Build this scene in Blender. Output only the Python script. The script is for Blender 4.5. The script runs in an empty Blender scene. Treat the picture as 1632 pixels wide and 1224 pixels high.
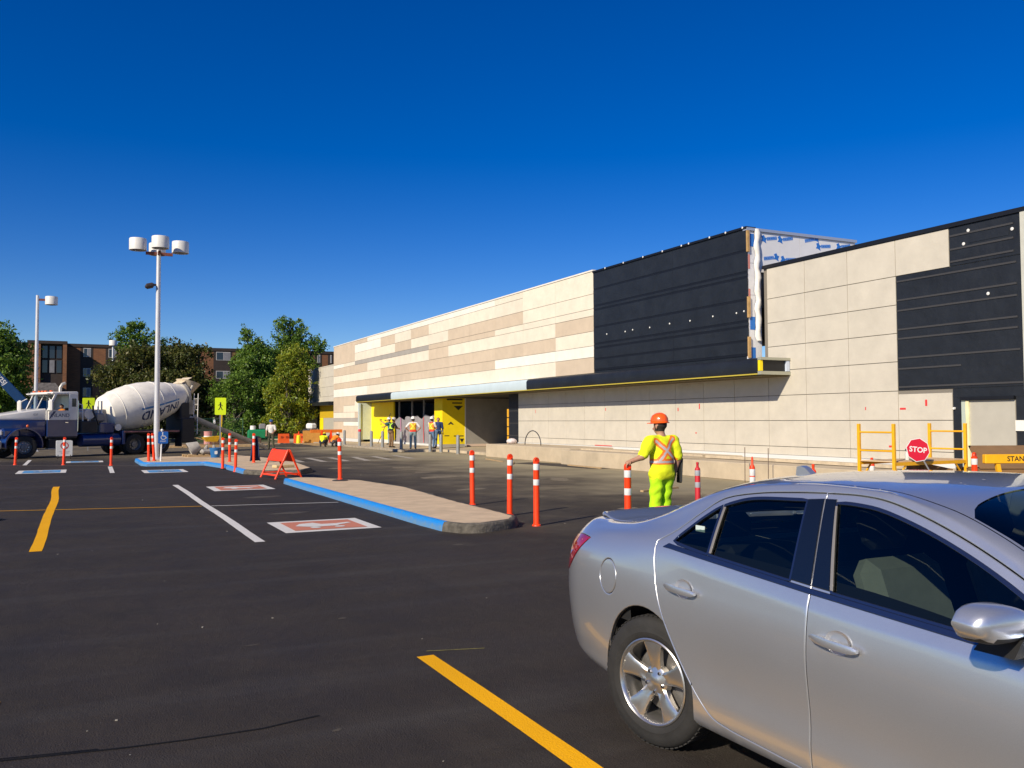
import bpy, bmesh, math, random
import numpy as np
from mathutils import Vector, Matrix, geometry
random.seed(7)
SC = bpy.context.scene
COL = SC.collection
R = math.radians

# ---------------------------------------------------------------- camera, sky, sun, exposure
cam_d = bpy.data.cameras.new('camera'); cam = bpy.data.objects.new('camera', cam_d); COL.objects.link(cam)
cam_d.sensor_width = 36.0; cam_d.lens = 36.0*1400/1632; cam_d.clip_start = 0.05; cam_d.clip_end = 6000
PSI, PIT, ROL = R(26.1), R(2.33), 0.0043
_F = Vector((math.sin(PSI), math.cos(PSI), 0)); _R = Vector((math.cos(PSI), -math.sin(PSI), 0)); _Z = Vector((0, 0, 1))
cF = _F*math.cos(PIT)+_Z*math.sin(PIT); u0 = -_F*math.sin(PIT)+_Z*math.cos(PIT)
cR = _R*math.cos(ROL)-u0*math.sin(ROL); cU = u0*math.cos(ROL)+_R*math.sin(ROL)
M4 = Matrix((cR, cU, -cF)).transposed().to_4x4(); M4.translation = (0, 0, 1.72)
cam.matrix_world = M4
SC.camera = cam

SUN_TO = Vector((-1.05, -0.54, 0.70)).normalized()
EL = math.asin(SUN_TO.z); AZ = math.atan2(SUN_TO.x, SUN_TO.y)
world = bpy.data.worlds.new('World'); SC.world = world; world.use_nodes = True
wn = world.node_tree; bg = wn.nodes['Background']
sky = wn.nodes.new('ShaderNodeTexSky'); sky.sky_type = 'NISHITA'; sky.sun_disc = False
sky.sun_elevation = EL; sky.sun_rotation = AZ % (2*math.pi)
sky.air_density = 1.0; sky.dust_density = 0.0; sky.ozone_density = 4.0; sky.altitude = 1400
hs = wn.nodes.new('ShaderNodeHueSaturation'); hs.inputs['Saturation'].default_value = 1.4; hs.inputs['Hue'].default_value = 0.519
wn.links.new(sky.outputs[0], hs.inputs['Color']); wn.links.new(hs.outputs[0], bg.inputs['Color'])
bg.inputs['Strength'].default_value = 0.091
sun_d = bpy.data.lights.new('sun', 'SUN'); sun = bpy.data.objects.new('sun', sun_d); COL.objects.link(sun)
sun_d.energy = 4.8; sun_d.angle = R(0.53); sun_d.color = (1.0, 0.885, 0.70)
sun.rotation_euler = (-SUN_TO).to_track_quat('-Z', 'Y').to_euler()
sun.location = (-30, -20, 40)
SC.view_settings.view_transform = 'Standard'; SC.view_settings.look = 'None'
SC.view_settings.gamma = 1.0; SC.view_settings.exposure = 0.2; SC.view_settings.use_curve_mapping = False

# ---------------------------------------------------------------- materials
MATS = {}
def mat(name, col, rough=0.6, metal=0.0, var=0.0, vs=4.0, bump=0.0, bs=60.0, coat=0.0, spec=None, emit=None, rnd=0.0, coord='Object'):
    if name in MATS: return MATS[name]
    m = bpy.data.materials.new(name); m.use_nodes = True; nt = m.node_tree; b = nt.nodes['Principled BSDF']
    c4 = (*col, 1)
    b.inputs['Base Color'].default_value = c4; b.inputs['Roughness'].default_value = rough; b.inputs['Metallic'].default_value = metal
    if coat: b.inputs['Coat Weight'].default_value = coat; b.inputs['Coat Roughness'].default_value = 0.04
    if spec is not None: b.inputs['Specular IOR Level'].default_value = spec
    if emit: b.inputs['Emission Color'].default_value = (*emit[0], 1); b.inputs['Emission Strength'].default_value = emit[1]
    src = None
    tc = nt.nodes.new('ShaderNodeTexCoord')
    if var:
        nz = nt.nodes.new('ShaderNodeTexNoise'); nz.inputs['Scale'].default_value = vs; nz.inputs['Detail'].default_value = 6; nz.inputs['Roughness'].default_value = 0.65
        nt.links.new(tc.outputs[coord], nz.inputs['Vector'])
        mr = nt.nodes.new('ShaderNodeMapRange'); mr.inputs['From Min'].default_value = 0.3; mr.inputs['From Max'].default_value = 0.7
        mr.inputs['To Min'].default_value = 1-var; mr.inputs['To Max'].default_value = 1+var
        nt.links.new(nz.outputs['Fac'], mr.inputs['Value']); src = mr.outputs[0]
    if rnd:
        oi = nt.nodes.new('ShaderNodeObjectInfo'); m2 = nt.nodes.new('ShaderNodeMapRange')
        m2.inputs['To Min'].default_value = 1-rnd; m2.inputs['To Max'].default_value = 1+rnd
        nt.links.new(oi.outputs['Random'], m2.inputs['Value'])
        if src is None: src = m2.outputs[0]
        else:
            mm = nt.nodes.new('ShaderNodeMath'); mm.operation = 'MULTIPLY'; nt.links.new(src, mm.inputs[0]); nt.links.new(m2.outputs[0], mm.inputs[1]); src = mm.outputs[0]
    if src is not None:
        vm = nt.nodes.new('ShaderNodeVectorMath'); vm.operation = 'SCALE'; vm.inputs[0].default_value = col
        nt.links.new(src, vm.inputs['Scale']); nt.links.new(vm.outputs[0], b.inputs['Base Color'])
    if bump:
        n2 = nt.nodes.new('ShaderNodeTexNoise'); n2.inputs['Scale'].default_value = bs; n2.inputs['Detail'].default_value = 4
        nt.links.new(tc.outputs[coord], n2.inputs['Vector'])
        bp = nt.nodes.new('ShaderNodeBump'); bp.inputs['Strength'].default_value = bump; bp.inputs['Distance'].default_value = 0.02
        nt.links.new(n2.outputs['Fac'], bp.inputs['Height']); nt.links.new(bp.outputs[0], b.inputs['Normal'])
    MATS[name] = m
    return m
def glass(name, tint=(0.12, 0.15, 0.14), rough=0.0, alpha=0.0):
    if name in MATS: return MATS[name]
    m = bpy.data.materials.new(name); m.use_nodes = True; nt = m.node_tree; nt.nodes.clear()
    o = nt.nodes.new('ShaderNodeOutputMaterial'); t = nt.nodes.new('ShaderNodeBsdfTransparent'); g = nt.nodes.new('ShaderNodeBsdfGlossy')
    f = nt.nodes.new('ShaderNodeFresnel'); f.inputs['IOR'].default_value = 1.5; mx = nt.nodes.new('ShaderNodeMixShader')
    t.inputs['Color'].default_value = (*tint, 1); g.inputs['Roughness'].default_value = rough; g.inputs['Color'].default_value = (0.95, 1, 1, 1)
    nt.links.new(f.outputs[0], mx.inputs[0]); nt.links.new(t.outputs[0], mx.inputs[1]); nt.links.new(g.outputs[0], mx.inputs[2]); nt.links.new(mx.outputs[0], o.inputs[0])
    MATS[name] = m
    return m

# ---------------------------------------------------------------- mesh building
class MB:
    def __init__(s): s.v = []; s.f = []; s.m = []
    def add(s, vs, fs, mi=0, M=None):
        k = len(s.v)
        if M is not None: vs = [M @ Vector(p) for p in vs]
        s.v += [tuple(p) for p in vs]; s.f += [tuple(i+k for i in f) for f in fs]; s.m += [mi]*len(fs); return s
    def box(s, lo, hi, mi=0, M=None, ch=0.0):
        x0, y0, z0 = lo; x1, y1, z1 = hi
        if x0 > x1: x0, x1 = x1, x0
        if y0 > y1: y0, y1 = y1, y0
        if z0 > z1: z0, z1 = z1, z0
        if not ch:
            return s.add([(x0,y0,z0),(x1,y0,z0),(x1,y1,z0),(x0,y1,z0),(x0,y0,z1),(x1,y0,z1),(x1,y1,z1),(x0,y1,z1)],
                [(0,3,2,1),(4,5,6,7),(0,1,5,4),(1,2,6,5),(2,3,7,6),(3,0,4,7)], mi, M)
        c = min(ch, (x1-x0)*.45, (y1-y0)*.45, (z1-z0)*.45)
        bm = bmesh.new(); r = bmesh.ops.create_cube(bm, size=1)
        for v in bm.verts: v.co = ((x0+x1)/2+v.co.x*(x1-x0), (y0+y1)/2+v.co.y*(y1-y0), (z0+z1)/2+v.co.z*(z1-z0))
        bmesh.ops.bevel(bm, geom=bm.edges[:], offset=c, segments=1, affect='EDGES', profile=0.5)
        return s.bm(bm, mi, M)
    def bm(s, bm, mi=0, M=None):
        bm.verts.ensure_lookup_table()
        for i, v in enumerate(bm.verts): v.index = i
        s.add([v.co.copy() for v in bm.verts], [[v.index for v in f.verts] for f in bm.faces], mi, M); bm.free(); return s
    def cyl(s, p0, p1, r0, r1=None, n=12, mi=0, caps=True, M=None):
        if r1 is None: r1 = r0
        p0 = Vector(p0); p1 = Vector(p1); d = (p1-p0).normalized()
        a = d.orthogonal().normalized(); b = d.cross(a)
        vs = []
        for p, r in ((p0, r0), (p1, r1)):
            for i in range(n):
                t = 2*math.pi*i/n; vs.append(p+(a*math.cos(t)+b*math.sin(t))*r)
        fs = [(i, (i+1) % n, n+(i+1) % n, n+i) for i in range(n)]
        if caps: fs += [tuple(reversed(range(n))), tuple(range(n, 2*n))]
        return s.add(vs, fs, mi, M)
    def tube(s, pts, r, n=8, mi=0, M=None, closed=False):
        pts = [Vector(p) for p in pts]; vs = []; N = len(pts)
        rr = r if isinstance(r, (list, tuple)) else [r]*N
        ref = None
        for i, p in enumerate(pts):
            d = (pts[min(i+1, N-1)]-pts[max(i-1, 0)]).normalized()
            if ref is None: ref = d.orthogonal().normalized()
            a = (ref-d*ref.dot(d)).normalized(); ref = a; b = d.cross(a)
            for k in range(n):
                t = 2*math.pi*k/n; vs.append(p+(a*math.cos(t)+b*math.sin(t))*rr[i])
        fs = []
        for i in range(N-1):
            for k in range(n): fs.append((i*n+k, i*n+(k+1) % n, (i+1)*n+(k+1) % n, (i+1)*n+k))
        fs += [tuple(reversed(range(n))), tuple(range((N-1)*n, N*n))]
        return s.add(vs, fs, mi, M)
    def lathe(s, prof, n=24, mi=0, M=None, cap=True):
        # prof: (r, z) up the z axis
        vs = []; fs = []; K = len(prof)
        for r, z in prof:
            for i in range(n):
                t = 2*math.pi*i/n; vs.append((r*math.cos(t), r*math.sin(t), z))
        for k in range(K-1):
            for i in range(n): fs.append((k*n+i, k*n+(i+1) % n, (k+1)*n+(i+1) % n, (k+1)*n+i))
        if cap:
            if prof[0][0] > 1e-5: fs.append(tuple(reversed(range(n))))
            if prof[-1][0] > 1e-5: fs.append(tuple(range((K-1)*n, K*n)))
        return s.add(vs, fs, mi, M)
    def prism(s, poly, z0, z1, mi=0, M=None):
        n = len(poly)
        ar = sum(poly[i][0]*poly[(i+1) % n][1]-poly[(i+1) % n][0]*poly[i][1] for i in range(n))
        if ar < 0: poly = poly[::-1]
        vs = [(x, y, z0) for x, y in poly]+[(x, y, z1) for x, y in poly]
        fs = [tuple(reversed(range(n))), tuple(range(n, 2*n))]+[(i, (i+1) % n, n+(i+1) % n, n+i) for i in range(n)]
        return s.add(vs, fs, mi, M)
    def sphere(s, c, r, n=12, k=8, mi=0, M=None):
        rx, ry, rz = r if isinstance(r, (tuple, list)) else (r, r, r)
        T = Matrix.Translation(c) @ Matrix.Diagonal((rx, ry, rz, 1))
        prof = [(math.sin(math.pi*i/k), -math.cos(math.pi*i/k)) for i in range(k+1)]
        return s.lathe(prof, n, mi, (M @ T) if M is not None else T, cap=False)
    def build(s, name, mats, parent=None, smooth=35, loc=None, rz=0.0, mat4=None):
        me = bpy.data.meshes.new(name); me.from_pydata(s.v, [], s.f)
        if not isinstance(mats, (list, tuple)): mats = [mats]
        for m in mats: me.materials.append(m)
        if len(mats) > 1: me.polygons.foreach_set('material_index', s.m)
        me.update()
        if smooth:
            me.polygons.foreach_set('use_smooth', [True]*len(me.polygons))
            try: me.set_sharp_from_angle(angle=R(smooth))
            except Exception: pass
        o = bpy.data.objects.new(name, me); COL.objects.link(o)
        if parent: o.parent = parent
        if loc is not None: o.location = loc
        if rz: o.rotation_euler = (0, 0, rz)
        if mat4 is not None: o.matrix_local = mat4
        return o
def tag(o, label, cat, group=None):
    o['label'] = label; o['category'] = cat
    if group: o['group'] = group
    return o
def struct(o): o['kind'] = 'structure'; return o
def stuff(o): o['kind'] = 'stuff'; return o
def thing(name, label, cat, loc=(0, 0, 0), rz=0.0, group=None):
    o = bpy.data.objects.new(name, None); COL.objects.link(o); o.empty_display_size = 0.2
    o.location = loc; o.rotation_euler = (0, 0, rz); return tag(o, label, cat, group)
def kids(o): return [c for c in bpy.data.objects if c.parent is o]
def copy_tree(o, parent=None):
    c = o.copy(); COL.objects.link(c); c.parent = parent
    for ch in kids(o): copy_tree(ch, c)
    return c
def RX(a): return Matrix.Rotation(a, 4, 'X')
def RY(a): return Matrix.Rotation(a, 4, 'Y')
def RZ(a): return Matrix.Rotation(a, 4, 'Z')
def TR(*p): return Matrix.Translation(p)
def text_mb(txt, size, mi=0, shear=0.0, bold=0.0, split=0.0, extrude=0.0, space=1.0):
    cu = bpy.data.curves.new('txt', 'FONT'); cu.body = txt; cu.size = size; cu.align_x = 'CENTER'; cu.align_y = 'CENTER'; cu.shear = shear; cu.offset = bold
    cu.extrude = extrude; cu.resolution_u = 3; cu.space_character = space
    ob = bpy.data.objects.new('txt', cu); COL.objects.link(ob)
    dg = bpy.context.evaluated_depsgraph_get(); me = bpy.data.meshes.new_from_object(ob.evaluated_get(dg))
    bm = bmesh.new(); bm.from_mesh(me)
    bmesh.ops.triangulate(bm, faces=bm.faces[:])
    if split:
        for _ in range(5):
            long = [e for e in bm.edges if e.calc_length() > split]
            if not long: break
            bmesh.ops.subdivide_edges(bm, edges=long, cuts=1); bmesh.ops.triangulate(bm, faces=bm.faces[:])
    bpy.data.objects.remove(ob); bpy.data.curves.remove(cu); bpy.data.meshes.remove(me)
    return MB().bm(bm, mi)
def strokes(mb, segs, w, z, mi=0):
    # flat strokes in the xy plane: list of point lists
    for pts in segs:
        for a, b in zip(pts[:-1], pts[1:]):
            a = Vector(a); b = Vector(b); d = (b-a); L = d.length or 1; d /= L; n = Vector((-d.y, d.x))*w/2; e = d*w*0.35
            q = [a-e+n, a-e-n, b+e-n, b+e+n]
            mb.add([(p.x, p.y, z) for p in q], [(0, 1, 2, 3)], mi)
# ---------------------------------------------------------------- ground and markings
def asphalt():
    m = bpy.data.materials.new('asphalt'); m.use_nodes = True; nt = m.node_tree; b = nt.nodes['Principled BSDF']; L = nt.links.new
    def N(t): return nt.nodes.new(t)
    def noise(scale, det=6, rough=0.6, vec=None):
        n = N('ShaderNodeTexNoise'); n.inputs['Scale'].default_value = scale; n.inputs['Detail'].default_value = det; n.inputs['Roughness'].default_value = rough
        L(vec or tc.outputs['Object'], n.inputs['Vector']); return n.outputs['Fac']
    def ramp(v, a, b_, lo=0.0, hi=1.0):
        r = N('ShaderNodeMapRange'); r.inputs['From Min'].default_value = a; r.inputs['From Max'].default_value = b_; r.inputs['To Min'].default_value = lo; r.inputs['To Max'].default_value = hi
        L(v, r.inputs['Value']); return r.outputs[0]
    def mul(a, b_):
        r = N('ShaderNodeMath'); r.operation = 'MULTIPLY'
        L(a, r.inputs[0])
        if isinstance(b_, float): r.inputs[1].default_value = b_
        else: L(b_, r.inputs[1])
        return r.outputs[0]
    def add(a, b_):
        r = N('ShaderNodeMath'); r.operation = 'ADD'; L(a, r.inputs[0])
        if isinstance(b_, float): r.inputs[1].default_value = b_
        else: L(b_, r.inputs[1])
        return r.outputs[0]
    def mix(f, a, b_):
        r = N('ShaderNodeMixRGB'); L(f, r.inputs[0])
        for k, c in ((1, a), (2, b_)):
            if isinstance(c, tuple): r.inputs[k].default_value = (*c, 1)
            else: L(c, r.inputs[k])
        return r.outputs[0]
    tc = N('ShaderNodeTexCoord'); sp = N('ShaderNodeSeparateXYZ'); L(tc.outputs['Object'], sp.inputs[0])
    base = mix(ramp(noise(0.35, 5), 0.35, 0.65), (0.0255, 0.0198, 0.0158), (0.038, 0.0295, 0.0228))
    base = mix(ramp(noise(2.2, 5), 0.45, 0.75, 0, .5), base, (0.049, 0.039, 0.031))
    # stretched tyre streaks along Y and along the aisle
    mp = N('ShaderNodeMapping'); mp.inputs['Scale'].default_value = (0.12, 1.6, 1); L(tc.outputs['Object'], mp.inputs['Vector'])
    st = noise(1.0, 4, 0.6, mp.outputs[0])
    base = mix(ramp(st, 0.52, 0.72, 0, .45), base, (0.060, 0.055, 0.051))
    # soft dark oil stains and tyre arcs
    base = mix(ramp(noise(0.9, 3, .5), 0.60, 0.78, 0, .55), base, (0.013, 0.0115, 0.0105))
    mp2 = N('ShaderNodeMapping'); mp2.inputs['Scale'].default_value = (1.1, 0.10, 1); mp2.inputs['Rotation'].default_value = (0, 0, .5); L(tc.outputs['Object'], mp2.inputs['Vector'])
    base = mix(ramp(noise(1.3, 4, .6, mp2.outputs[0]), 0.56, 0.72, 0, .4), base, (0.016, 0.0135, 0.012))
    # stone speckle
    vo = N('ShaderNodeTexVoronoi'); vo.inputs['Scale'].default_value = 130; L(tc.outputs['Object'], vo.inputs['Vector'])
    base = mix(ramp(vo.outputs['Distance'], 0.0, 0.36, .75, 0), base, (0.082, 0.072, 0.064))
    vo2 = N('ShaderNodeTexVoronoi'); vo2.inputs['Scale'].default_value = 9; L(tc.outputs['Object'], vo2.inputs['Vector'])
    base = mix(ramp(vo2.outputs['Distance'], 0.02, 0.045, .8, 0), base, (0.16, 0.15, 0.13))
    # dusty old surface by the building and the works
    wob = add(sp.outputs['X'], mul(ramp(noise(0.25, 4), 0.3, 0.7, -1, 1), 2.2))
    dz = ramp(wob, 6.6, 11.5)
    dust = mul(dz, ramp(noise(0.7, 6), 0.25, 0.7, .25, 1.0))
    ylim = ramp(add(sp.outputs['Y'], mul(ramp(noise(0.3, 4), 0.3, 0.7, -1, 1), 3.0)), 42.0, 54.0, 0, .85)
    fac = N('ShaderNodeMath'); fac.operation = 'MAXIMUM'; L(dust, fac.inputs[0]); L(ylim, fac.inputs[1])
    dcol = mix(ramp(noise(1.3, 6), 0.35, 0.7), (0.130, 0.107, 0.072), (0.26, 0.215, 0.138))
    base = mix(mul(fac.outputs[0], .85), base, dcol)
    near = ramp(wob, 11.0, 16.0, 0, .9)
    base = mix(near, base, (0.38, 0.325, 0.205))
    ps = mul(ramp(noise(0.55, 5), 0.58, 0.70, 0, .35), ramp(sp.outputs['X'], 4.0, 9.0))
    base = mix(ps, base, (0.22, 0.195, 0.155))
    L(base, b.inputs['Base Color'])
    L(ramp(noise(1.1, 4), 0.3, 0.7, .72, .9), b.inputs['Roughness']); b.inputs['Specular IOR Level'].default_value = 0.3
    bp = N('ShaderNodeBump'); bp.inputs['Strength'].default_value = 0.7; bp.inputs['Distance'].default_value = 0.014
    L(add(noise(90, 3), mul(noise(6, 4), 1.5)), bp.inputs['Height']); L(bp.outputs[0], b.inputs['Normal'])
    return m
lot = struct(MB().add([(-900, -900, 0), (900, -900, 0), (900, 1500, 0), (-900, 1500, 0)], [(0, 1, 2, 3)]).build('parking_lot', asphalt(), smooth=0))

def paint(name, col, wear):
    m = bpy.data.materials.new(name); m.use_nodes = True; nt = m.node_tree; b = nt.nodes['Principled BSDF']; L = nt.links.new
    tc = nt.nodes.new('ShaderNodeTexCoord'); n = nt.nodes.new('ShaderNodeTexNoise'); n.inputs['Scale'].default_value = 14; n.inputs['Detail'].default_value = 8; n.inputs['Roughness'].default_value = .75
    L(tc.outputs['Object'], n.inputs['Vector'])
    r = nt.nodes.new('ShaderNodeMapRange'); r.inputs['From Min'].default_value = .66-wear*.3; r.inputs['From Max'].default_value = .80-wear*.2; r.inputs['To Max'].default_value = .8; L(n.outputs['Fac'], r.inputs['Value'])
    n2 = nt.nodes.new('ShaderNodeTexNoise'); n2.inputs['Scale'].default_value = 1.5; n2.inputs['Detail'].default_value = 5; L(tc.outputs['Object'], n2.inputs['Vector'])
    x2 = nt.nodes.new('ShaderNodeMixRGB'); x2.inputs[1].default_value = (*[c*.82 for c in col], 1); x2.inputs[2].default_value = (*col, 1); L(n2.outputs['Fac'], x2.inputs[0])
    x = nt.nodes.new('ShaderNodeMixRGB'); x.inputs[2].default_value = (.05, .045, .042, 1); L(r.outputs[0], x.inputs[0]); L(x2.outputs[0], x.inputs[1]); L(x.outputs[0], b.inputs['Base Color'])
    b.inputs['Roughness'].default_value = .8; b.inputs['Specular IOR Level'].default_value = .2
    bp = nt.nodes.new('ShaderNodeBump'); bp.inputs['Strength'].default_value = .5; bp.inputs['Distance'].default_value = .01
    n3 = nt.nodes.new('ShaderNodeTexNoise'); n3.inputs['Scale'].default_value = 90; L(tc.outputs['Object'], n3.inputs['Vector']); L(n3.outputs['Fac'], bp.inputs['Height']); L(bp.outputs[0], b.inputs['Normal'])
    MATS[name] = m; return m
PW = paint('white_road_paint', (.74, .72, .68), .12); PY = paint('yellow_road_paint', (.95, .46, .001), .1); PP = paint('pink_road_paint', (.62, .23, .15), .15)
PB = paint('blue_road_paint', (.10, .32, .62), .2); PWT = paint('worn_white_paint', (.46, .42, .36), .6); PG = paint('old_yellow_stain', (.34, .30, .09), .6)
def ribbon(name, pts, w, z, m, wob=0.0, wobf=1.0):
    P = []
    for a, b in zip(pts[:-1], pts[1:]):
        a = Vector(a); b = Vector(b); n = max(1, int((b-a).length/0.4))
        for i in range(n): P.append(a.lerp(b, i/n))
    P.append(Vector(pts[-1]))
    vs = []; fs = []
    ph = random.uniform(0, 9)
    for i, p in enumerate(P):
        d = (P[min(i+1, len(P)-1)]-P[max(0, i-1)]).normalized(); n = Vector((-d.y, d.x))
        c = p+n*wob*math.sin(ph+i*.4*wobf)
        ww = w*(1+random.uniform(-.04, .04))
        vs += [(c.x+n.x*ww/2, c.y+n.y*ww/2, z), (c.x-n.x*ww/2, c.y-n.y*ww/2, z)]
        if i: fs.append((2*i-2, 2*i-1, 2*i+1, 2*i))
    return MB().add(vs, fs).build(name, m, lot, smooth=0)
ribbon('parking_line', [(-.52, 13.3), (-.54, 16), (-.50, 19), (-.56, 26.2)], .155, .004, PY, .02)
ribbon('parking_line', [(2.27, 6.1), (2.255, 0.2)], .135, .004, PY, .006)
ribbon('parking_line', [(-.50, 6.3), (-.52, 0.2)], .14, .004, PY, .006)
ribbon('parking_line', [(2.31, 12.85), (2.30, 25.35)], .14, .004, PW, .008)
ribbon('stall_end_line', [(-9, 20.0), (-1.4, 19.6), (2.2, 18.72)], .055, .008, PY, .01)
ribbon('stall_end_line', [(2.38, 18.68), (4.86, 18.22)], .06, .008, PW, .006)
ribbon('stall_end_line', [(-9, 42), (-2.9, 40.0), (2.0, 36.95)], .05, .008, PWT)
ribbon('parking_line', [(1.0, 36.9), (.95, 32.3)], .15, .004, PW)
ribbon('parking_line', [(-2.05, 45), (-2.0, 39.8)], .14, .004, PW)
ribbon('parking_line', [(-4.75, 45), (-4.75, 32.8)], .14, .004, PW)
ribbon('layout_mark', [(2.33, 6.22), (2.75, 6.10)], .012, .004, PG)
# stencilled bays
def stencil(x0, x1, y0, y1, colm, icon):
    b = MB().add([(x0, y0, .004), (x1, y0, .004), (x1, y1, .004), (x0, y1, .004)], [(0, 1, 2, 3)]).build('bay_stencil', PW, lot, smooth=0)
    w = x1-x0; h = y1-y0; a = .12
    q = MB().add([(x0+w*a, y0+h*a, .008), (x1-w*a, y0+h*a, .008), (x1-w*a, y1-h*a, .008), (x0+w*a, y1-h*a, .008)], [(0, 1, 2, 3)]).build('stencil_field', colm, b, smooth=0)
    mb = MB(); cx = (x0+x1)/2; cy = (y0+y1)/2; s = min(w, h)
    if icon == 'stroller':
        pts = [(-.30, -.02), (-.22, .16), (-.06, .22), (.0, .06), (.16, .06), (.30, .12), (.33, .06), (.17, -.06), (.12, -.14), (-.14, -.16)]
        mb.add([(cx+p[0]*s, cy+p[1]*s, .012) for p in pts], [tuple(reversed(range(len(pts))))])
        for wx in (-.13, .13):
            c = [(cx+(wx+.055*math.cos(t*.5236))*s, cy+(-.22+.055*math.sin(t*.5236))*s, .012) for t in range(12)]
            mb.add(c, [tuple(range(12))])
    else:
        arc = [(cx+s*(.02+.17*math.cos(t)), cy+s*(-.10+.17*math.sin(t))) for t in [R(a) for a in range(100, 381, 20)]]
        strokes(mb, [arc, [(cx-.03*s, cy+.20*s), (cx-.02*s, cy), (cx+.13*s, cy), (cx+.19*s, cy-.16*s), (cx+.25*s, cy-.13*s)]], .055*s, .012)
        c = [(cx+(-.03+.05*math.cos(t*.5236))*s, cy+(.27+.05*math.sin(t*.5236))*s, .012) for t in range(12)]
        mb.add(c, [tuple(range(12))])
    mb.build('stencil_symbol', PW, b, smooth=0)
stencil(2.95, 4.42, 22.6, 24.25, PP, 'stroller'); stencil(2.83, 4.35, 13.65, 15.2, PP, 'stroller')
stencil(-1.95, -.45, 33.3, 35.4, PB, 'chair'); stencil(1.9, 3.28, 31.6, 33.5, PB, 'chair'); stencil(-.56, .86, 41.1, 42.6, PB, 'chair')
# crosswalk
ribbon('crosswalk_line', [(8.0, 40.8), (11.6, 40.7), (14.8, 41.7)], .13, .004, PWT)
ribbon('crosswalk_line', [(7.7, 36.6), (11.0, 36.3), (12.7, 37.0), (15.4, 38.2)], .13, .004, PWT)
for a, b in (((8.48, 40.5), (8.22, 36.6)), ((9.34, 40.4), (9.14, 36.5)), ((10.36, 40.4), (10.11, 36.5)), ((11.5, 40.4), (11.0, 36.5)), ((12.5, 40.6), (12.15, 37.0)), ((13.75, 41.2), (13.4, 37.6)), ((7.5, 40.6), (7.35, 36.8))):
    ribbon('crosswalk_bar', [a, b], .30, .0055, PWT)
TAR = mat('tar_seal', (.010, .0095, .009), .75, var=.3, spec=.15)
ribbon('tar_seam', [(-1.5, 5.5), (-.35, 5.22), (.23, 5.13), (.54, 5.10), (.94, 5.09), (1.12, 5.13), (1.27, 5.16)], .02, .003, TAR, .006, 2.3)
ribbon('tar_seam', [(-1.2, 5.48), (-.35, 5.235), (.1, 5.16)], .012, .0035, TAR, .008, 3.1)
SCF2 = paint('beige_dust_patch', (.27, .225, .155), .7)
SCF = paint('pale_scuff', (.105, .09, .07), .8)
def scuff(x, y, l, w, a):
    rq = random.Random(int(x*100+y*10)); n = 18
    vs = [(x, y, .002)]+[(x+l*math.cos(t)*q*math.cos(a)-w*math.sin(t)*q*math.sin(a), y+l*math.cos(t)*q*math.sin(a)+w*math.sin(t)*q*math.cos(a), .002) for t, q in ((6.283*i/n, rq.uniform(.7, 1.05)) for i in range(n))]
    MB().add(vs, [(0, 1+i, 1+(i+1) % n) for i in range(n)]).build('scuff_mark', SCF2 if x > 8 else SCF, lot, smooth=0)
for q in ((1.2, 7.0, .07, .02, .1), (2.06, 7.58, .05, .03, 0), (1.3, 4.88, .035, .02, .4), (4.7, 11.3, .10, .07, .2), (9.5, 14.35, .30, .14, .3), (3.7, 20.4, .5, .25, .3), (9.8, 24.9, .9, .5, .4), (8.7, 20.1, .5, .25, .3), (10.6, 30.7, .6, .3, .4), (10.2, 27.4, .5, .2, .2), (8.4, 31.2, .6, .3, .4), (12.4, 22.2, .8, .3, 1.2), (3.5, 16.6, .4, .2, .1)): scuff(*q)
# loose chips on the asphalt
mb = MB(); rg = random.Random(3)
for i in range(70):
    y = 2.5+rg.random()**2*30; x = rg.uniform(-4, 9)*(.35+y/22)
    if x > 16: continue
    s = rg.uniform(.002, .007)*(1+y*.03)
    a = rg.uniform(0, 6.28)
    mb.box((-s, -s*.7, 0), (s, s*.6, s*.9), 0, TR(x, y, .0) @ RZ(a))
stuff(mb.build('stone_chips', mat('stone_chip', (.26, .24, .20), .9, var=.3), smooth=0))
bpy.data.objects['stone_chips']['label'] = 'pale stone chips scattered on the dark asphalt'
bpy.data.objects['stone_chips']['category'] = 'gravel'

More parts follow.
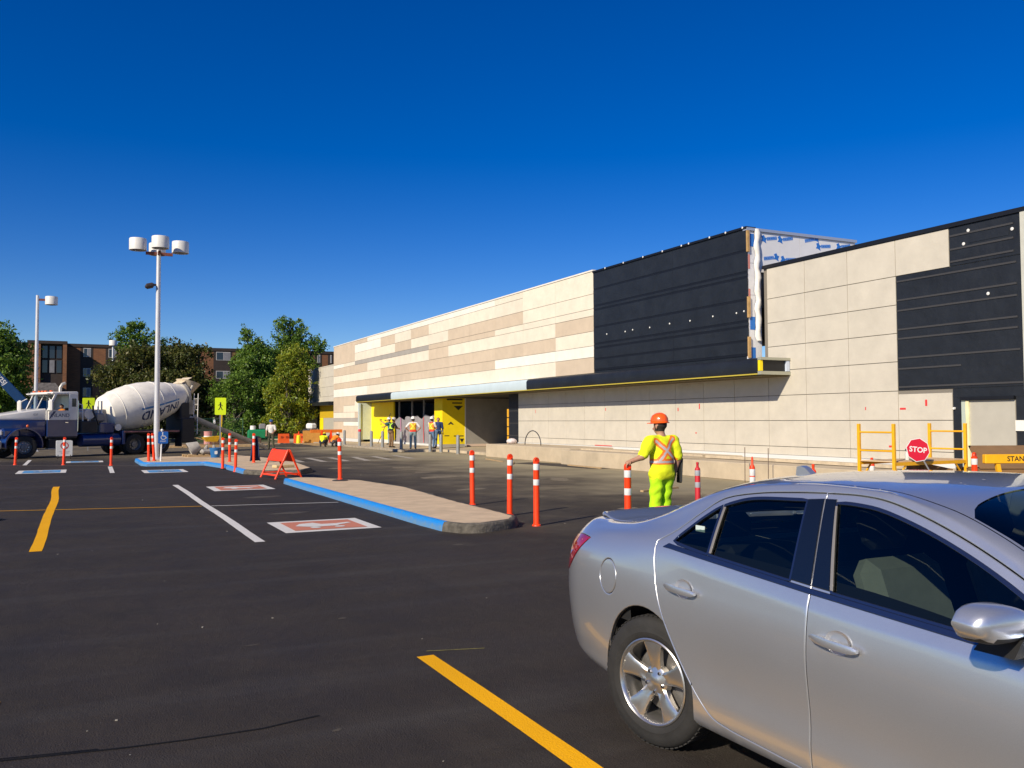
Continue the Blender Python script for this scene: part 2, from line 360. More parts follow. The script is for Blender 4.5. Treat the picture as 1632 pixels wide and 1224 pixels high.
# ---------------------------------------------------------------- kerbed islands
CONC = mat('concrete_slab', (.60, .455, .295), .9, var=.16, vs=2.5, bump=.35, bs=45)
CONC2 = mat('rough_concrete', (.33, .28, .21), .92, var=.3, vs=5, bump=.6, bs=30)
CURBD = mat('dirty_curb', (.11, .098, .08), .95, var=.5, vs=7, bump=1.0, bs=24)
def curb_blue():
    m = bpy.data.materials.new('blue_curb_paint'); m.use_nodes = True; nt = m.node_tree; b = nt.nodes['Principled BSDF']; L = nt.links.new
    tc = nt.nodes.new('ShaderNodeTexCoord'); sp = nt.nodes.new('ShaderNodeSeparateXYZ'); L(tc.outputs['Object'], sp.inputs[0])
    n = nt.nodes.new('ShaderNodeTexNoise'); n.inputs['Scale'].default_value = 9; n.inputs['Detail'].default_value = 8; n.inputs['Roughness'].default_value = .7; L(tc.outputs['Object'], n.inputs['Vector'])
    r = nt.nodes.new('ShaderNodeMapRange'); r.inputs['From Min'].default_value = .55; r.inputs['From Max'].default_value = .70; L(n.outputs['Fac'], r.inputs['Value'])
    lo = nt.nodes.new('ShaderNodeMapRange'); lo.inputs['From Min'].default_value = .115; lo.inputs['From Max'].default_value = .05; L(sp.outputs['Z'], lo.inputs['Value'])
    ad = nt.nodes.new('ShaderNodeMath'); ad.operation = 'ADD'; ad.use_clamp = True; L(r.outputs[0], ad.inputs[0])
    ml = nt.nodes.new('ShaderNodeMath'); ml.operation = 'MULTIPLY'; nb = nt.nodes.new('ShaderNodeMath'); nb.operation = 'ADD'; nb.inputs[1].default_value = .25; L(n.outputs['Fac'], nb.inputs[0]); L(lo.outputs[0], ml.inputs[0]); L(nb.outputs[0], ml.inputs[1]); L(ml.outputs[0], ad.inputs[1])
    m2 = nt.nodes.new('ShaderNodeMath'); m2.operation = 'MULTIPLY'; m2.inputs[1].default_value = .8; L(ad.outputs[0], m2.inputs[0])
    x = nt.nodes.new('ShaderNodeMixRGB'); x.inputs[1].default_value = (.006, .215, .64, 1); x.inputs[2].default_value = (.16, .26, .33, 1); L(m2.outputs[0], x.inputs[0]); L(x.outputs[0], b.inputs['Base Color'])
    b.inputs['Roughness'].default_value = .6
    bp = nt.nodes.new('ShaderNodeBump'); bp.inputs['Strength'].default_value = .6; bp.inputs['Distance'].default_value = .02; L(n.outputs['Fac'], bp.inputs['Height']); L(bp.outputs[0], b.inputs['Normal'])
    return m
CBLUE = curb_blue()
def offset_poly(poly, d):
    n = len(poly); out = []
    ar = sum(poly[i][0]*poly[(i+1) % n][1]-poly[(i+1) % n][0]*poly[i][1] for i in range(n))
    sg = 1 if ar > 0 else -1
    for i in range(n):
        a = Vector(poly[i-1]); b = Vector(poly[i]); c = Vector(poly[(i+1) % n])
        d1 = (b-a).normalized(); d2 = (c-b).normalized(); n1 = Vector((-d1.y, d1.x))*sg; n2 = Vector((-d2.y, d2.x))*sg
        nn = (n1+n2); k = max(.35, nn.length_squared/2); out.append(tuple(b+nn/nn.length*d*(math.sqrt(2)/math.sqrt(max(.3, nn.length_squared))) if nn.length > 1e-6 else b))
    return out
def densify(poly, step=.35, closed=True):
    out = []; n = len(poly)
    for i in range(n if closed else n-1):
        a = Vector(poly[i]); b = Vector(poly[(i+1) % n]); k = max(1, int((b-a).length/step))
        for j in range(k): out.append(tuple(a.lerp(b, j/k)))
    if not closed: out.append(tuple(poly[-1]))
    return out
def chaikin(poly, it=2):
    for _ in range(it):
        o = []; n = len(poly)
        for i in range(n):
            a = Vector(poly[i]); b = Vector(poly[(i+1) % n]); o += [tuple(a.lerp(b, .25)), tuple(a.lerp(b, .75))]
        poly = o
    return poly
def island(name, label, poly, h, blue, wob=.012):
    """kerbed island: poly is the outer foot line; blue(x, y) tells where the kerb is painted"""
    rg = random.Random(5)
    P = densify(poly, .22); n = len(P)
    t = thing(name, label, 'traffic island')
    rings = [(0, 0.0), (.012, h*.55), (.03, h-.03), (.055, h-.006), (.15, h)]
    Q = [offset_poly(P, r[0]) for r in rings]
    jit = [[rg.uniform(-wob, wob) for _ in range(n)] for _ in rings]
    for part, want in (('painted_curb', True), ('bare_curb', False)):
        mb = MB(); vs = []
        for k, (o, z) in enumerate(rings):
            for i in range(n):
                w = jit[k][i]*(0.3 if blue(*P[i]) else 1.6)
                vs.append((Q[k][i][0]+w, Q[k][i][1]+w*.7, z+(w*.6 if 0 < k < 4 else 0)))
        fs = []
        for i in range(n):
            j = (i+1) % n
            if blue((P[i][0]+P[j][0])/2, (P[i][1]+P[j][1])/2) != want: continue
            for k in range(len(rings)-1): fs.append((k*n+i, k*n+j, (k+1)*n+j, (k+1)*n+i))
        ar = sum(P[i][0]*P[(i+1) % n][1]-P[(i+1) % n][0]*P[i][1] for i in range(n))
        if ar < 0: fs = [tuple(reversed(f)) for f in fs]
        if fs: mb.add(vs, fs).build(part, CBLUE if want else CURBD, t, smooth=60)
    top = offset_poly(P, .135)
    mb = MB(); mb.prism(top, h-.12, h-.002); mb.build('concrete_top', CONC, t, smooth=0)
    return t
island('curb_island', 'near concrete island with blue painted curb and one orange post on it',
       [(4.98, 24.4), (4.99, 18), (4.99, 13.6), (5.03, 12.75), (5.18, 12.35), (5.5, 12.25), (6.2, 12.55), (6.45, 12.95), (6.52, 13.7), (6.62, 16), (6.95, 19.8), (6.7, 22.6), (5.9, 24.4), (5.4, 24.7)],
       .15, lambda x, y: x < 5.10 and y > 12.5)
island('curb_island', 'far concrete island with blue curb carrying the tall light pole',
       [(2.05, 40.6), (2.08, 37.0), (2.25, 36.3), (4.3, 35.9), (4.62, 33.5), (4.72, 29.4), (5.1, 28.6), (6.3, 28.2), (7.0, 29.5), (7.5, 34.8), (7.0, 40.3), (6.4, 42.4), (4.4, 42.4), (2.5, 42.0)],
       .15, lambda x, y: (x < 2.35 and y < 41) or (y < 36.6 and x < 4.75))
# ---------------------------------------------------------------- the store under construction
XA, XB, XC = 18.46, 19.0, 17.86
def fibre(name, col, rnd=.035):
    return mat(name, col, .8, var=.075, vs=1.6, bump=.3, bs=5, rnd=rnd)
F_W = fibre('white_panel', (0.800, 0.765, 0.675)); F_C = fibre('cream_panel', (0.745, 0.675, 0.550)); F_T = fibre('tan_panel', (0.585, 0.480, 0.360)); F_G = fibre('grey_panel', (0.370, 0.345, 0.310)); F_S = fibre('stone_grey_panel', (0.550, 0.510, 0.430), .02)
MEMB = mat('black_membrane', (.0115, .014, .0185), .5, var=.3, vs=1.5, bump=1.0, bs=3.5)
MEMB2 = mat('black_band', (.004, .0045, .007), .5, var=.2, vs=3)
RIBM = mat('dull_steel_rib', (.060, .058, .058), .5, metal=.2)
WPL = mat('white_plastic_dot', (.75, .75, .72), .5)
FOAM = mat('white_foam_board', (.72, .72, .74), .6, var=.04, vs=2)
BLUEP = mat('blue_print', (.02, .16, .55), .6)
REDP = mat('red_tape', (.65, .04, .04), .6)
YSH = mat('yellow_sheathing', (.93, .70, .004), .6, var=.06, vs=2)
LBLU = mat('pale_blue_fascia', (.52, .62, .66), .6, var=.05, vs=2)
OSB = mat('wood_stud', (.45, .28, .11), .8, var=.25, vs=6)
BASEC = mat('pale_base_strip', (.62, .63, .62), .7)
GREYW = mat('grey_drywall', (.30, .28, .25), .9, var=.1, vs=2)  # grey board of the deep side wall
STLD = mat('grey_steel_door', (.43, .41, .35), .55, var=.05, vs=3)
store = thing('store_building', 'long flat-roofed store under construction with cream and tan panels and black membrane', 'building')
def wpanel(x, y0, y1, z0, z1, m, t=.03, gap=.016, name='wall_panel', parent=None):
    return MB().box((x, y0+gap/2, z0+gap/2), (x+t, y1-gap/2, z1-gap/2), ch=.003).build(name, m, parent or store, smooth=0)
# structural walls behind the panels
JOINT = mat('panel_joint', (.20, .18, .15), .9)
mb = MB(); mb.box((XA+.02, 30.22, 3.56), (XA+.40, 70.78, 7.66)); mb.box((XA+.02, 63.66, 0), (XA+.40, 70.78, 3.56))
upper = mb.build('wall', JOINT, store, smooth=0)
YS = [30.20, 33.37, 36.50, 39.60, 42.76, 45.82, 48.91, 52.03, 55.17, 58.27, 61.41, 64.61, 67.78, 70.79]
ZS = [7.70, 7.40, 6.78, 6.18, 5.89, 5.27, 4.68, 4.22, 3.58]
CELLS = ['CCCCTCWT', 'CCCCCTWC', 'CCTCCTWC', 'WCTTCTTC', 'WCTTCTTC', 'WCCTTTTC', 'WTCGCTTC', 'WCTGCTTC', 'WTCGCTTC', 'WWCGCCTC', 'TWCGTCTW', 'TTTCTCTW', 'TTTWTCTW']
FM = {'W': F_W, 'C': F_C, 'T': F_T, 'G': F_G}
for c, row in enumerate(CELLS):
    r = 0
    while r < 8:
        r2 = r
        # tall pieces where two rows share a colour and no joint shows
        if c in (0, 1) and r == 0: r2 = 1
        if row[r] == 'T' and c >= 11 and r == 0: r2 = 2
        wpanel(XA, YS[c], YS[c+1], ZS[r2+1], ZS[r], FM[row[r]]); r = r2+1
low = [(67.78, 70.79, [(3.58, 2.35, 'T'), (2.35, 1.90, 'C'), (1.90, 1.64, 'G'), (1.64, .35, 'T')]),
       (64.61, 67.78, [(3.58, 2.87, 'T'), (2.87, 2.35, 'C'), (2.35, 1.90, 'C'), (1.90, 1.62, 'G'), (1.62, 1.30, 'W'), (1.30, .35, 'T')]),
       (63.66, 64.61, [(3.58, 3.18, 'T'), (3.18, 2.35, 'C'), (2.35, 1.90, 'T'), (1.90, 1.62, 'G'), (1.62, 1.30, 'W'), (1.30, .35, 'T')])]
for y0, y1, l in low:
    for a, b, k in l: wpanel(XA, y0, y1, b, a, FM[k])
MB().box((XA-.02, 63.66, .13), (XA+.03, 70.8, .35)).build('base_strip', BASEC, store, smooth=0)
MB().box((XA-.03, 30.2, 7.70), (XA+.45, 70.85, 7.76)).build('parapet_cap', F_W, store, smooth=0)
# roof and far side walls so the block is solid
ROOFM = mat('roof_membrane', (.35, .34, .32), .9)
mb = MB(); mb.box((XA+.42, 21.3, 7.05), (45, 70.7, 7.15)); mb.box((XB+.22, 12.5, 5.9), (45, 21.0, 6.0)); mb.box((45, 12.5, 0), (45.3, 82, 5.9)); mb.box((XA+.4, 70.5, 0), (45, 70.76, 7.6)); mb.box((XB+.26, 81.8, 0), (45, 82.0, 6.2)); mb.box((XB+.22, 70.8, 5.7), (45, 81.8, 5.8))
mb.build('roof', ROOFM, store, smooth=0)
# black box volume
YB0, YB1 = 21.08, 30.20
mb = MB(); mb.box((XA+.03, YB0+.10, 3.50), (XA+.30, YB1-.012, 7.62)); mb.build('wall', MEMB, store, smooth=0)
zb = [7.53, 6.94, 6.27, 6.11, 5.41, 4.74, 4.57, 4.13, 3.70]
sheets = [(7.62, 6.98), (6.90, 6.31), (6.23, 6.15), (6.07, 5.45), (5.37, 4.78), (4.70, 4.61), (4.53, 4.17), (4.09, 3.74)]
for a, b in sheets:
    for y0, y1 in ((YB0, 24.9), (24.9, YB1-.012)):
        MB().box((XA, y0+.003, b), (XA+.03, y1-.003, a)).build('membrane_sheet', MEMB, store, smooth=0)
for z in zb: MB().box((XA+.008, YB0+.01, z-.039), (XA+.03, YB1-.014, z+.039)).build('girt', MEMB2, store, smooth=0)
MB().box((XA-.05, YB0-.02, 7.62), (XA+.35, YB1-.012, 7.69)).build('parapet_cap', MEMB2, store, smooth=0)
def dot(x, y, z, r=.034, face='x'):
    MB().lathe([(0, 0), (r, 0), (r, .012), (r*.4, .02), (0, .02)], 8, M=TR(x, y, z) @ (RY(R(-90)) if face == 'x' else RX(R(90)))).build('fastener', WPL, store)
for i, y in enumerate((29.2, 27.9, 27.4, 26.3, 25.1, 23.95, 22.75, 21.6, 21.25)): dot(XA-.002, y, 5.06-.02*(i % 2), .03)
for y in (29.2, 27.9, 26.6, 25.4, 24.3, 23.9, 22.8, 22.0, 21.2): dot(XA-.06, y, 7.66, .035)
# side return of the box: foam boards, flashing, studs
for k in range(5):
    x0 = XB+.02+k*.82
    MB().box((x0+.006, YB0+.02, 6.30), (x0+.814, YB0+.10, 7.56)).build('foam_board', FOAM, store, smooth=0)
for k in range(4):
    z0 = 3.56+k*1.0
    MB().box((XA+.03, YB0+.02, z0+.006), (XB+.02, YB0+.10, min(z0+.994, 7.56))).build('foam_board', FOAM, store, smooth=0)
mb = MB(); mb.box((XB+.02, YB0+.12, 5.2), (23.1, YB0+.3, 7.5)); mb.build('wall', JOINT, store, smooth=0)
MB().box((XA-.02, YB0-.03, 7.57), (23.15, YB0+.16, 7.66)).build('box_coping', mat('bare_aluminium', (.62, .63, .66), .35, metal=.6), store, smooth=0)
rg = random.Random(11)
for k in range(5):
    x0 = XB+.1+k*.82
    for z in (7.36, 6.72):
        mb = MB(); sl = R(rg.uniform(4, 14)); z2 = z+rg.uniform(-.08, .08); x2 = x0+rg.uniform(.0, .18); fl = rg.random() < .5
        Mx = TR(x2, YB0+.02, z2) @ RY(-sl) @ RX(R(90))
        for q in range(8):
            u = .02+q*.052; mb.prism([(u, -.055), (u+.036, -.055), (u+.04, .055), (u+.006, .055)], 0, .006, M=Mx)
            if q % 2: mb.prism([(u, -.01), (u+.05, -.01), (u+.05, .02), (u, .02)], 0, .0055, M=Mx)
        ax = -.10 if fl else .54
        mb.prism([(ax-.09, .10), (ax+.02, .13), (ax+.05, .05), (ax+.12, .02), (ax+.06, -.05), (ax+.07, -.14), (ax-.03, -.07), (ax-.12, -.05), (ax-.06, .02)], 0, .006, M=Mx)
        mb.build('printed_mark', BLUEP, store, smooth=0)
for z in (7.3, 4.7, 3.75):
    MB().box((XA+.10, YB0+.012, z-.22), (XA+.30, YB0+.02, z+.18)).build('printed_mark', BLUEP, store, smooth=0)
for z, h in ((7.50, .06), (6.6, .45), (5.5, .5), (5.0, .2)):
    MB().box((XA+.06, YB0+.010, z-h/2), (XA+.12, YB0+.018, z+h/2)).build('printed_mark', mat('faded_red_print', (.6, .22, .18), .7), store, smooth=0)
for z0, z1 in ((6.9, 7.56), (4.85, 5.5), (3.60, 4.25)):
    MB().box((XA-.012, YB0-.05, z0), (XA+.07, YB0+.02, z1)).build('wood_stud', OSB, store, smooth=0)
# plastic wrap hanging on the corner
mb = MB(); pts = []
for i in range(26):
    z = 7.64-i*.14
    if z < 4.1: break
    mb_w = .10+.02*math.sin(i*1.9); pts.append((z, mb_w, .03*math.sin(i*1.3), .02*math.cos(i*2.1)))
vs = []; fs = []
for i, (z, w, dx, dy) in enumerate(pts):
    for k in range(5):
        a = math.pi*k/4; vs.append((XA+.40+dx-math.cos(a)*w, YB0-.01-.07*math.sin(a)+dy*.5, z))
    if i:
        for k in range(4): fs.append(((i-1)*5+k, (i-1)*5+k+1, i*5+k+1, i*5+k))
mb.add(vs, fs).build('plastic_wrap', mat('white_plastic_wrap', (.78, .76, .72), .45), store, smooth=180)
# right hand wall
mb = MB(); mb.box((XB+.035, 12.50, .3), (XB+.22, 20.98, 6.38)); mb.box((XB+.035, 20.98, .3), (XB+.22, 38.1, 3.5)); mb.build('wall', JOINT, store, smooth=0)
YR = [20.82, 19.25, 17.65, 16.04, 14.46]
ZR = [6.36, 5.41, 4.66, 3.92, 3.18, 2.42, 1.66, .88, .63]
for c in range(3):
    for r in range(8): wpanel(XB, YR[c+1], YR[c], ZR[r+1], ZR[r], F_S)
wpanel(XB, YR[4], YR[3], 5.41, 6.36, F_S)
for r in (5, 6, 7): wpanel(XB, YR[4], YR[3], ZR[r+1], ZR[r] if r > 5 else 2.34, F_S)
YL = [20.82+1.578*k for k in range(11)]+[38.10]
for c in range(11):
    for a, b in ((3.15, 2.42), (2.42, 1.66), (1.66, .88), (.88, .63)): wpanel(XB, YL[c], YL[c+1], b, a, F_S)
MB().box((XB-.04, 14.4, .50), (XB+.05, 38.1, .63)).build('base_strip', BASEC, store, smooth=0)
MB().box((XB-.04, 12.50, 6.365), (XB+.24, 20.98, 6.47)).build('parapet_cap', MEMB2, store, smooth=0)
# black membrane on the right wall, with ribs
for (y0, y1, z0, z1) in ((12.62, 14.45, 5.42, 6.36), (12.62, 16.03, 2.44, 5.40), (12.62, 14.45, 2.20, 2.43), (14.22, 14.45, .4, 2.20), (12.62, 12.85, .4, 2.20)):
    MB().box((XB+.006, y0+.002, z0+.002), (XB+.034, y1-.002, z1-.002)).build('membrane_sheet', MEMB, store, smooth=0)
for z, y0, y1 in ((6.15, 12.8, 14.44), (5.82, 12.8, 14.44), (5.52, 12.8, 14.44), (5.26, 12.75, 16.02), (4.77, 12.75, 16.02), (4.50, 12.75, 16.02), (4.01, 12.75, 16.02), (3.77, 12.75, 16.02), (3.27, 12.7, 16.02), (2.99, 14.2, 16.02), (2.52, 12.65, 16.02)):
    MB().box((XB-.012, y0, z-.022), (XB+.006, y1, z+.022)).build('girt', RIBM, store, smooth=0)
MB().box((XB-.004, 12.9, 5.90), (XB+.006, 13.9, 6.08)).build('membrane_patch', MEMB, store, smooth=0)
for y, z in ((13.92, 6.20), (12.82, 6.02), (14.05, 5.90), (13.45, 4.62)): dot(XB-.002, y, z, .04)
MB().lathe([(0, 0), (.03, 0), (.03, .05), (0, .05)], 8, M=TR(XB, 14.40, 1.95) @ RY(R(-90))).build('pipe_stub', WPL, store)
# corner trim and return at the right end
MB().box((XB-.03, 12.42, .3), (XB+.25, 12.62, 6.40)).build('corner_trim', mat('pale_corner_trim', (.52, .52, .46), .6, var=.08), store, smooth=0)
mb = MB(); mb.box((XB+.25, 12.42, 0), (45, 12.60, 6.38)); mb.build('wall', MEMB, store, smooth=0)
# door
mb = MB(); mb.box((XB+.02, 12.88, .42), (XB+.035, 14.02, 2.13)); mb.build('door', STLD, store, smooth=0)
MB().box((XB-.02, 14.02, .42), (XB+.034, 14.10, 2.13)).build('door_jamb', mat('pale_yellow_jamb', (.78, .72, .42), .7, var=.15, vs=4), store, smooth=0)
MB().box((XB-.006, 14.10, .42), (XB+.034, 14.22, 2.20)).build('door_jamb', mat('pale_green_jamb', (.42, .48, .42), .7), store, smooth=0)
MB().box((XB-.06, 12.86, 2.14), (XB+.034, 14.22, 2.22)).build('door_head', MEMB2, store, smooth=0)
MB().box((XB-.02, 12.46, 1.42), (XB+.004, 12.86, 1.66)).build('paper_notice', mat('white_notice', (.78, .77, .70), .7), store, smooth=0)
# tape marks on the panels
for y, z, w, h in ((17.1, 1.98, .03, .08), (15.9, 1.96, .18, .05), (15.2, 2.10, .06, .16), (16.3, .98, .12, .05), (36.3, 2.1, .03, .16), (30.2, 2.12, .04, .12), (25.4, 2.06, .05, .12), (24.2, 2.15, .05, .18), (24.4, 1.24, .06, .05), (30.4, .66, 1.3, .03)):
    MB().box((XB-.004, y-w/2, z-h/2), (XB-.001, y+w/2, z+h/2)).build('tape_mark', REDP, store, smooth=0)
# canopy: curved dark fascia at both ends, pale blue in between
def fascia(y0, y1, m, name):
    prof = [(XA-.005, 3.02), (XC+.10, 3.02), (XC+.02, 3.06), (XC, 3.14), (XC, 3.40), (XC+.04, 3.48), (XC+.12, 3.52), (XA-.005, 3.545)]
    n = len(prof); vs = [(x, y0, z) for x, z in prof]+[(x, y1, z) for x, z in prof]
    return MB().add(vs, [(i, n+i, n+(i+1) % n, (i+1) % n) for i in range(n)]+[tuple(range(n)), tuple(reversed(range(n, 2*n)))]).build(name, m, store, smooth=40)
fascia(20.02, 35.0, MEMB, 'canopy_fascia')
for k in range(5): fascia(35.005+k*3.84, 38.84+k*3.84, LBLU, 'canopy_fascia')
fascia(54.22, 62.2, MEMB, 'canopy_fascia')
MB().box((XC+.06, 19.95, 2.985), (XB, 62.1, 3.018)).build('canopy_soffit', mat('olive_soffit', (.10, .075, .025), .9), store, smooth=0)
MB().box((XC-.005, 20.02, 3.02), (XC+.02, 62.0, 3.055)).build('canopy_edge', mat('yellow_edge_strip', (.50, .40, .05), .6), store, smooth=0)
# open canopy end: two channels with a dark web between
CH = mat('galvanised_channel', (.42, .42, .33), .5, metal=.3)
MB().box((XC, 19.86, 3.45), (XB, 20.015, 3.53)).build('canopy_channel', CH, store, smooth=0)
MB().box((XC, 19.86, 3.02), (XB, 20.015, 3.12)).build('canopy_channel', CH, store, smooth=0)
MB().box((XC+.10, 19.95, 3.12), (XB, 20.015, 3.45)).build('canopy_web', MEMB2, store, smooth=0)
MB().box((XC+.0, 19.90, 3.13), (XC+.10, 20.0, 3.44)).build('canopy_bracket', YSH, store, smooth=0)
MB().box((XB-.14, 19.88, 3.13), (XB-.02, 19.95, 3.44)).build('canopy_tape', mat('blue_white_wrap', (.55, .62, .74), .6), store, smooth=0)
# entrance recess
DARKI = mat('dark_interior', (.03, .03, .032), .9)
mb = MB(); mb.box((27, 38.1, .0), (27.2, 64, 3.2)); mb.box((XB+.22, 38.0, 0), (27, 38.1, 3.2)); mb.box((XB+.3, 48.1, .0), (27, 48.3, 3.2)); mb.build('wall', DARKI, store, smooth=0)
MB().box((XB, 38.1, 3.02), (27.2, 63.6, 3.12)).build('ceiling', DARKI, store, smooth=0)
# right jamb
MB().box((XB, 38.10, .45), (XB+.22, 39.15, 3.0)).build('membrane_sheet', MEMB, store, smooth=0)
for z in (.95, 1.55, 2.15): MB().box((XB-.012, 38.1, z-.02), (XB, 39.1, z+.02)).build('girt', RIBM, store, smooth=0)
for k in range(4): MB().box((XB-.01, 39.16, .50+k*.45), (XB+.12, 39.34, .90+k*.45)).build('sheathing_offcut', mat('amber_sheathing', (.75, .38, .02), .6), store, smooth=0)
# deep side wall facing the lot: yellow sheathing then grey board
sw = MB().box((XB, 48.0, .30), (20.42, 48.06, 3.0)).build('sheathing_board', YSH, store, smooth=0)
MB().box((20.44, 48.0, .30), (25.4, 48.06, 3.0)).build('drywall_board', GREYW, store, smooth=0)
MB().box((20.40, 47.985, .20), (20.46, 48.0, 3.0)).build('corner_bead', BASEC, store, smooth=0)
MB().box((20.46, 47.99, .15), (25.4, 48.05, .30)).build('base_strip', mat('pinkish_base', (.62, .48, .38), .8), store, smooth=0)
MB().box((XB, 48.0, .05), (20.42, 48.05, .30)).build('base_strip', F_G, store, smooth=0)
MB().box((XB-.03, 48.0, .30), (XB, 49.3, 3.0)).build('sheathing_board', YSH, store, smooth=0)
# printed marks on the yellow boards
BLKP = mat('black_print', (.03, .03, .02), .7)
mb = MB(); mb.prism([(-.30, 0), (.30, 0), (0, -.26)], 0, .004, M=TR(19.98, 47.998, 2.55) @ RX(R(90))); mb.build('printed_mark', BLKP, store, smooth=0)
for x, z, w, h in ((19.9, 2.72, .62, .07), (19.75, 2.93, 1.0, .09), (20.0, .78, .62, .06), (19.25, .8, .3, .05)):
    MB().box((x-w/2, 47.994, z-h/2), (x+w/2, 47.999, z+h/2)).build('printed_mark', BLKP, store, smooth=0)
mb = MB(); mb.prism([(-.2, 0), (0, .18), (.2, 0), (.08, 0), (0, .06), (-.08, 0)], 0, .004, M=TR(19.5, 47.998, 1.45) @ RX(R(90))); mb.build('printed_mark', BLKP, store, smooth=0)
mb = MB(); mb.prism([(-.14, .1), (.14, .1), (.0, -.14)], 0, .004, M=TR(20.2, 47.998, .52) @ RX(R(90))); mb.build('printed_mark', BLKP, store, smooth=0)
# vestibule: studs and plastic sheet, left yellow board
MB().box((XB+.45, 58.4, .35), (XB+.55, 63.6, 3.0)).build('sheathing_board', YSH, store, smooth=0)
MB().box((XB+.40, 58.3, .10), (XB+.5, 63.6, .35)).build('base_strip', BASEC, store, smooth=0)
for y, z, w, h in ((61.3, 1.75, .5, .08), (60.2, 1.72, .5, .08), (59.4, 1.85, .4, .08), (61.2, 1.45, .25, .06), (60.1, 1.43, .25, .06)):
    MB().box((XB+.444, y-w/2, z-h/2), (XB+.449, y+w/2, z+h/2)).build('printed_mark', BLKP, store, smooth=0)
for y in (50.6, 52.6, 54.8, 57.4): MB().box((XB+.5, y, .1), (XB+.60, y+.07, 3.0)).build('steel_stud', mat('galvanised_stud', (.42, .42, .44), .45, metal=.5), store, smooth=0)
def sheet():
    vs = []; fs = []; n = 40; rg = random.Random(2)
    for i in range(n+1):
        y = 49.4+(57.9-49.4)*i/n
        for k in range(5):
            z = .25+(1.62+.25*abs(math.sin(i*.39))-.2*(i/n))*k/4
            vs.append((XB+.42+.05*math.sin(i*1.1+k)+.02*rg.random(), y, z))
    for i in range(n):
        for k in range(4): fs.append((i*5+k, i*5+k+1, (i+1)*5+k+1, (i+1)*5+k))
    return MB().add(vs, fs).build('plastic_sheet', mat('hazy_plastic', (.30, .29, .31), .35, var=.15, vs=2), store, smooth=180)
sheet()
MB().box((XB+.38, 49.4, .12), (XB+.46, 58.3, .25)).build('base_strip', BASEC, store, smooth=0)
for y, m_ in ((56.6, 'magenta'), (52.2, 'red'), (49.7, 'red')):
    MB().box((XB+.36, y, .3), (XB+.37, y+.07, 1.9)).build('tape_mark', mat('magenta_tape', (.5, .08, .30), .6) if m_ == 'magenta' else REDP, store, smooth=0)
# left return of the recess
MB().box((XA+.02, 63.6, .30), (XB+.46, 63.655, 3.0)).build('return_panel', mat('pale_green_board', (.50, .56, .47), .8, var=.08), store, smooth=0)
MB().box((XA-.02, 63.5, .2), (XA+.14, 63.66, 3.0)).build('corner_post', LBLU, store, smooth=0)
# far lower wing
XD = XB
mb = MB(); mb.box((XD+.035, 70.82, 0), (XD+.25, 82.0, 5.9)); mb.build('wall', JOINT, store, smooth=0)
zz = [6.37, 5.45, 4.62, 3.80, 3.0]
for i in range(4):
    for a, b in ((70.9, 76.5), (76.5, 82.05)): wpanel(XD, a, b, zz[i+1], zz[i], F_S)
for a, b in ((3.0, 1.9), (1.9, .95), (.95, .2)): wpanel(XD, 78.6, 82.05, b, a, F_S)
MB().box((XD-.02, 70.85, 6.37), (XD+.3, 82.1, 6.45)).build('parapet_cap', F_S, store, smooth=0)
mb = MB(); mb.box((XD, 70.9, .2), (XD+.034, 72.0, 3.0)); mb.build('membrane_sheet', MEMB, store, smooth=0)
mb = MB(); mb.box((XD, 77.6, .2), (XD+.034, 78.58, 3.0)); mb.build('membrane_sheet', MEMB, store, smooth=0)
MB().box((XD+.0, 72.0, 1.95), (XD+.03, 77.6, 3.0)).build('sheathing_board', mat('ochre_sheathing', (.55, .36, .01), .7), store, smooth=0)
MB().box((XD+.0, 76.4, .2), (XD+.03, 77.6, 1.95)).build('sheathing_board', YSH, store, smooth=0)
MB().box((XD+.01, 72.0, .25), (XD+.03, 76.3, 1.95)).build('door', STLD, store, smooth=0)
MB().box((XD-.75, 71.6, 3.0), (XD, 81.6, 3.30)).build('door_canopy', MEMB, store, smooth=0)
# raised concrete apron and sidewalk along the front
APR = mat('apron_concrete', (.50, .41, .285), .9, var=.14, vs=1.4, bump=.3, bs=20)
ap = thing('concrete_apron', 'raised pale concrete apron along the wall foot', 'apron')
for (y0, y1, x0, h) in ((29.6, 37.4, 16.95, .60), (22.0, 29.55, 16.55, .55), (14.0, 21.95, 16.4, .50), (6.0, 13.95, 16.35, .46)):
    MB().box((x0, y0, 0), (XB+.0 if y0 > 13 else 19.0, y1, h), ch=.02).build('concrete_slab', APR, ap, smooth=0)
for (y0, y1) in ((22.0, 29.55), (14.0, 21.95)): MB().box((17.4, y0+.05, .52), (17.6, y1-.05, .60)).build('form_board', mat('pale_form_board', (.52, .43, .30), .9, var=.2), ap, smooth=0)
sw_ = struct(MB().prism([(15.5, 45.2), (15.45, 82), (19.4, 82), (27, 82), (27, 38.2), (18.9, 38.2), (17.7, 38.2), (17.7, 44.4), (16.6, 45.0)], .0, .13).build('sidewalk', mat('sidewalk_concrete', (.50, .41, .28), .92, var=.25, vs=1.2, bump=.4, bs=12), smooth=0))
cur = struct(MB().box((15.3, 44.7, 0), (15.52, 82, .15), ch=.03).build('sidewalk_curb', CONC2, smooth=0))
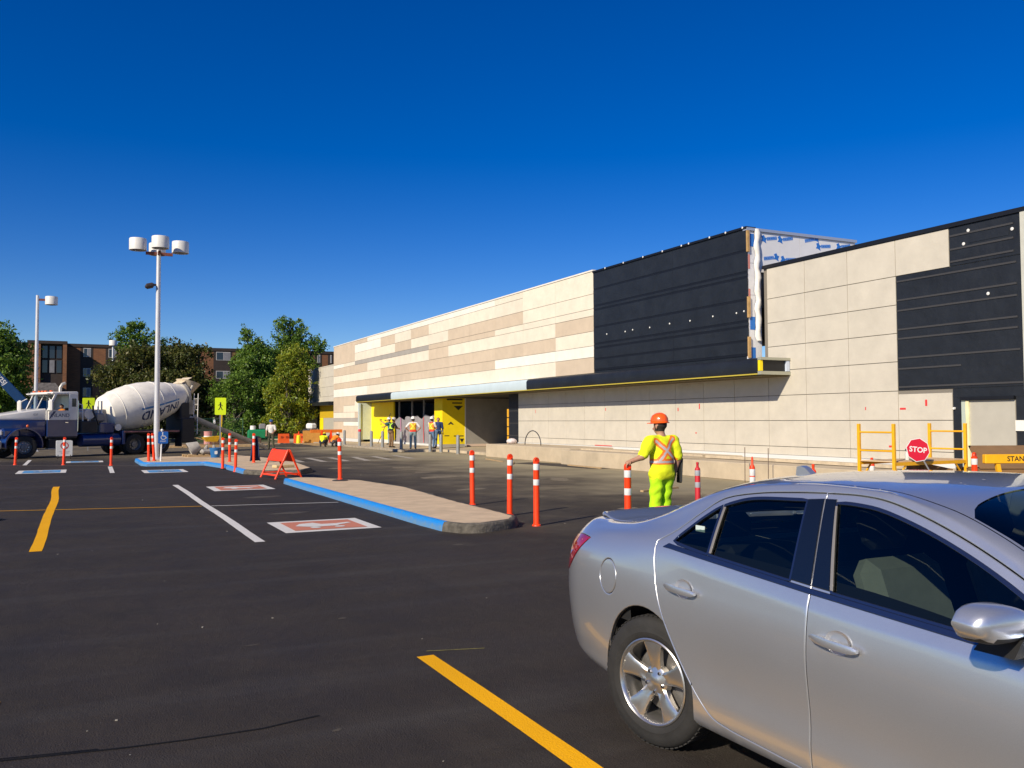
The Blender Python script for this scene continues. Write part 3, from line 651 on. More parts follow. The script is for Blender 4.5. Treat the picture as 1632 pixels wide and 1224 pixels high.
# ---------------------------------------------------------------- brick apartment block behind the trees
def brick_mat():
    m = bpy.data.materials.new('red_brown_brick'); m.use_nodes = True; nt = m.node_tree; b = nt.nodes['Principled BSDF']; L = nt.links.new
    tc = nt.nodes.new('ShaderNodeTexCoord'); sp = nt.nodes.new('ShaderNodeSeparateXYZ'); L(tc.outputs['Object'], sp.inputs[0])
    ad = nt.nodes.new('ShaderNodeMath'); ad.operation = 'ADD'; L(sp.outputs['X'], ad.inputs[0]); L(sp.outputs['Y'], ad.inputs[1])
    cb = nt.nodes.new('ShaderNodeCombineXYZ'); L(ad.outputs[0], cb.inputs[0]); L(sp.outputs['Z'], cb.inputs[1])
    br = nt.nodes.new('ShaderNodeTexBrick'); br.inputs['Scale'].default_value = 1.0; br.inputs['Brick Width'].default_value = .40; br.inputs['Row Height'].default_value = .13; br.inputs['Mortar Size'].default_value = .014
    br.inputs['Color1'].default_value = (.235, .092, .036, 1); br.inputs['Color2'].default_value = (.17, .066, .028, 1); br.inputs['Mortar'].default_value = (.19, .11, .065, 1)
    L(cb.outputs[0], br.inputs['Vector'])
    n = nt.nodes.new('ShaderNodeTexNoise'); n.inputs['Scale'].default_value = .6; n.inputs['Detail'].default_value = 5; L(tc.outputs['Object'], n.inputs['Vector'])
    mr = nt.nodes.new('ShaderNodeMapRange'); mr.inputs['To Min'].default_value = .75; mr.inputs['To Max'].default_value = 1.25; L(n.outputs['Fac'], mr.inputs['Value'])
    vm = nt.nodes.new('ShaderNodeVectorMath'); vm.operation = 'SCALE'; L(br.outputs['Color'], vm.inputs[0]); L(mr.outputs[0], vm.inputs['Scale']); L(vm.outputs[0], b.inputs['Base Color'])
    b.inputs['Roughness'].default_value = .9
    return m
BRICK = brick_mat(); DBROWN = mat('dark_brown_siding', (.035, .024, .020), .8, var=.2, vs=2); WFR = mat('white_window_frame', (.50, .48, .46), .5); PANE = mat('dark_window_pane', (.02, .025, .035), .08, spec=.8)
CURT = mat('pale_curtain', (.20, .20, .22), .8, var=.2, vs=3)
apt = thing('apartment_building', 'brown brick apartment block with dark window bays behind the trees', 'building')
YW = 128.0
mb = MB(); mb.box((-45, YW, 0), (60, YW+14, 11.5)); mb.build('wall', BRICK, apt, smooth=0)
MB().box((-45.2, YW-.12, 11.5), (60.2, YW+14, 11.9)).build('roof', DBROWN, apt, smooth=0)
# projecting stair bay
for x0, x1 in ((-6.2, -4.75), (-2.25, -1.8)): MB().box((x0, YW-2.6, 0), (x1, YW, 11.95)).build('brick_pier', BRICK, apt, smooth=0)
MB().box((-4.75, YW-2.0, 0), (-2.25, YW, 11.8)).build('stair_bay', DBROWN, apt, smooth=0)
MB().box((-6.25, YW-2.65, 11.6), (-1.75, YW, 11.98)).build('bay_coping', DBROWN, apt, smooth=0)
def window(x0, x1, z0, z1, y, white=True):
    f = MB().box((x0, y-.08, z0), (x1, y-.02, z1)).build('window', WFR if white else DBROWN, apt, smooth=0)
    w = x1-x0; n = 2
    for k in range(n):
        a = x0+.06+k*(w-.06)/n; b_ = x0+(k+1)*(w-.06)/n
        MB().box((a, y-.095, z0+.07), (b_, y-.081, z1-.07)).build('window_pane', PANE if k == 0 else CURT, f, smooth=0)
for k, (z0, z1) in enumerate(((9.75, 11.4), (7.9, 9.6))):
    for j in range(3): 
        x0 = -4.6+j*.8
        f = MB().box((x0, YW-2.08, z0), (x0+.66, YW-2.02, z1)).build('window', DBROWN, apt, smooth=0)
        MB().box((x0+.05, YW-2.095, z0+.06), (x0+.61, YW-2.081, z1-.06)).build('window_pane', CURT if (j == 1 and k == 1) else PANE, f, smooth=0)
def bay(xa, xb, side=1):
    MB().box((xa, YW-.02, 0), (xb, YW+.3, 11.5)).build('window_bay', DBROWN, apt, smooth=0)
    for z0, z1 in ((10.2, 11.36), (7.64, 8.71), (5.0, 6.15), (2.3, 3.5)): window(xa+.35, xb-.25, z0, z1, YW-.0)
for xa, xb in ((-.24, 1.25), (2.75, 4.3), (16.4, 18.9), (30.6, 31.6), (32.5, 33.3), (-12.6, -10.6), (9, 11), (23, 25.5), (-20, -18), (-27, -25)): bay(xa, xb)
mb = MB(); mb.box((-6.2, YW-4.5, 4.4), (-2.0, YW-2.6, 4.8)); mb.add([(-6.4, YW-5, 4.8), (-1.8, YW-5, 4.8), (-1.8, YW-2.6, 4.8), (-6.4, YW-2.6, 4.8), (-5.2, YW-3.4, 6.6), (-3.0, YW-3.4, 6.6), (-3.0, YW-2.6, 6.6), (-5.2, YW-2.6, 6.6)], [(0, 1, 5, 4), (1, 2, 6, 5), (3, 0, 4, 7), (4, 5, 6, 7)])
mb.build('porch_roof', mat('mottled_shingles', (.11, .10, .095), .9, var=.7, vs=2.5), apt, smooth=0)
for x in (-6.0, -2.2): MB().box((x-.15, YW-4.8, 0), (x+.15, YW-4.5, 4.4)).build('porch_post', DBROWN, apt, smooth=0)

# ---------------------------------------------------------------- trees
def leaf_mat(name, c0, c1, c2):
    m = bpy.data.materials.new(name); m.use_nodes = True; nt = m.node_tree; nt.nodes.clear(); L = nt.links.new
    o = nt.nodes.new('ShaderNodeOutputMaterial'); d = nt.nodes.new('ShaderNodeBsdfDiffuse'); t = nt.nodes.new('ShaderNodeBsdfTranslucent'); g = nt.nodes.new('ShaderNodeBsdfGlossy'); g.inputs['Roughness'].default_value = .45
    at = nt.nodes.new('ShaderNodeAttribute'); at.attribute_name = 'tint'
    cr = nt.nodes.new('ShaderNodeValToRGB'); e = cr.color_ramp.elements; e[0].color = (*c0, 1); e[1].color = (*c2, 1); k = e.new(.5); k.color = (*c1, 1)
    L(at.outputs['Fac'], cr.inputs[0]); L(cr.outputs[0], d.inputs[0]); L(cr.outputs[0], t.inputs[0])
    a = nt.nodes.new('ShaderNodeMixShader'); a.inputs[0].default_value = .35; L(d.outputs[0], a.inputs[1]); L(t.outputs[0], a.inputs[2])
    b = nt.nodes.new('ShaderNodeMixShader'); b.inputs[0].default_value = .03; L(a.outputs[0], b.inputs[1]); L(g.outputs[0], b.inputs[2]); L(b.outputs[0], o.inputs[0])
    return m
LG = leaf_mat('green_leaves', (.065, .125, .02), (.135, .245, .032), (.27, .37, .055))
LD = leaf_mat('dark_olive_leaves', (.055, .078, .018), (.10, .115, .026), (.20, .16, .04))
LY = leaf_mat('yellowing_leaves', (.12, .19, .022), (.25, .31, .026), (.50, .44, .03))
BARK = mat('grey_bark', (.10, .085, .07), .95, var=.3, vs=5, bump=.6, bs=12)
def tree(label, base, H, trunk_h, clusters, m, dens=1.0, leaf=.20, seed=1, group='trees behind the lot'):
    rg = np.random.default_rng(seed); rr = random.Random(seed)
    t = thing('tree', label, 'tree', base, 0, group)
    mb = MB(); r0 = .10+H*.016
    mb.tube([(0, 0, -.1), (.05, .02, trunk_h*.5), (-.05, .05, trunk_h), (.0, .0, trunk_h+(H-trunk_h)*.45)], [r0*1.2, r0, r0*.8, r0*.35], 8)
    for c in clusters:
        p = Vector(c[:3]); st = Vector((0, 0, trunk_h*rr.uniform(.6, 1.05)+max(0, (p.z-trunk_h)*.25)))
        mid = st.lerp(p, .5)+Vector((rr.uniform(-.3, .3), rr.uniform(-.3, .3), -.2))
        mb.tube([st, mid, p, p+(p-mid)*.12], [r0*.42, r0*.26, r0*.12, .015], 6)
        for _ in range(3):
            q = p+Vector((rr.uniform(-1, 1)*c[3], rr.uniform(-1, 1)*c[4], rr.uniform(-.6, .5)*c[5])); mb.tube([mid.lerp(p, .7), q], [r0*.13, .012], 5)
    mb.build('trunk', BARK, t, smooth=60)
    V = []; T = []
    for (cx, cy, cz, rx, ry, rz) in clusters:
        n = int(620*dens*(rx*ry*rz)**.62)+60
        # clumps inside the cluster, then leaves in each clump
        nc = max(5, n//16)
        d = rg.normal(size=(nc, 3)); d /= np.linalg.norm(d, axis=1, keepdims=True); rad = rg.uniform(.35, 1.3, nc)**.75
        ctr = np.stack([cx+d[:, 0]*rx*rad, cy+d[:, 1]*ry*rad, cz+d[:, 2]*rz*rad], 1)
        cs = rg.uniform(.16, .42, nc)*min(1.4, (rx+rz)/2)
        for c, s in zip(ctr, cs):
            k = int(rg.integers(10, 24)); q = rg.normal(size=(k, 3))*s*.55+c
            nn = rg.normal(size=(k, 3))+np.array([0, 0, .5]); nn /= np.linalg.norm(nn, axis=1, keepdims=True)
            a = np.cross(nn, rg.normal(size=(k, 3))); a /= np.linalg.norm(a, axis=1, keepdims=True); b = np.cross(nn, a)
            L = leaf*rg.uniform(.6, 1.3, k)[:, None]; Wd = L*.62
            quad = np.stack([q-a*L*.6, q+b*Wd*.5+nn*L*.06, q+a*L*.6, q-b*Wd*.5+nn*L*.06], 1)
            V.append(quad.reshape(-1, 3)); base_t = rg.uniform(.15, .7)
            T.append(np.repeat(np.clip(base_t+rg.normal(size=k)*.18, 0, 1), 4))
    V = np.concatenate(V); T = np.concatenate(T); nq = len(V)//4
    me = bpy.data.meshes.new('crown'); me.vertices.add(len(V)); me.vertices.foreach_set('co', V.ravel())
    me.loops.add(nq*4); me.loops.foreach_set('vertex_index', np.arange(nq*4)); me.polygons.add(nq); me.polygons.foreach_set('loop_start', np.arange(nq)*4)
    at = me.attributes.new('tint', 'FLOAT', 'POINT'); at.data.foreach_set('value', T)
    me.materials.append(m); me.update(); me.validate()
    o = bpy.data.objects.new('crown', me); COL.objects.link(o); o.parent = t
    return t
def blob(rng, n, w, d, z0, z1, r, top=1.0):
    """n clusters spread through a crown of half width w, half depth d between z0 and z1"""
    out = []
    for i in range(n):
        u = (i+rng.random())/n; z = z0+(z1-z0)*u; f = math.sin(math.pi*min(.95, .18+u*.72))**.7*(1-(1-top)*u)
        a = rng.uniform(0, 6.283); q = rng.uniform(.25, .9)
        out.append((w*f*q*math.cos(a), d*f*q*math.sin(a), z, r*rng.uniform(.7, 1.2), r*rng.uniform(.7, 1.2), r*rng.uniform(.55, .9)))
    return out
rt = random.Random(21)
tree('full green tree at the left edge beside the blue boom', (-5.9, 71.0, 0), 8.1, 1.6, blob(rt, 40, 3.2, 2.6, .9, 7.6, 1.25), LG, 1.15, .22, 1)
tree('green tree at the left edge behind the truck hood', (-9.8, 74.0, 0), 7.4, 1.6, blob(rt, 36, 3.0, 2.6, .9, 7.0, 1.25), LG, 1.1, .22, 2)
tree('tall slender green tree above the mixer drum', (4.5, 93.0, 0), 11.6, 5.0, [(-.9, 0, 9.9, 1.0, 1, .9), (.2, .3, 10.6, .9, 1, .8), (1.0, -.2, 10.0, 1.0, .9, .7), (.5, .2, 9.0, .9, .9, .7), (-.5, .2, 8.6, .9, .9, .9), (.2, 0, 7.6, 1.0, 1, 1.0), (-.4, .2, 10.9, .6, .6, .5)], LG, 1.1, .24, 3)
tree('broad dark olive tree behind the drum of the mixer', (4.4, 84.5, 0), 8.6, 2.2, blob(rt, 46, 3.2, 2.6, 1.0, 7.8, 1.25, .95), LD, 1.1, .22, 4)
tree('dark olive tree right of the light pole', (8.6, 85.5, 0), 8.8, 2.0, blob(rt, 42, 2.9, 2.4, .9, 7.9, 1.2, .95)+[(-.9, 0, 8.6, .8, .7, .6), (1.3, .1, 8.0, .9, .9, .7)], LD, 1.1, .22, 5)
tree('sparse pale tree top poking up behind the olive trees', (7.2, 95, 0), 10.2, 5, [(0, 0, 9.4, 1.0, .8, .6), (.6, .2, 8.6, 1.0, .8, .7), (-.5, 0, 8.8, .9, .8, .6)], LG, .55, .24, 6)
tree('tall green tree left of the yellowing one', (14.9, 87.0, 0), 10.9, 2.0, [(-.6, 0, 10.2, .6, .6, .8), (-.4, 0, 9.4, .9, .8, .8), (.3, 0, 8.6, 1.1, 1.0, .9)]+blob(rt, 40, 3.3, 2.5, .9, 8.4, 1.25, .75), LG, 1.1, .22, 7)
tree('tallest green tree beside the far store wing', (18.6, 89.5, 0), 12.1, 2.4, [(-.6, 0, 11.4, .8, .8, .7), (.6, .2, 11.5, 1.0, .8, .7), (1.4, 0, 10.6, .9, .9, .7), (-.4, .1, 10.3, 1.2, 1, .9), (.8, 0, 9.6, 1.3, 1.1, .9), (2.6, -.3, 9.2, 1.2, .9, .8), (3.1, 0, 9.6, .7, .7, .6)]+blob(rt, 42, 3.2, 2.5, 1.2, 9.2, 1.25, .85), LG, 1.1, .22, 8)
tree('yellow-green tree with turning leaves in front of the taller trees', (16.6, 78.5, 0), 8.3, 1.5, blob(rt, 40, 2.4, 2.0, .9, 7.8, .95, .6), LY, 1.1, .19, 9)
tree('small green tree low beside the pedestrian sign', (12.4, 82.0, 0), 6.2, 1.2, blob(rt, 30, 2.3, 2.0, .6, 5.6, 1.0, .8), LG, 1.0, .20, 10)
# bare twigs showing above the store roof
bt = thing('bare_tree', 'bare leafless tree top showing above the store roof', 'tree', (26.0, 78, 0))
mb = MB(); rb = random.Random(8)
def twig(p, d, L, r, n):
    q = p+d*L; mb.tube([p, p.lerp(q, .5)+Vector((rb.uniform(-.1, .1), rb.uniform(-.1, .1), .05)), q], [r, r*.8, r*.55], 5)
    if n:
        for _ in range(3):
            dd = (d+Vector((rb.uniform(-.8, .8), rb.uniform(-.8, .8), rb.uniform(-.1, .5)))).normalized(); twig(q, dd, L*rb.uniform(.55, .8), r*.55, n-1)
mb.tube([(0, 0, -.1), (0, 0, 5.2)], [.22, .15], 8); twig(Vector((0, 0, 5.1)), Vector((0, 0, 1)), 1.8, .10, 4)
mb.build('branches', BARK, bt, smooth=60)
# dark solid box standing in for the line of shade before the block
mb = MB(); mb.box((6, 104, 0), (34, 110, 4.6)); cp_ = mb.build('shade_box', DBROWN, None, smooth=0); tag(cp_, 'dark low box standing in for the shade behind the trees', 'shade_box')

lawn = struct(MB().add([(-60, 74, .02), (18.3, 74, .02), (18.3, 82.5, .02), (60, 82.5, .02), (60, 127.9, .02), (-60, 127.9, .02)], [(0, 1, 2, 3, 4, 5)]).build('lawn', mat('mown_grass', (.055, .075, .022), .95, var=.35, vs=.8, bump=.5, bs=20, coord='Object'), smooth=0))
# ---------------------------------------------------------------- light poles
POLEM = mat('painted_pole', (.62, .62, .63), .45, metal=.25, var=.06, vs=3)
HEADM = mat('lamp_drum_white', (.70, .69, .65), .5, var=.05, vs=3)
LENS = mat('lamp_lens', (.20, .20, .21), .25); ARMM = mat('red_brown_arm', (.20, .06, .04), .6); DKFL = mat('dark_bronze', (.035, .025, .025), .5)
def drum(parent, x, y, z, r=.335, h=.48):
    mb = MB(); mb.lathe([(r*.96, h), (r, h-.03), (r, 0), (r-.03, 0), (r-.03, .05), (0, .05)], 28); mb.lathe([(0, h), (r*.96, h)], 28, cap=False)
    o = mb.build('lamp_head', HEADM, parent, loc=(x, y, z)); MB().lathe([(r-.035, .04), (r*.7, -.015), (0, -.05)], 24, cap=False).build('lens', LENS, o)
def light_pole(label, loc, h, heads, flood=None):
    t = thing('light_pole', label, 'light pole', loc, 0, 'parking lot light poles')
    mb = MB(); mb.cyl((0, 0, 0), (0, 0, h), .115, .085, 16); mb.build('pole', POLEM, t)
    mb = MB(); mb.box((-.2, -.2, 0), (.2, .2, .03), ch=.01); mb.cyl((0, 0, .03), (0, 0, .12), .16, .125, 16)
    for a in (-.14, .14):
        for b in (-.14, .14): mb.cyl((a, b, .03), (a, b, .08), .018, .018, 6)
    mb.build('base_plate', POLEM, t)
    for x, y, z in heads:
        if abs(x)+abs(y) > .1: MB().box((0, -.05, -.06), (math.hypot(x, y)-.3, .05, .06), M=TR(0, 0, h-.25) @ RZ(math.atan2(y, x))).build('arm', ARMM, t)
        drum(t, x, y, z)
    if flood:
        mb = MB(); mb.box((-.36, -.20, -.10), (.0, .20, .10), M=TR(-.16, 0, flood) @ RY(R(-16)), ch=.07); mb.box((-.2, -.04, -.04), (.0, .04, .04), M=TR(0, 0, flood))
        mb.build('flood_light', DKFL, t)
    return t
hz = 8.72
light_pole('tall light pole with four drum heads on the far island', (2.78, 38.9, .15), 8.75, [(-.80, 0, hz-.13), (.84, 0, hz-.13), (0, -.80, hz-.13), (0, .80, hz-.13)], 7.2)
light_pole('single-headed light pole behind the cab of the mixer truck', (-2.4, 58.0, 0), 9.1, [(.72, 0, 8.58)])
light_pole('distant light pole with one drum head against the olive trees', (2.5, 88, 0), 8.65, [(0, 0, 8.65)])

# ---------------------------------------------------------------- orange delineator posts
ORNG = mat('orange_plastic', (.95, .055, .004), .45, var=.08, vs=6); ORND = mat('faded_red_plastic', (.55, .02, .03), .5, var=.1, vs=6)
REFL = mat('white_reflective', (.72, .72, .70), .35, var=.1, vs=20); RUBB = mat('black_rubber_base', (.03, .03, .03), .8, var=.2, vs=9); REFG = mat('grey_reflective', (.36, .37, .40), .4)
def make_post(kind):
    t = bpy.data.objects.new('delineator_post', None); COL.objects.link(t)
    om = ORND if kind == 'knob_red' else ORNG
    if kind.startswith('tube'):
        prof = [(.058, 0), (.056, .02), (.052, .06), (.049, .60), (.049, .955), (.052, .965), (.052, .985)]
        MB().lathe(prof, 18).build('tube', om, t)
        mb = MB()   # loop top: flat rounded plate with finger hole look
        mb.lathe([(0, -.022), (.05, -.022), (.056, -.012), (.056, .012), (.05, .022), (0, .022)], 18, M=TR(0, 0, 1.0) @ RX(R(90)) @ RZ(0)); mb.build('cap', om, t)
        bands = ((.86, .955), (.625, .715))
    else:
        MB().lathe([(.058, 0), (.052, .05), (.050, .78), (.046, .80), (.026, .82), (.022, .87), (.028, .885), (.024, .91), (0, .915)] if kind != 'knob_tall' else [(.058, 0), (.052, .05), (.050, .80), (.044, .83), (.024, .86), (.019, .97), (.012, 1.0), (0, 1.005)], 18).build('tube', om, t)
        bands = ((.66, .76), (.44, .54)) if kind != 'knob_tall' else ((.66, .78), (.52, .64))
    for a, b in bands: MB().lathe([(.0512, a), (.0522, a+.004), (.0522, b-.004), (.0512, b)], 18, cap=False).build('reflective_band', REFG if kind == 'knob_red' else REFL, t)
    MB().lathe([(.0, .0), (.075, 0), (.07, .018), (.055, .03)], 18, cap=False).build('foot', om, t)
    return t
PROTO = {}
def post(kind, x, y, z, label, h=1.0, base=False, lean=(0, 0)):
    if kind not in PROTO: PROTO[kind] = o = make_post(kind)
    else: o = copy_tree(PROTO[kind])
    o.location = (x, y, z+(.028 if base else 0)); o.scale = (1, 1, h); o.rotation_euler = (lean[0], lean[1], random.uniform(0, .6)); tag(o, label, 'delineator post', 'orange delineator posts')
    if base:
        MB().lathe([(0, -.028), (.21, -.028), (.20, -.012), (.12, 0), (.06, .01)], 24, cap=False).build('base_or_shadow_disc', RUBB, o)
    return o
def rb_post(*a, **k): return post(*a, **k)
H = 1.05
post('tube', 6.65, 12.69, 0, 'orange post just off the near tip of the blue-curbed island, rightmost of three', H, lean=(0, .0))
post('tube', 6.92, 14.24, 0, 'orange post at the right edge of the near island, middle of three', H, lean=(.015, .0))
post('tube', 7.12, 16.37, 0, 'orange post right of the near island, leftmost and farthest of three', H, lean=(0, -.01))
post('tube', 6.91, 10.42, 0, 'orange post under the hand of the worker in yellow', H)
post('tube_base', 6.1, 22.7, .148, 'orange post on a round black base on top of the near island', H-.02, base=True, lean=(0, -.02))
post('tube', -2.36, 40.4, 0, 'orange post in front of the front wheel of the truck', H, lean=(.02, .03))
post('tube', -.62, 39.3, 0, 'orange post in front of the white folding sign', H, lean=(0, .03))
post('tube', 1.06, 37.8, 0, 'orange post at the end of a short white bay line before the truck', H, lean=(0, .01))
post('tube', 2.40, 37.5, .148, 'left one of two orange posts at the foot of the tall light pole', H, lean=(0, -.01))
post('tube', 2.62, 37.75, .148, 'right one of two orange posts at the foot of the tall light pole, leaning', H, lean=(0, -.07))
post('tube_base', 4.54, 32.7, 0, 'orange post left of the pair beside the far blue curb', H, base=True)
post('tube', 5.15, 35.3, .148, 'orange post standing back on the far island near the blue bin', H)
post('tube', 4.70, 30.9, 0, 'orange post at the near tip of the far blue curb', H, lean=(0, .02))
post('tube', 5.85, 34.1, .148, 'orange post with a dark blue jacket hung behind it', H)
post('knob_red', 10.37, 13.29, 0, 'dull red knob-topped post right of the worker in yellow', 1.0)
post('knob_tall', 11.09, 12.61, 0, 'long-necked orange post with two broad white bands above the car roof', 1.02)
post('knob', 11.65, 11.67, 0, 'orange round-topped post right of the antenna fin of the car', 1.0)
post('knob', 13.75, 12.25, 0, 'orange post behind the left frame of the scaffold', 1.05)
post('tube', 13.72, 10.05, 0, 'orange and white post beside the right end of the scaffold', 1.07)
# jacket hung on a post
mb = MB(); vs = []; fs = []; rj = random.Random(4)
n = 14; rows = [(.99, .05), (.93, .085), (.80, .10), (.55, .125), (.30, .15), (.06, .19)]
for k, (z, r) in enumerate(rows):
    for i in range(n):
        a = R(-35)+R(250)*i/(n-1); f = 1+.16*math.sin(i*1.9+k*.6)+rj.uniform(-.05, .05); vs.append((math.cos(a)*r*f*.95+.02, math.sin(a)*r*f*.9+.035, z+rj.uniform(-.01, .01)))
for k in range(len(rows)-1):
    for i in range(n-1): fs.append((k*n+i, k*n+i+1, (k+1)*n+i+1, (k+1)*n+i))
NAVY = mat('navy_cloth', (.012, .028, .095), .9, var=.25, vs=5)
jk = mb.add(vs, fs).build('jacket', NAVY, None, smooth=180, loc=(5.89, 34.12, .15)); md = jk.modifiers.new('t', 'SOLIDIFY'); md.thickness = .015
tag(jk, 'dark blue jacket hung over an orange post on the far island', 'jacket')
# ---------------------------------------------------------------- signs
YGR = mat('fluorescent_sign_green', (.72, .92, .01), .5); BLK = mat('sign_black', (.01, .01, .01), .6); STEEL = mat('galvanised_post', (.36, .36, .37), .45, metal=.5, var=.1)
SBLU = mat('sign_blue', (.012, .11, .42), .5); SWHT = mat('sign_white', (.76, .76, .74), .55); SRED = mat('sign_red', (.62, .012, .035), .4)
def rrect(w, h, r, n=5):
    p = []
    for cx, cy, a0 in ((w/2-r, h/2-r, 0), (-w/2+r, h/2-r, 90), (-w/2+r, -h/2+r, 180), (w/2-r, -h/2+r, 270)):
        for i in range(n): a = R(a0+90*i/(n-1)); p.append((cx+r*math.cos(a), cy+r*math.sin(a)))
    return p
FACE = RX(R(90))   # xy drawing plane -> upright, facing -Y
def walker(s):
    mb = MB(); c = [(.0+.07*s*math.cos(i*.5236), .36*s+.07*s*math.sin(i*.5236), .0) for i in range(12)]; mb.add(c, [tuple(range(12))])
    strokes(mb, [[(0, .25*s), (.01*s, .0)]], .13*s, 0); strokes(mb, [[(.01*s, .0), (.09*s, -.18*s), (.17*s, -.36*s)], [(-.01*s, .0), (-.06*s, -.18*s), (-.17*s, -.36*s)]], .075*s, 0)
    strokes(mb, [[(.0, .22*s), (.14*s, .10*s), (.20*s, .02*s)], [(-.02*s, .22*s), (-.14*s, .12*s), (-.20*s, .10*s)]], .055*s, 0); strokes(mb, [[(-.17*s, -.36*s), (-.23*s, -.36*s)], [(.17*s, -.36*s), (.21*s, -.33*s)]], .05*s, 0)
    return mb
def ped_sign(label, loc, z0, w, h, rz=0):
    t = thing('pedestrian_sign', label, 'road sign', loc, rz, 'pedestrian crossing signs')
    MB().box((-.03, .01, 0), (.03, .05, z0+h*.9)).build('post', STEEL, t, smooth=0)
    p = MB().prism(rrect(w, h, .05), 0, .006, M=TR(0, 0, z0+h/2) @ FACE).build('sign_plate', YGR, t, smooth=0)
    wk = walker(min(w, h)*.92); wk.v = [tuple(TR(0, -.009, z0+h/2) @ FACE @ Vector(q)) for q in wk.v]; wk.build('walking_figure', BLK, p, smooth=0)
ped_sign('yellow-green pedestrian crossing sign standing in front of the chute', (6.1, 44.9, 0), 2.02, .52, .84, R(-4))
ped_sign('pedestrian crossing sign between the truck cab and drum', (.36, 57.7, 0), 2.32, .66, .80, R(6))
# accessible parking sign
t = thing('accessible_parking_sign', 'small blue accessible parking sign on a white post by the tall light pole', 'parking sign', (2.82, 37.2, .148), R(3))
MB().cyl((0, 0, 0), (.035, 0, 1.18), .03, .03, 10).build('post', SWHT, t)
MB().sphere((.036, 0, 1.22), .055, 12, 8).build('post_cap', SWHT, t)
pl = MB().prism(rrect(.37, .47, .03), 0, .006, M=TR(.075, -.035, .93) @ FACE).build('sign_plate', SBLU, t, smooth=0)
mb = MB(); arc = [(.01+.085*math.cos(R(a)), -.01+.085*math.sin(R(a))) for a in range(110, 381, 18)]
strokes(mb, [arc, [(-.02, .13), (-.01, .04), (.07, .04), (.10, -.04), (.13, -.03)]], .028, 0); c = [(-.02+.026*math.cos(i*.5236), .165+.026*math.sin(i*.5236), 0) for i in range(12)]; mb.add(c, [tuple(range(12))])
mb.v = [tuple(TR(.075, -.044, .95) @ FACE @ Vector(q)) for q in mb.v]; mb.build('wheelchair_symbol', SWHT, pl, smooth=0)
tm = text_mb('PERMIT', .07); tm.v = [tuple(TR(.075, -.044, .78) @ FACE @ Vector(q)) for q in tm.v]; tm.build('lettering', SWHT, pl, smooth=0)
# white folding sign
t = thing('folding_sign', 'white folding sign with a red circle standing beside the truck', 'folding sign', (-.70, 45.6, 0), R(4))
for a, yy in ((-10, -.12), (10, .12)):
    M = TR(0, yy*1.2, 0) @ RX(R(-a)); b = MB().prism(rrect(.66, .72, .04), -.01, .01, M=M @ TR(0, 0, .50) @ FACE).build('panel', SWHT, t, smooth=0)
    for x in (-.26, .26): MB().box((x-.015, -.012, -.01), (x+.015, .012, .2), M=M).build('leg', DKFL, t, smooth=0)
    if yy < 0:
        mb = MB(); ring = [(.15*math.cos(R(q)), .13+.15*math.sin(R(q))) for q in range(0, 361, 15)]; strokes(mb, [ring, [(-.10, .23), (.10, .03)]], .035, 0)
        mb.v = [tuple(M @ TR(0, -.014, .50) @ FACE @ Vector(q)) for q in mb.v]; mb.build('prohibition_circle', SRED, b, smooth=0)
        for k, z in enumerate((-.14, -.22)):
            tm = text_mb('NO PARKING' if k == 0 else 'ANY TIME', .075); tm.v = [tuple(M @ TR(0, -.014, .50) @ FACE @ (Vector(q)+Vector((0, z, 0)))) for q in tm.v]; tm.build('lettering', mat('faint_grey_print', (.45, .40, .40), .7), b, smooth=0)
# orange A-frame barricade
t = thing('barricade', 'orange folding A-frame barricade standing between the two islands', 'barricade', (5.42, 26.9, 0), R(9))
for y, nm in ((-.62, 'near'), (.62, 'far')):
    for sx in (-1, 1):
        mb = MB(); mb.box((-.022, -.03, 0), (.022, .03, .95), M=TR(sx*.41, y, 0) @ RY(R(-sx*24.5)), ch=.006); mb.build('leg', ORNG, t, smooth=0)
    MB().box((-.33, y-.02, .135), (.33, y+.02, .175)).build('cross_brace', ORNG, t, smooth=0)
for sx in (-1, 1):
    M = TR(sx*.41, 0, 0) @ RY(R(-sx*24.5)); MB().box((-.03, -.66, .56), (.03, .66, .92), M=M, ch=.01).build('board', ORNG, t, smooth=0)
    MB().box((-.015, -.6, .10), (.015, .6, .15), M=M).build('bottom_rail', ORNG, t, smooth=0)
# ---------------------------------------------------------------- bollards
BOLM = mat('grey_bollard', (.26, .27, .27), .6, metal=.1, var=.15, vs=4)
bl = [(15.35, 56.1, .13, 'farthest grey bollard, beside the tan wall'), (15.4, 52.8, .13, 'grey bollard with a red cap in front of the wall corner'), (15.6, 51.0, .13, 'grey bollard left of the first yellow board'), (15.75, 49.3, .13, 'grey bollard in front of the first yellow board'),
      (15.9, 46.4, .13, 'grey bollard beside the man in black'), (16.9, 44.55, 0, 'grey bollard in front of the worker with folded arms, between the two vests'), (17.15, 43.6, 0, 'grey bollard before the left edge of the second yellow board'), (17.0, 40.9, 0, 'nearest grey bollard, before the second yellow board')]
b0 = None
for x, y, z, lb in bl:
    if b0 is None:
        b0 = bpy.data.objects.new('bollard', None); COL.objects.link(b0)
        MB().lathe([(.088, 0), (.088, .90), (.075, .94), (.04, .965), (0, .972)], 16).build('pipe', BOLM, b0); MB().lathe([(.12, 0), (.115, .02), (.09, .03)], 16, cap=False).build('grout_collar', CONC2, b0); o = b0
    else: o = copy_tree(b0)
    o.location = (x, y, z); tag(o, lb, 'bollard', 'grey bollards along the sidewalk')
    if 'red cap' in lb: MB().lathe([(.093, .90), (.093, 1.02), (.08, 1.05), (0, 1.055)], 16).build('cap', SRED, o)
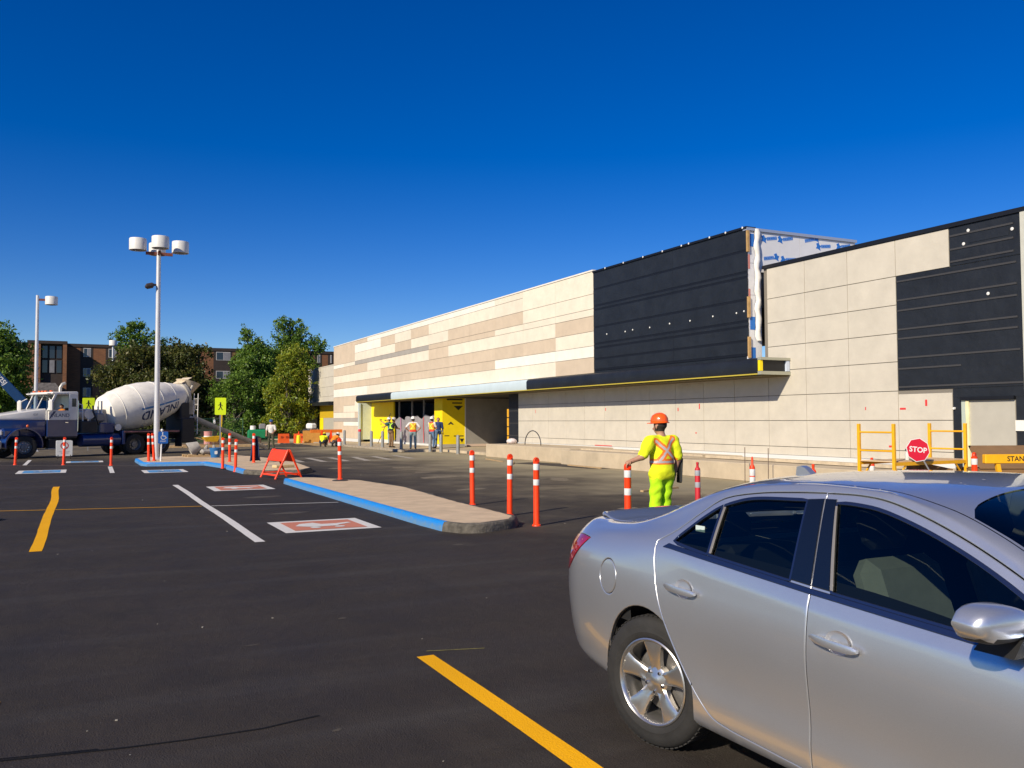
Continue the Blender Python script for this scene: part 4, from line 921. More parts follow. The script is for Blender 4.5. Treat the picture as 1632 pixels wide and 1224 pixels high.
# ---------------------------------------------------------------- scaffold, paddle, boxes
YEL = mat('scaffold_yellow', (.88, .44, .008), .45, var=.1, vs=6); PLY = mat('plywood', (.66, .48, .28), .8, var=.15, vs=3); CARD = mat('brown_cardboard', (.22, .125, .055), .9, var=.15, vs=3); CARDT = mat('kraft_tape', (.38, .23, .11), .7)
sc = thing('scaffold', 'yellow rolling scaffold with a plywood deck behind the car roof', 'scaffold', (12.72, 10.85, 0), R(2))
L_, W_ = 1.95, .74
for x in (0, L_):
    fr = bpy.data.objects.new('end_frame', None); COL.objects.link(fr); fr.parent = sc; fr.location = (x, 0, 0)
    for y in (0, W_): MB().box((-.027, y-.027, .14), (.027, y+.027, 1.62), ch=.006).build('upright', YEL, fr, smooth=0)
    for z in (.35, .66, 1.14, 1.47): MB().cyl((0, .02, z), (0, W_-.02, z), .017, .017, 10).build('rung', YEL, fr)
    for y in (0, W_):
        cw = MB().cyl((-.03, y-.022, .065), (-.03, y+.022, .065), .065, .065, 18).build('caster', RUBB, fr); MB().box((-.045, y-.032, .06), (.02, y+.032, .15)).build('caster_fork', STEEL, cw, smooth=0)
for y in (0, W_): MB().box((-.02, y-.022, .885), (L_+.02, y+.022, .945)).build('side_rail', YEL, sc, smooth=0)
MB().box((.0, .03, .946), (L_, W_-.03, .965)).build('deck', PLY, sc, smooth=0)
for x, dx in ((.03, .28), (L_-.03, -.28)):
    for y in (0, W_): MB().box((-.012, -.012, 0), (.012, .012, .42), M=TR(x, y, .60) @ RY(math.atan2(dx, .30))).build('brace', YEL, sc, smooth=0)
MB().box((1.02, .30, .30), (1.06, .34, .885)).build('prop', mat('rusty_prop', (.16, .09, .05), .8), sc, smooth=0)
sp = thing('spray_bottle', 'small white spray bottle on the scaffold deck', 'bottle', (13.35, 11.1, .967))
MB().lathe([(.035, 0), (.038, .02), (.038, .11), (.02, .15), (.014, .16)], 12).build('bottle', mat('milky_plastic', (.65, .65, .62), .4), sp)
MB().box((-.045, -.012, .165), (.03, .012, .20), ch=.004).build('trigger', mat('dark_grey_plastic', (.06, .06, .07), .5), sp)
# stop paddle
st = thing('stop_paddle', 'red octagonal stop paddle leaning on the scaffold deck', 'stop paddle', (12.98, 10.52, .0)); st.matrix_world = TR(13.56, 10.62, .50) @ RZ(R(-24)) @ RX(R(-6)) @ RY(R(-27))
octa = [(.205*math.cos(R(50+45*i)), .205*math.sin(R(50+45*i))) for i in range(8)]
MB().prism([(x*1.06, y*1.06) for x, y in octa], -.004, .004, M=TR(0, 0, .74) @ FACE).build('white_border', SWHT, st, smooth=0)
op = MB().prism(octa, -.0045, .0065, M=TR(0, 0, .74) @ FACE).build('sign_face', SRED, st, smooth=0)
tm = text_mb('STOP', .132, bold=.003); tm.v = [tuple(TR(0, -.0085, .74) @ FACE @ RZ(R(-34)) @ Vector((q[0], q[1], 0))) for q in tm.v]; tm.build('lettering', SWHT, op, smooth=0)
MB().cyl((0, .012, -.0), (0, .012, .60), .014, .014, 10).build('handle', STEEL, st); MB().cyl((0, .012, .0), (0, .012, .17), .019, .019, 10).build('grip', BLK, st)
# yellow lift frame with lettering
lf = thing('equipment_frame', 'yellow steel lift frame with black lettering on its beam beside the scaffold', 'lift frame', (13.50, 9.45, 0), R(-24))
MB().box((-.25, -.05, .97), (1.75, .05, 1.12), ch=.01).build('beam', YEL, lf, smooth=0)
tm = text_mb('STANDARD GE', .115, bold=.002); tm.v = [tuple(TR(.50, -.053, 1.045) @ FACE @ Vector((q[0], q[1], 0))) for q in tm.v]; tm.build('lettering', BLK, lf, smooth=0)
for a, b in (((-.05, 0, 1.1), (.14, 0, 0)), ((-.42, -.05, .0), (-.02, -.05, .75)), ((1.5, 0, 1.0), (1.3, .3, 0)), ((1.6, 0, 1.0), (1.75, -.25, 0))): MB().cyl(a, b, .045, .045, 4).build('leg', YEL, lf, smooth=0)
# cardboard cartons behind it
def carton(label, loc, rz, w, d, h, tilt=0):
    t = thing('carton', label, 'cardboard box', loc, rz, 'brown cartons by the scaffold'); M = RY(R(tilt))
    MB().box((-w/2, -d/2, 0), (w/2, d/2, h), M=M, ch=.008).build('box', CARD, t, smooth=0)
    MB().box((-w*.14, -d/2-.003, h*.35), (w*.5, -d/2-.0005, h*.62), M=M).build('tape', CARDT, t, smooth=0)
    MB().box((-w/2-.01, -.04, h+.0005), (w/2+.01, .04, h+.003), M=M).build('tape', CARDT, t, smooth=0)
    return t
carton('big brown carton with a sloping lid behind the lettered yellow beam', (15.2, 10.55, 0), R(-28), 1.3, .9, .80)
carton('dark brown carton leaning on the right end of the scaffold', (14.0, 11.35, 0), R(-20), .55, .6, .86, 12)
cl_ = MB().add([(-.66, -.47, .83), (.9, -.47, .83), (.9, .35, 1.2), (-.46, .35, 1.2), (-.66, -.47, .81), (.9, -.47, .81), (.9, .35, 1.18), (-.46, .35, 1.18)], [(0, 1, 2, 3), (7, 6, 5, 4), (0, 4, 5, 1), (1, 5, 6, 2), (2, 6, 7, 3), (3, 7, 4, 0)]).build('box_lid', CARD, bpy.data.objects['carton'], smooth=0)
# hose loop on the apron and a dropped shopping bag
hs_ = MB().tube([(17.6+.0, 33.9+.75*math.cos(R(a)), .62+.62*math.sin(R(a))) for a in range(0, 181, 12)], .022, 8).build('hose', mat('black_hose', (.05, .05, .055), .5), None, smooth=180); tag(hs_, 'black hose standing in a loop on the concrete apron', 'hose')
bg_ = MB().sphere((0, 0, .12), (.26, .20, .14), 14, 8).build('bag', mat('crumpled_white_bag', (.68, .60, .60), .6, var=.3, vs=9, bump=1.0, bs=9), None, loc=(18.0, 36.8, .60)); tag(bg_, 'crumpled white and red bag on the end of the concrete apron', 'bag')
# junk at the foot of the apron
TIM = mat('raw_timber', (.42, .29, .15), .85, var=.25, vs=5)
for i, (x, y, l, rz, lb) in enumerate(((15.6, 33.6, 2.6, 80, 'long pale timber lying before the apron'), (15.2, 31.0, 1.6, 62, 'short timber lying at the foot of the apron step'), (16.3, 27.4, 2.4, 88, 'timber lying against the near apron slab'), (12.6, 17.6, 1.5, 20, 'timber offcut on the lane behind the dull red post'))):
    o = MB().box((-l/2, -.045, 0), (l/2, .045, .045), M=RZ(R(rz)), ch=.004).build('timber', TIM, None, smooth=0, loc=(x, y, .001)); tag(o, lb, 'timber', 'loose timbers by the wall')
pl_ = MB().lathe([(.0, 0), (.08, .01), (.10, .08), (.08, .17), (.05, .2), (0, .21)], 14).build('work_light', mat('bright_white_plastic', (.8, .8, .78), .4), None, loc=(14.9, 34.2, .02)); tag(pl_, 'small white canister on the ground before the apron', 'canister')
for k, (y, x) in enumerate(((18.6, 16.1), (17.7, 16.1))):
    o = MB().cyl((0, 0, 0), (.01, 0, .95), .012, .012, 6).build('rebar_stake', mat('rusty_steel', (.14, .10, .075), .8, var=.3), None, loc=(x, y, 0)); tag(o, 'thin steel stake before the wall, %s of two' % ('left' if k == 0 else 'right'), 'stake', 'steel stakes')
# dark trench between road and apron
tr_ = struct(MB().prism([(15.3, 31.2), (16.4, 31.6), (16.85, 29.7), (16.5, 26.0), (15.9, 26.5), (15.6, 29.5)], .002, .006).build('soil_strip', mat('dark_loose_soil', (.05, .04, .03), .98, var=.5, vs=4, bump=1, bs=12), smooth=0))

rbz = MB().lathe([(0, 0), (.21, 0), (.20, .03), (.10, .06), (.055, .10), (.05, .16), (0, .16)], 24).build('base_or_shadow_disc', RUBB, None, loc=(-1.42, 17.85, 0)); tag(rbz, 'black disc standing in for a cast shadow at the left edge of the lot', 'shadow stand-in')  # dark disc stands in for a cast shadow reaching in from the left
# ---------------------------------------------------------------- silver sedan
def pchip(xs, ys):
    xs = np.array(xs, float); ys = np.array(ys, float); h = np.diff(xs); d = np.diff(ys)/h; n = len(xs); m = np.zeros(n)
    m[0] = d[0]; m[-1] = d[-1]
    for i in range(1, n-1):
        if d[i-1]*d[i] > 0:
            w1 = 2*h[i]+h[i-1]; w2 = h[i]+2*h[i-1]; m[i] = (w1+w2)/(w1/d[i-1]+w2/d[i])
    def f(x):
        x = np.clip(x, xs[0], xs[-1]); k = np.clip(np.searchsorted(xs, x)-1, 0, n-2); t = (x-xs[k])/h[k]
        return ((1+2*t)*(1-t)**2*ys[k]+t*(1-t)**2*h[k]*m[k]+t*t*(3-2*t)*ys[k+1]+t*t*(t-1)*h[k]*m[k+1])
    return f
# section key points k = 0..9 as functions of s (0 = rear bumper, 4.86 = nose):  (y, z)
KY = [
 ([0, .05, .15, .4, .8, 1.2, 3.6, 4.2, 4.55, 4.75, 4.83, 4.865], [.40, .55, .64, .70, .73, .74, .74, .72, .66, .55, .44, .32]),          # 0 underside
 ([0, .05, .15, .4, .8, 1.2, 3.6, 4.2, 4.55, 4.75, 4.83, 4.865], [.46, .63, .735, .815, .855, .872, .872, .86, .78, .65, .53, .40]),     # 1 sill bottom
 ([0, .05, .15, .4, .8, 1.2, 3.6, 4.2, 4.55, 4.75, 4.83, 4.865], [.50, .67, .775, .855, .89, .902, .902, .89, .81, .68, .55, .42]),      # 2 sill crease
 ([0, .05, .15, .4, .8, 1.2, 1.7, 3.6, 4.2, 4.55, 4.75, 4.83, 4.865], [.52, .695, .80, .878, .908, .914, .902, .904, .90, .82, .69, .56, .43]), # 3 lower door
 ([0, .05, .15, .4, .8, 1.2, 1.7, 3.6, 4.2, 4.55, 4.75, 4.83, 4.865], [.53, .71, .815, .892, .921, .926, .922, .922, .905, .825, .695, .56, .43]), # 4 widest
 ([0, .05, .15, .4, .8, 1.2, 3.6, 4.2, 4.55, 4.75, 4.83, 4.865], [.52, .70, .80, .876, .906, .912, .908, .885, .80, .67, .54, .41]),      # 5 shoulder
 ([0, .05, .15, .4, .8, 1.2, 1.6, 3.4, 3.7, 4.2, 4.55, 4.75, 4.83, 4.865], [.50, .665, .755, .822, .853, .872, .882, .880, .868, .82, .73, .61, .49, .38]),  # 6 belt
 ([0, .05, .15, .4, .7, 1.0, 1.3, 1.6, 1.9, 2.4, 2.8, 3.1, 3.4, 3.7, 4.2, 4.55, 4.75, 4.83, 4.865], [.46, .60, .675, .73, .755, .765, .763, .745, .738, .735, .745, .775, .822, .80, .74, .65, .53, .41, .31]),  # 7 window top
 ([0, .05, .15, .4, .7, 1.0, 1.3, 1.6, 1.9, 2.4, 2.8, 3.1, 3.4, 3.7, 4.2, 4.55, 4.75, 4.83, 4.865], [.38, .50, .56, .62, .65, .665, .672, .665, .66, .655, .665, .70, .752, .72, .62, .53, .42, .32, .24]),  # 8 rail
 ([0, 1.0, 4.0, 4.865], [.2, .36, .36, .14]),  # 9 roof mid
 ([0, 5], [0, 0])]
ZB = [0, .05, .15, .4, .8, 1.15, 1.5, 3.3, 3.9, 4.4, 4.7, 4.83, 4.865]
KZ = [
 (ZB, [.42, .34, .29, .25, .225, .205, .195, .195, .19, .19, .21, .27, .36]),
 (ZB, [.43, .36, .31, .275, .25, .235, .225, .225, .215, .21, .23, .29, .38]),
 (ZB, [.45, .41, .39, .38, .37, .36, .345, .335, .33, .32, .32, .36, .42]),
 (ZB, [.48, .50, .52, .53, .53, .52, .50, .49, .49, .47, .43, .43, .45]),
 ([0, .05, .15, .4, .8, 1.15, 1.5, 3.3, 3.9, 4.4, 4.7, 4.83, 4.865], [.53, .62, .70, .75, .765, .76, .74, .70, .68, .63, .54, .50, .485]),
 ([0, .05, .15, .4, .8, 1.15, 1.5, 3.3, 3.9, 4.4, 4.7, 4.83, 4.865], [.57, .74, .87, .925, .94, .935, .915, .865, .83, .74, .61, .55, .51]),
 ([0, .03, .07, .12, .2, .4, .8, 1.3, 1.6, 2.28, 2.9, 3.4, 3.8, 4.2, 4.5, 4.7, 4.8, 4.865], [.60, .76, .88, .95, .985, 1.02, 1.055, 1.072, 1.05, 1.005, .972, .945, .915, .86, .78, .68, .61, .53]),
 ([0, .03, .07, .12, .2, .4, .7, 1.0, 1.2, 1.4, 1.6, 1.9, 2.2, 2.5, 2.77, 3.0, 3.2, 3.42, 3.6, 3.8, 4.2, 4.5, 4.7, 4.8, 4.865], [.62, .80, .94, 1.035, 1.06, 1.075, 1.098, 1.138, 1.178, 1.245, 1.315, 1.362, 1.382, 1.378, 1.318, 1.225, 1.118, .985, .965, .945, .88, .80, .70, .625, .54]),
 ([0, .03, .07, .12, .2, .4, .7, 1.0, 1.2, 1.4, 1.6, 1.9, 2.2, 2.5, 2.77, 3.0, 3.2, 3.42, 3.6, 3.8, 4.2, 4.5, 4.7, 4.8, 4.865], [.63, .82, .975, 1.085, 1.098, 1.098, 1.120, 1.195, 1.268, 1.335, 1.385, 1.422, 1.435, 1.427, 1.382, 1.304, 1.21, 1.082, .992, .96, .893, .81, .71, .632, .545]),
 ([0, .03, .07, .12, .2, .4, .7, 1.0, 1.2, 1.4, 1.6, 1.9, 2.3, 2.7, 2.9, 3.2, 3.5, 3.7, 3.8, 4.2, 4.5, 4.7, 4.8, 4.865], [.635, .83, .99, 1.10, 1.108, 1.106, 1.132, 1.242, 1.325, 1.388, 1.424, 1.450, 1.459, 1.437, 1.395, 1.268, 1.12, 1.015, .972, .902, .82, .715, .637, .548]),
 ([0, .03, .07, .12, .2, .4, .7, 1.0, 1.2, 1.4, 1.6, 1.9, 2.3, 2.7, 2.9, 3.2, 3.5, 3.75, 3.85, 4.2, 4.5, 4.7, 4.8, 4.865], [.638, .835, 1.0, 1.108, 1.112, 1.108, 1.135, 1.250, 1.336, 1.399, 1.433, 1.458, 1.467, 1.446, 1.41, 1.292, 1.148, 1.02, .985, .907, .824, .718, .639, .55])]
FY = [pchip(*k) for k in KY]; FZ = [pchip(*k) for k in KZ]
NK = len(FY)
def carP(s, v):
    """surface point for arrays s, v (v in 0..10): catmull-rom through the section points"""
    s = np.asarray(s, float); v = np.clip(np.asarray(v, float), 0, NK-1-1e-9)
    Y = np.stack([f(s) for f in FY]); Z = np.stack([f(s) for f in FZ])
    k = np.floor(v).astype(int); t = v-k; i = np.arange(len(s))
    def g(A, j, mirror):
        jj = np.clip(j, 0, NK-1); r = A[jj, i]
        over = j > NK-1; ov = A[NK-2, i]*(-1 if mirror else 1)
        return np.where(over, ov, r)
    out = []
    for A, mir in ((Y, True), (Z, False)):
        p0, p1, p2, p3 = g(A, k-1, mir), g(A, k, mir), g(A, k+1, mir), g(A, k+2, mir)
        out.append(.5*(2*p1+(p2-p0)*t+(2*p0-5*p1+4*p2-p3)*t*t+(3*p1-p0-3*p2+p3)*t**3))
    return np.stack([s, out[0], out[1]], 1)
def carN(s, v):
    e = 1e-3
    a = carP(s+e, v)-carP(s-e, v); b = carP(s, np.minimum(v+e, NK-1))-carP(s, v-e)
    n = np.cross(b, a); n *= np.sign(n[:, 1:2]*1.0+1e-9*0) if False else 1
    l = np.linalg.norm(n, axis=1, keepdims=True); n = n/np.maximum(l, 1e-9)
    flip = (n[:, 1]*.6+n[:, 2]*(v > 5)+(-n[:, 2])*(v < 1)*.5+1e-6*1) < 0
    n[flip] *= -1
    return n
_vg = np.linspace(0.0, NK-1, 401)
def v_of_z(s, z, lo=1.0, hi=8.0):
    g = _vg[(_vg >= lo) & (_vg <= hi)]; p = carP(np.full(len(g), s), g)[:, 2]
    return float(np.interp(z, np.maximum.accumulate(p), g))
def v_of_y(s, y):
    g = _vg[_vg >= 5.0]; p = carP(np.full(len(g), s), g)[:, 1]
    return float(np.interp(-y, np.maximum.accumulate(-p), g))
def smooth_path(pts, step=.03, closed=True):
    """dense catmull-rom (centripetal-ish); points given as (x, y) or (x, y, 1) where 1 marks a corner"""
    out = []; n = len(pts)
    P = [Vector(p[:2]) for p in pts]; C = [len(p) > 2 for p in pts]
    for i in range(n if closed else n-1):
        a, b = P[i], P[(i+1) % n]
        p0 = P[i-1] if not C[i] else a-(b-a); p3 = P[(i+2) % n] if not C[(i+1) % n] else b+(b-a)
        if not closed:
            if i == 0: p0 = a-(b-a)
            if i == n-2: p3 = b+(b-a)
        k = max(1, int((b-a).length/step))
        for j in range(k):
            t = j/k
            out.append(.5*(2*a+(b-p0)*t+(2*p0-5*a+4*b-p3)*t*t+(3*a-p0-3*b+p3)*t**3))
    if not closed: out.append(P[-1])
    return [(p.x, p.y) for p in out]
WS = 0.13
def inpoly(px, py, poly):
    poly = np.array(poly); x = poly[:, 0]; y = poly[:, 1]; x2 = np.roll(x, -1); y2 = np.roll(y, -1)
    c = np.zeros(len(px), bool)
    for a, b, cx, d in zip(x, y, x2, y2):
        cond = (b > py) != (d > py)
        c ^= cond & (px < (cx-a)*(py-b)/(d-b+1e-15)+a)
    return c
def cdt_fill(outer, holes, step):
    """triangulate the (s, w) region; returns points, triangles, loops"""
    verts = []; edges = []; loops = []
    for lp in [outer]+holes:
        k = len(verts); verts += [Vector(p) for p in lp]; n = len(lp); edges += [(k+i, k+(i+1) % n) for i in range(n)]; loops.append(list(range(k, k+n)))
    A = np.array(outer); x0, y0 = A.min(0); x1, y1 = A.max(0)
    gx = np.arange(x0+step*.5, x1, step); gy = np.arange(y0+step*.5, y1, step); X, Y = np.meshgrid(gx, gy); X = X.ravel(); Y = Y.ravel()
    ok = inpoly(X, Y, outer)
    for h in holes: ok &= ~inpoly(X, Y, h)
    X = X[ok]; Y = Y[ok]
    B = np.concatenate([np.array(l) for l in [outer]+holes])
    keep = np.ones(len(X), bool)
    for i in range(0, len(X), 400):
        d = np.min((X[i:i+400, None]-B[None, :, 0])**2+(Y[i:i+400, None]-B[None, :, 1])**2, 1); keep[i:i+400] = d > (step*.55)**2
    verts += [Vector(p) for p in zip(X[keep], Y[keep])]
    r = geometry.delaunay_2d_cdt(verts, edges, [], 0, 1e-7)
    V = np.array([(p.x, p.y) for p in r[0]]); F = np.array([f for f in r[2] if len(f) == 3])
    c = V[F].mean(1); ok = inpoly(c[:, 0], c[:, 1], outer)
    for h in holes: ok &= ~inpoly(c[:, 0], c[:, 1], h)
    F = F[ok]
    omap = {}
    for i, o in enumerate(r[3]):
        for q in o: omap[q] = i
    loops = [[omap[i] for i in l] for l in loops]
    return V, F, loops
def poly_inset(poly, d):
    n = len(poly); P = np.array(poly); ar = np.sum(P[:, 0]*np.roll(P[:, 1], -1)-np.roll(P[:, 0], -1)*P[:, 1]); sg = 1 if ar > 0 else -1
    t = np.roll(P, -1, 0)-np.roll(P, 1, 0); t /= np.maximum(np.linalg.norm(t, axis=1, keepdims=True), 1e-9)
    nrm = np.stack([-t[:, 1], t[:, 0]], 1)*sg
    return P+nrm*d
def to_sw(path, mode):
    out = []
    for p in path:
        s = p[0]
        v = v_of_z(s, p[1]) if mode == 'z' else (v_of_y(s, p[1]) if mode == 'y' else p[1])
        out.append((s, v*WS))
    return out
def car_panel(name, path, m, parent, mode='z', holes=(), side=1, both=False, off=0.0, rim=.022, step=.035, fillet=.004, bulge=None):
    """a panel of the body surface bounded by path; holes are (path, mode)"""
    outer = to_sw(path, mode); hs = [to_sw(h, md) for h, md in holes]
    oin = [tuple(p) for p in poly_inset(outer, fillet)] if fillet else outer
    hin = [[tuple(p) for p in poly_inset(h, -fillet)] for h in hs] if fillet else hs
    V, F, loops = cdt_fill(oin, hin, step)
    S = V[:, 0]; v = V[:, 1]/WS
    P = carP(S, v); N = carN(S, v)
    P = P+N*off
    if bulge is not None: P = P+N*bulge(S, v)[:, None]
    verts = [tuple(p) for p in P]; nor = [tuple(n) for n in N]; faces = []
    for f in F:
        a, b, c = P[f[0]], P[f[1]], P[f[2]]; n = np.cross(b-a, c-a)
        faces.append(tuple(f) if n @ N[f[0]] > 0 else tuple(f[::-1]))
    tris = len(faces)
    for lp, orig in zip(loops, [outer]+hs):
        A = np.array(orig); q = carP(A[:, 0], A[:, 1]/WS); nq = carN(A[:, 0], A[:, 1]/WS); q0 = np.array([P[i] for i in lp])
        if len(lp) != len(orig): continue
        outw = q-q0; ln = np.linalg.norm(outw, axis=1, keepdims=True)
        if fillet: outw = outw/np.maximum(ln, 1e-9)
        else: outw = np.zeros_like(outw)
        k = len(verts); L = len(lp)
        if fillet:
            r1 = q+nq*(off-.0035); r2 = q+nq*(off-rim)
            n1 = nq*.55+outw*.83
            verts += [tuple(p) for p in r1]; nor += [tuple(p) for p in n1]
            verts += [tuple(p) for p in r1]; nor += [tuple(p) for p in outw]
            verts += [tuple(p) for p in r2]; nor += [tuple(p) for p in outw]
            for i in range(L):
                j = (i+1) % L
                for A_, B_ in ((([lp[i], lp[j]]), [k+j, k+i]), ([k+L+i, k+L+j], [k+2*L+j, k+2*L+i])):
                    f = (A_[0], A_[1], B_[0], B_[1]); pa, pb, pc = (np.array(verts[f[0]]), np.array(verts[f[1]]), np.array(verts[f[2]]))
                    n = np.cross(pb-pa, pc-pa)
                    faces.append(f if n @ np.array(nor[f[2]]) > 0 else f[::-1])
    if side < 0 or both:
        mv = [(x, -y, z) for x, y, z in verts]; mn = [(x, -y, z) for x, y, z in nor]; mf = [tuple(reversed(f)) for f in faces]
        if both:
            k = len(verts); verts += mv; nor += mn; faces += [tuple(i+k for i in f) for f in mf]
        else: verts, nor, faces = mv, mn, mf
    me = bpy.data.meshes.new(name); me.from_pydata(verts, [], faces); me.materials.append(m)
    me.polygons.foreach_set('use_smooth', [True]*len(me.polygons)); me.update()
    me.normals_split_custom_set_from_vertices([tuple(Vector(n).normalized()) if Vector(n).length > 1e-6 else (0, 0, 1) for n in nor])
    o = bpy.data.objects.new(name, me); COL.objects.link(o); o.parent = parent
    return o
def paint_metal():
    m = bpy.data.materials.new('silver_car_paint'); m.use_nodes = True; nt = m.node_tree; b = nt.nodes['Principled BSDF']; L = nt.links.new
    tc = nt.nodes.new('ShaderNodeTexCoord'); vo = nt.nodes.new('ShaderNodeTexVoronoi'); vo.inputs['Scale'].default_value = 900; L(tc.outputs['Object'], vo.inputs['Vector'])
    r = nt.nodes.new('ShaderNodeMixRGB'); r.inputs[1].default_value = (.60, .615, .645, 1); r.inputs[2].default_value = (.71, .725, .755, 1); L(vo.outputs['Color'], r.inputs[0]); L(r.outputs[0], b.inputs['Base Color'])
    b.inputs['Metallic'].default_value = .78; b.inputs['Roughness'].default_value = .36
    n = nt.nodes.new('ShaderNodeTexNoise'); n.inputs['Scale'].default_value = 3; n.inputs['Detail'].default_value = 5; L(tc.outputs['Object'], n.inputs['Vector'])
    mr = nt.nodes.new('ShaderNodeMapRange'); mr.inputs['To Min'].default_value = .26; mr.inputs['To Max'].default_value = .36; L(n.outputs['Fac'], mr.inputs['Value']); L(mr.outputs[0], b.inputs['Roughness'])
    b.inputs['Coat Weight'].default_value = 1.0; b.inputs['Coat Roughness'].default_value = .03; b.inputs['Coat IOR'].default_value = 1.5
    return m
SILV = paint_metal()
BLKGL = mat('gloss_black_trim', (.006, .007, .009), .08, coat=1.0)
BLKPL = mat('black_plastic', (.018, .018, .019), .55, bump=.1, bs=300)
DARKCH = mat('window_trim', (.10, .13, .20), .18, metal=.9)
CHROME = mat('chrome', (.75, .75, .76), .08, metal=1.0)
RUB = mat('tyre_rubber', (.020, .019, .018), .82, var=.25, vs=12, bump=.15, bs=120)
ALLOY = mat('alloy_wheel', (.62, .60, .57), .28, metal=.9, var=.08, vs=9)
ALLOYD = mat('dark_alloy_metal', (.20, .19, .18), .45, metal=.6, var=.2, vs=9)  # darker, rougher metal for the brake discs
CARGL = glass('tinted_car_glass', (.40, .47, .44))
INTB = mat('dark_cabin_trim', (.012, .013, .014), .75); INTG = mat('grey_seat_fabric', (.30, .30, .27), .9, var=.12, vs=8, bump=.15, bs=200)
REDL = mat('red_tail_lens', (.30, .004, .02), .08, coat=1.0, var=.3, vs=9)
HEADL = mat('headlamp_lens', (.55, .57, .6), .05, metal=.3, coat=1.0)
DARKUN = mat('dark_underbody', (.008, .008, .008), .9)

def sedan():
    car = thing('sedan', 'silver four-door sedan parked in the foreground', 'car', (3.605, 5.04, 0), R(-90))
    WR, WF = 1.13, 3.867   # wheel centres
    # ---- outlines (s, z)
    def arch(c, r=.383, a0=-18, a1=198, zc=.345): return [(c+r*math.cos(R(a)), zc+r*math.sin(R(a))) for a in range(a0, a1+1, 6)]
    dlo_top = [(1.585, 1.297), (1.80, 1.338), (2.15, 1.362), (2.42, 1.364), (2.56, 1.349), (2.77, 1.290), (3.0, 1.199), (3.19, 1.103), (3.36, 1.005)]
    def top_at(s): return float(np.interp(s, [p[0] for p in dlo_top], [p[1] for p in dlo_top]))
    def belt_at(s): return float(np.interp(s, [1.3, 1.6, 2.28, 2.9, 3.45], [1.092, 1.072, 1.028, .996, .968]))
    rear_door = smooth_path([(1.185, 1.078, 1), (1.205, 1.0), (1.265, .80), (1.34, .655), (1.45, .49), (1.56, .375), (1.66, .305), (1.80, .285, 1), (2.284, .268, 1), (2.284, .60), (2.283, .90), (2.278, 1.03, 1),
                             (2.232, 1.398, 1), (2.05, 1.388), (1.80, 1.366), (1.57, 1.322), (1.42, 1.235), (1.30, 1.145)], .03)
    front_door = smooth_path([(2.292, .268, 1), (2.292, .60), (2.291, .90), (2.286, 1.03, 1), (2.240, 1.398, 1), (2.42, 1.400), (2.58, 1.383), (2.79, 1.322), (3.02, 1.230), (3.22, 1.130), (3.40, 1.022), (3.47, .955, 1),
                              (3.50, .80), (3.50, .55), (3.47, .40), (3.42, .285, 1), (3.0, .262), (2.6, .262)], .03)
    win_rear = [(1.628, belt_at(1.628)), (2.155, belt_at(2.155)), (2.135, top_at(2.135)-.006), (1.80, top_at(1.8)-.003), (1.612, 1.292)]
    win_q = [(1.335, 1.098), (1.602, belt_at(1.602)), (1.583, 1.283), (1.46, 1.205)]
    win_front = [(2.398, belt_at(2.398)), (3.0, belt_at(3.0)), (3.36, belt_at(3.36)), (3.36, .994), (3.19, 1.093), (3.0, 1.189), (2.77, 1.280), (2.56, 1.340), (2.42, 1.356), (2.312, 1.357)]
    def cp(pl): return smooth_path([(*p, 1) for p in pl], .03)
    win_rear_s = smooth_path([(*win_rear[0], 1), (*win_rear[1], 1), (*win_rear[2], 1), win_rear[3], (*win_rear[4], 1)], .03)
    win_q_s = smooth_path([(*win_q[0], 1), (*win_q[1], 1), (*win_q[2], 1), win_q[3]], .03)
    win_front_s = smooth_path([(*win_front[0], 1), win_front[1], (*win_front[2], 1), (*win_front[3], 1)]+win_front[4:9]+[(*win_front[9], 1)], .03)
    def grow(path, d): return [tuple(p) for p in poly_inset(path, -d)]
    fuel = [(.775+.085*math.cos(t)*1.0, .835+.095*math.sin(t)) for t in np.linspace(0, 2*math.pi, 28, endpoint=False)]
    tail = smooth_path([(.075, .80, 1), (.055, .86), (.07, .93), (.12, .985, 1), (.30, 1.012), (.47, 1.012, 1), (.40, .955), (.28, .85), (.17, .775, 1)], .025)
    head = smooth_path([(4.74, .50, 1), (4.62, .66), (4.30, .775), (4.02, .835, 1), (4.15, .70), (4.45, .575, 1)], .025)
    arch_r = arch(WR); arch_f = arch(WF)
    arch_r = arch_r+[(arch_r[-1][0]-.02, .10), (arch_r[0][0]+.02, .10)]
    # body outline in (s, v): whole half shell
    outer = [(s, 1.0) for s in np.arange(.03, 4.85, .04)]+[(4.85, v) for v in np.arange(1.0, 10.01, .3)]+[(s, 10.0) for s in np.arange(4.85, .03, -.04)]+[(.03, v) for v in np.arange(10.0, 1.0, -.3)]
    # cut the arches out of the lower edge
    def lower_edge():
        pts = []
        for s in np.arange(.03, 4.85, .03):
            z1 = float(FZ[1](s)); inside = None
            for c in (WR, WF):
                if abs(s-c) < .383: inside = c
            if inside is None: pts.append((s, 1.0))
        return pts
    lo = []
    s = .03
    for c in (WR, WF):
        z1 = float(FZ[1](c)); dz = z1+.012-.345; half = math.sqrt(.383**2-dz**2)
        while s < c-half-.012: lo.append((s, 1.0)); s += .03
        a0 = math.pi-math.asin(dz/.383); a1 = math.asin(dz/.383)
        for k in range(31):
            a = a0+(a1-a0)*k/30; x = c+.383*math.cos(a); z = .345+.383*math.sin(a); lo.append((x, v_of_z(x, z, 1.0, 6)))
        s = c+half+.02
    while s < 4.85: lo.append((s, 1.0)); s += .03
    outer = lo+outer[len([1 for q in np.arange(.03, 4.85, .04)]):]
    roof_front = 2.78
    ws = [(2.80, 0.0), (2.815, .30), (2.84, .56), (2.875, .63)] # windshield top edge (s, y)
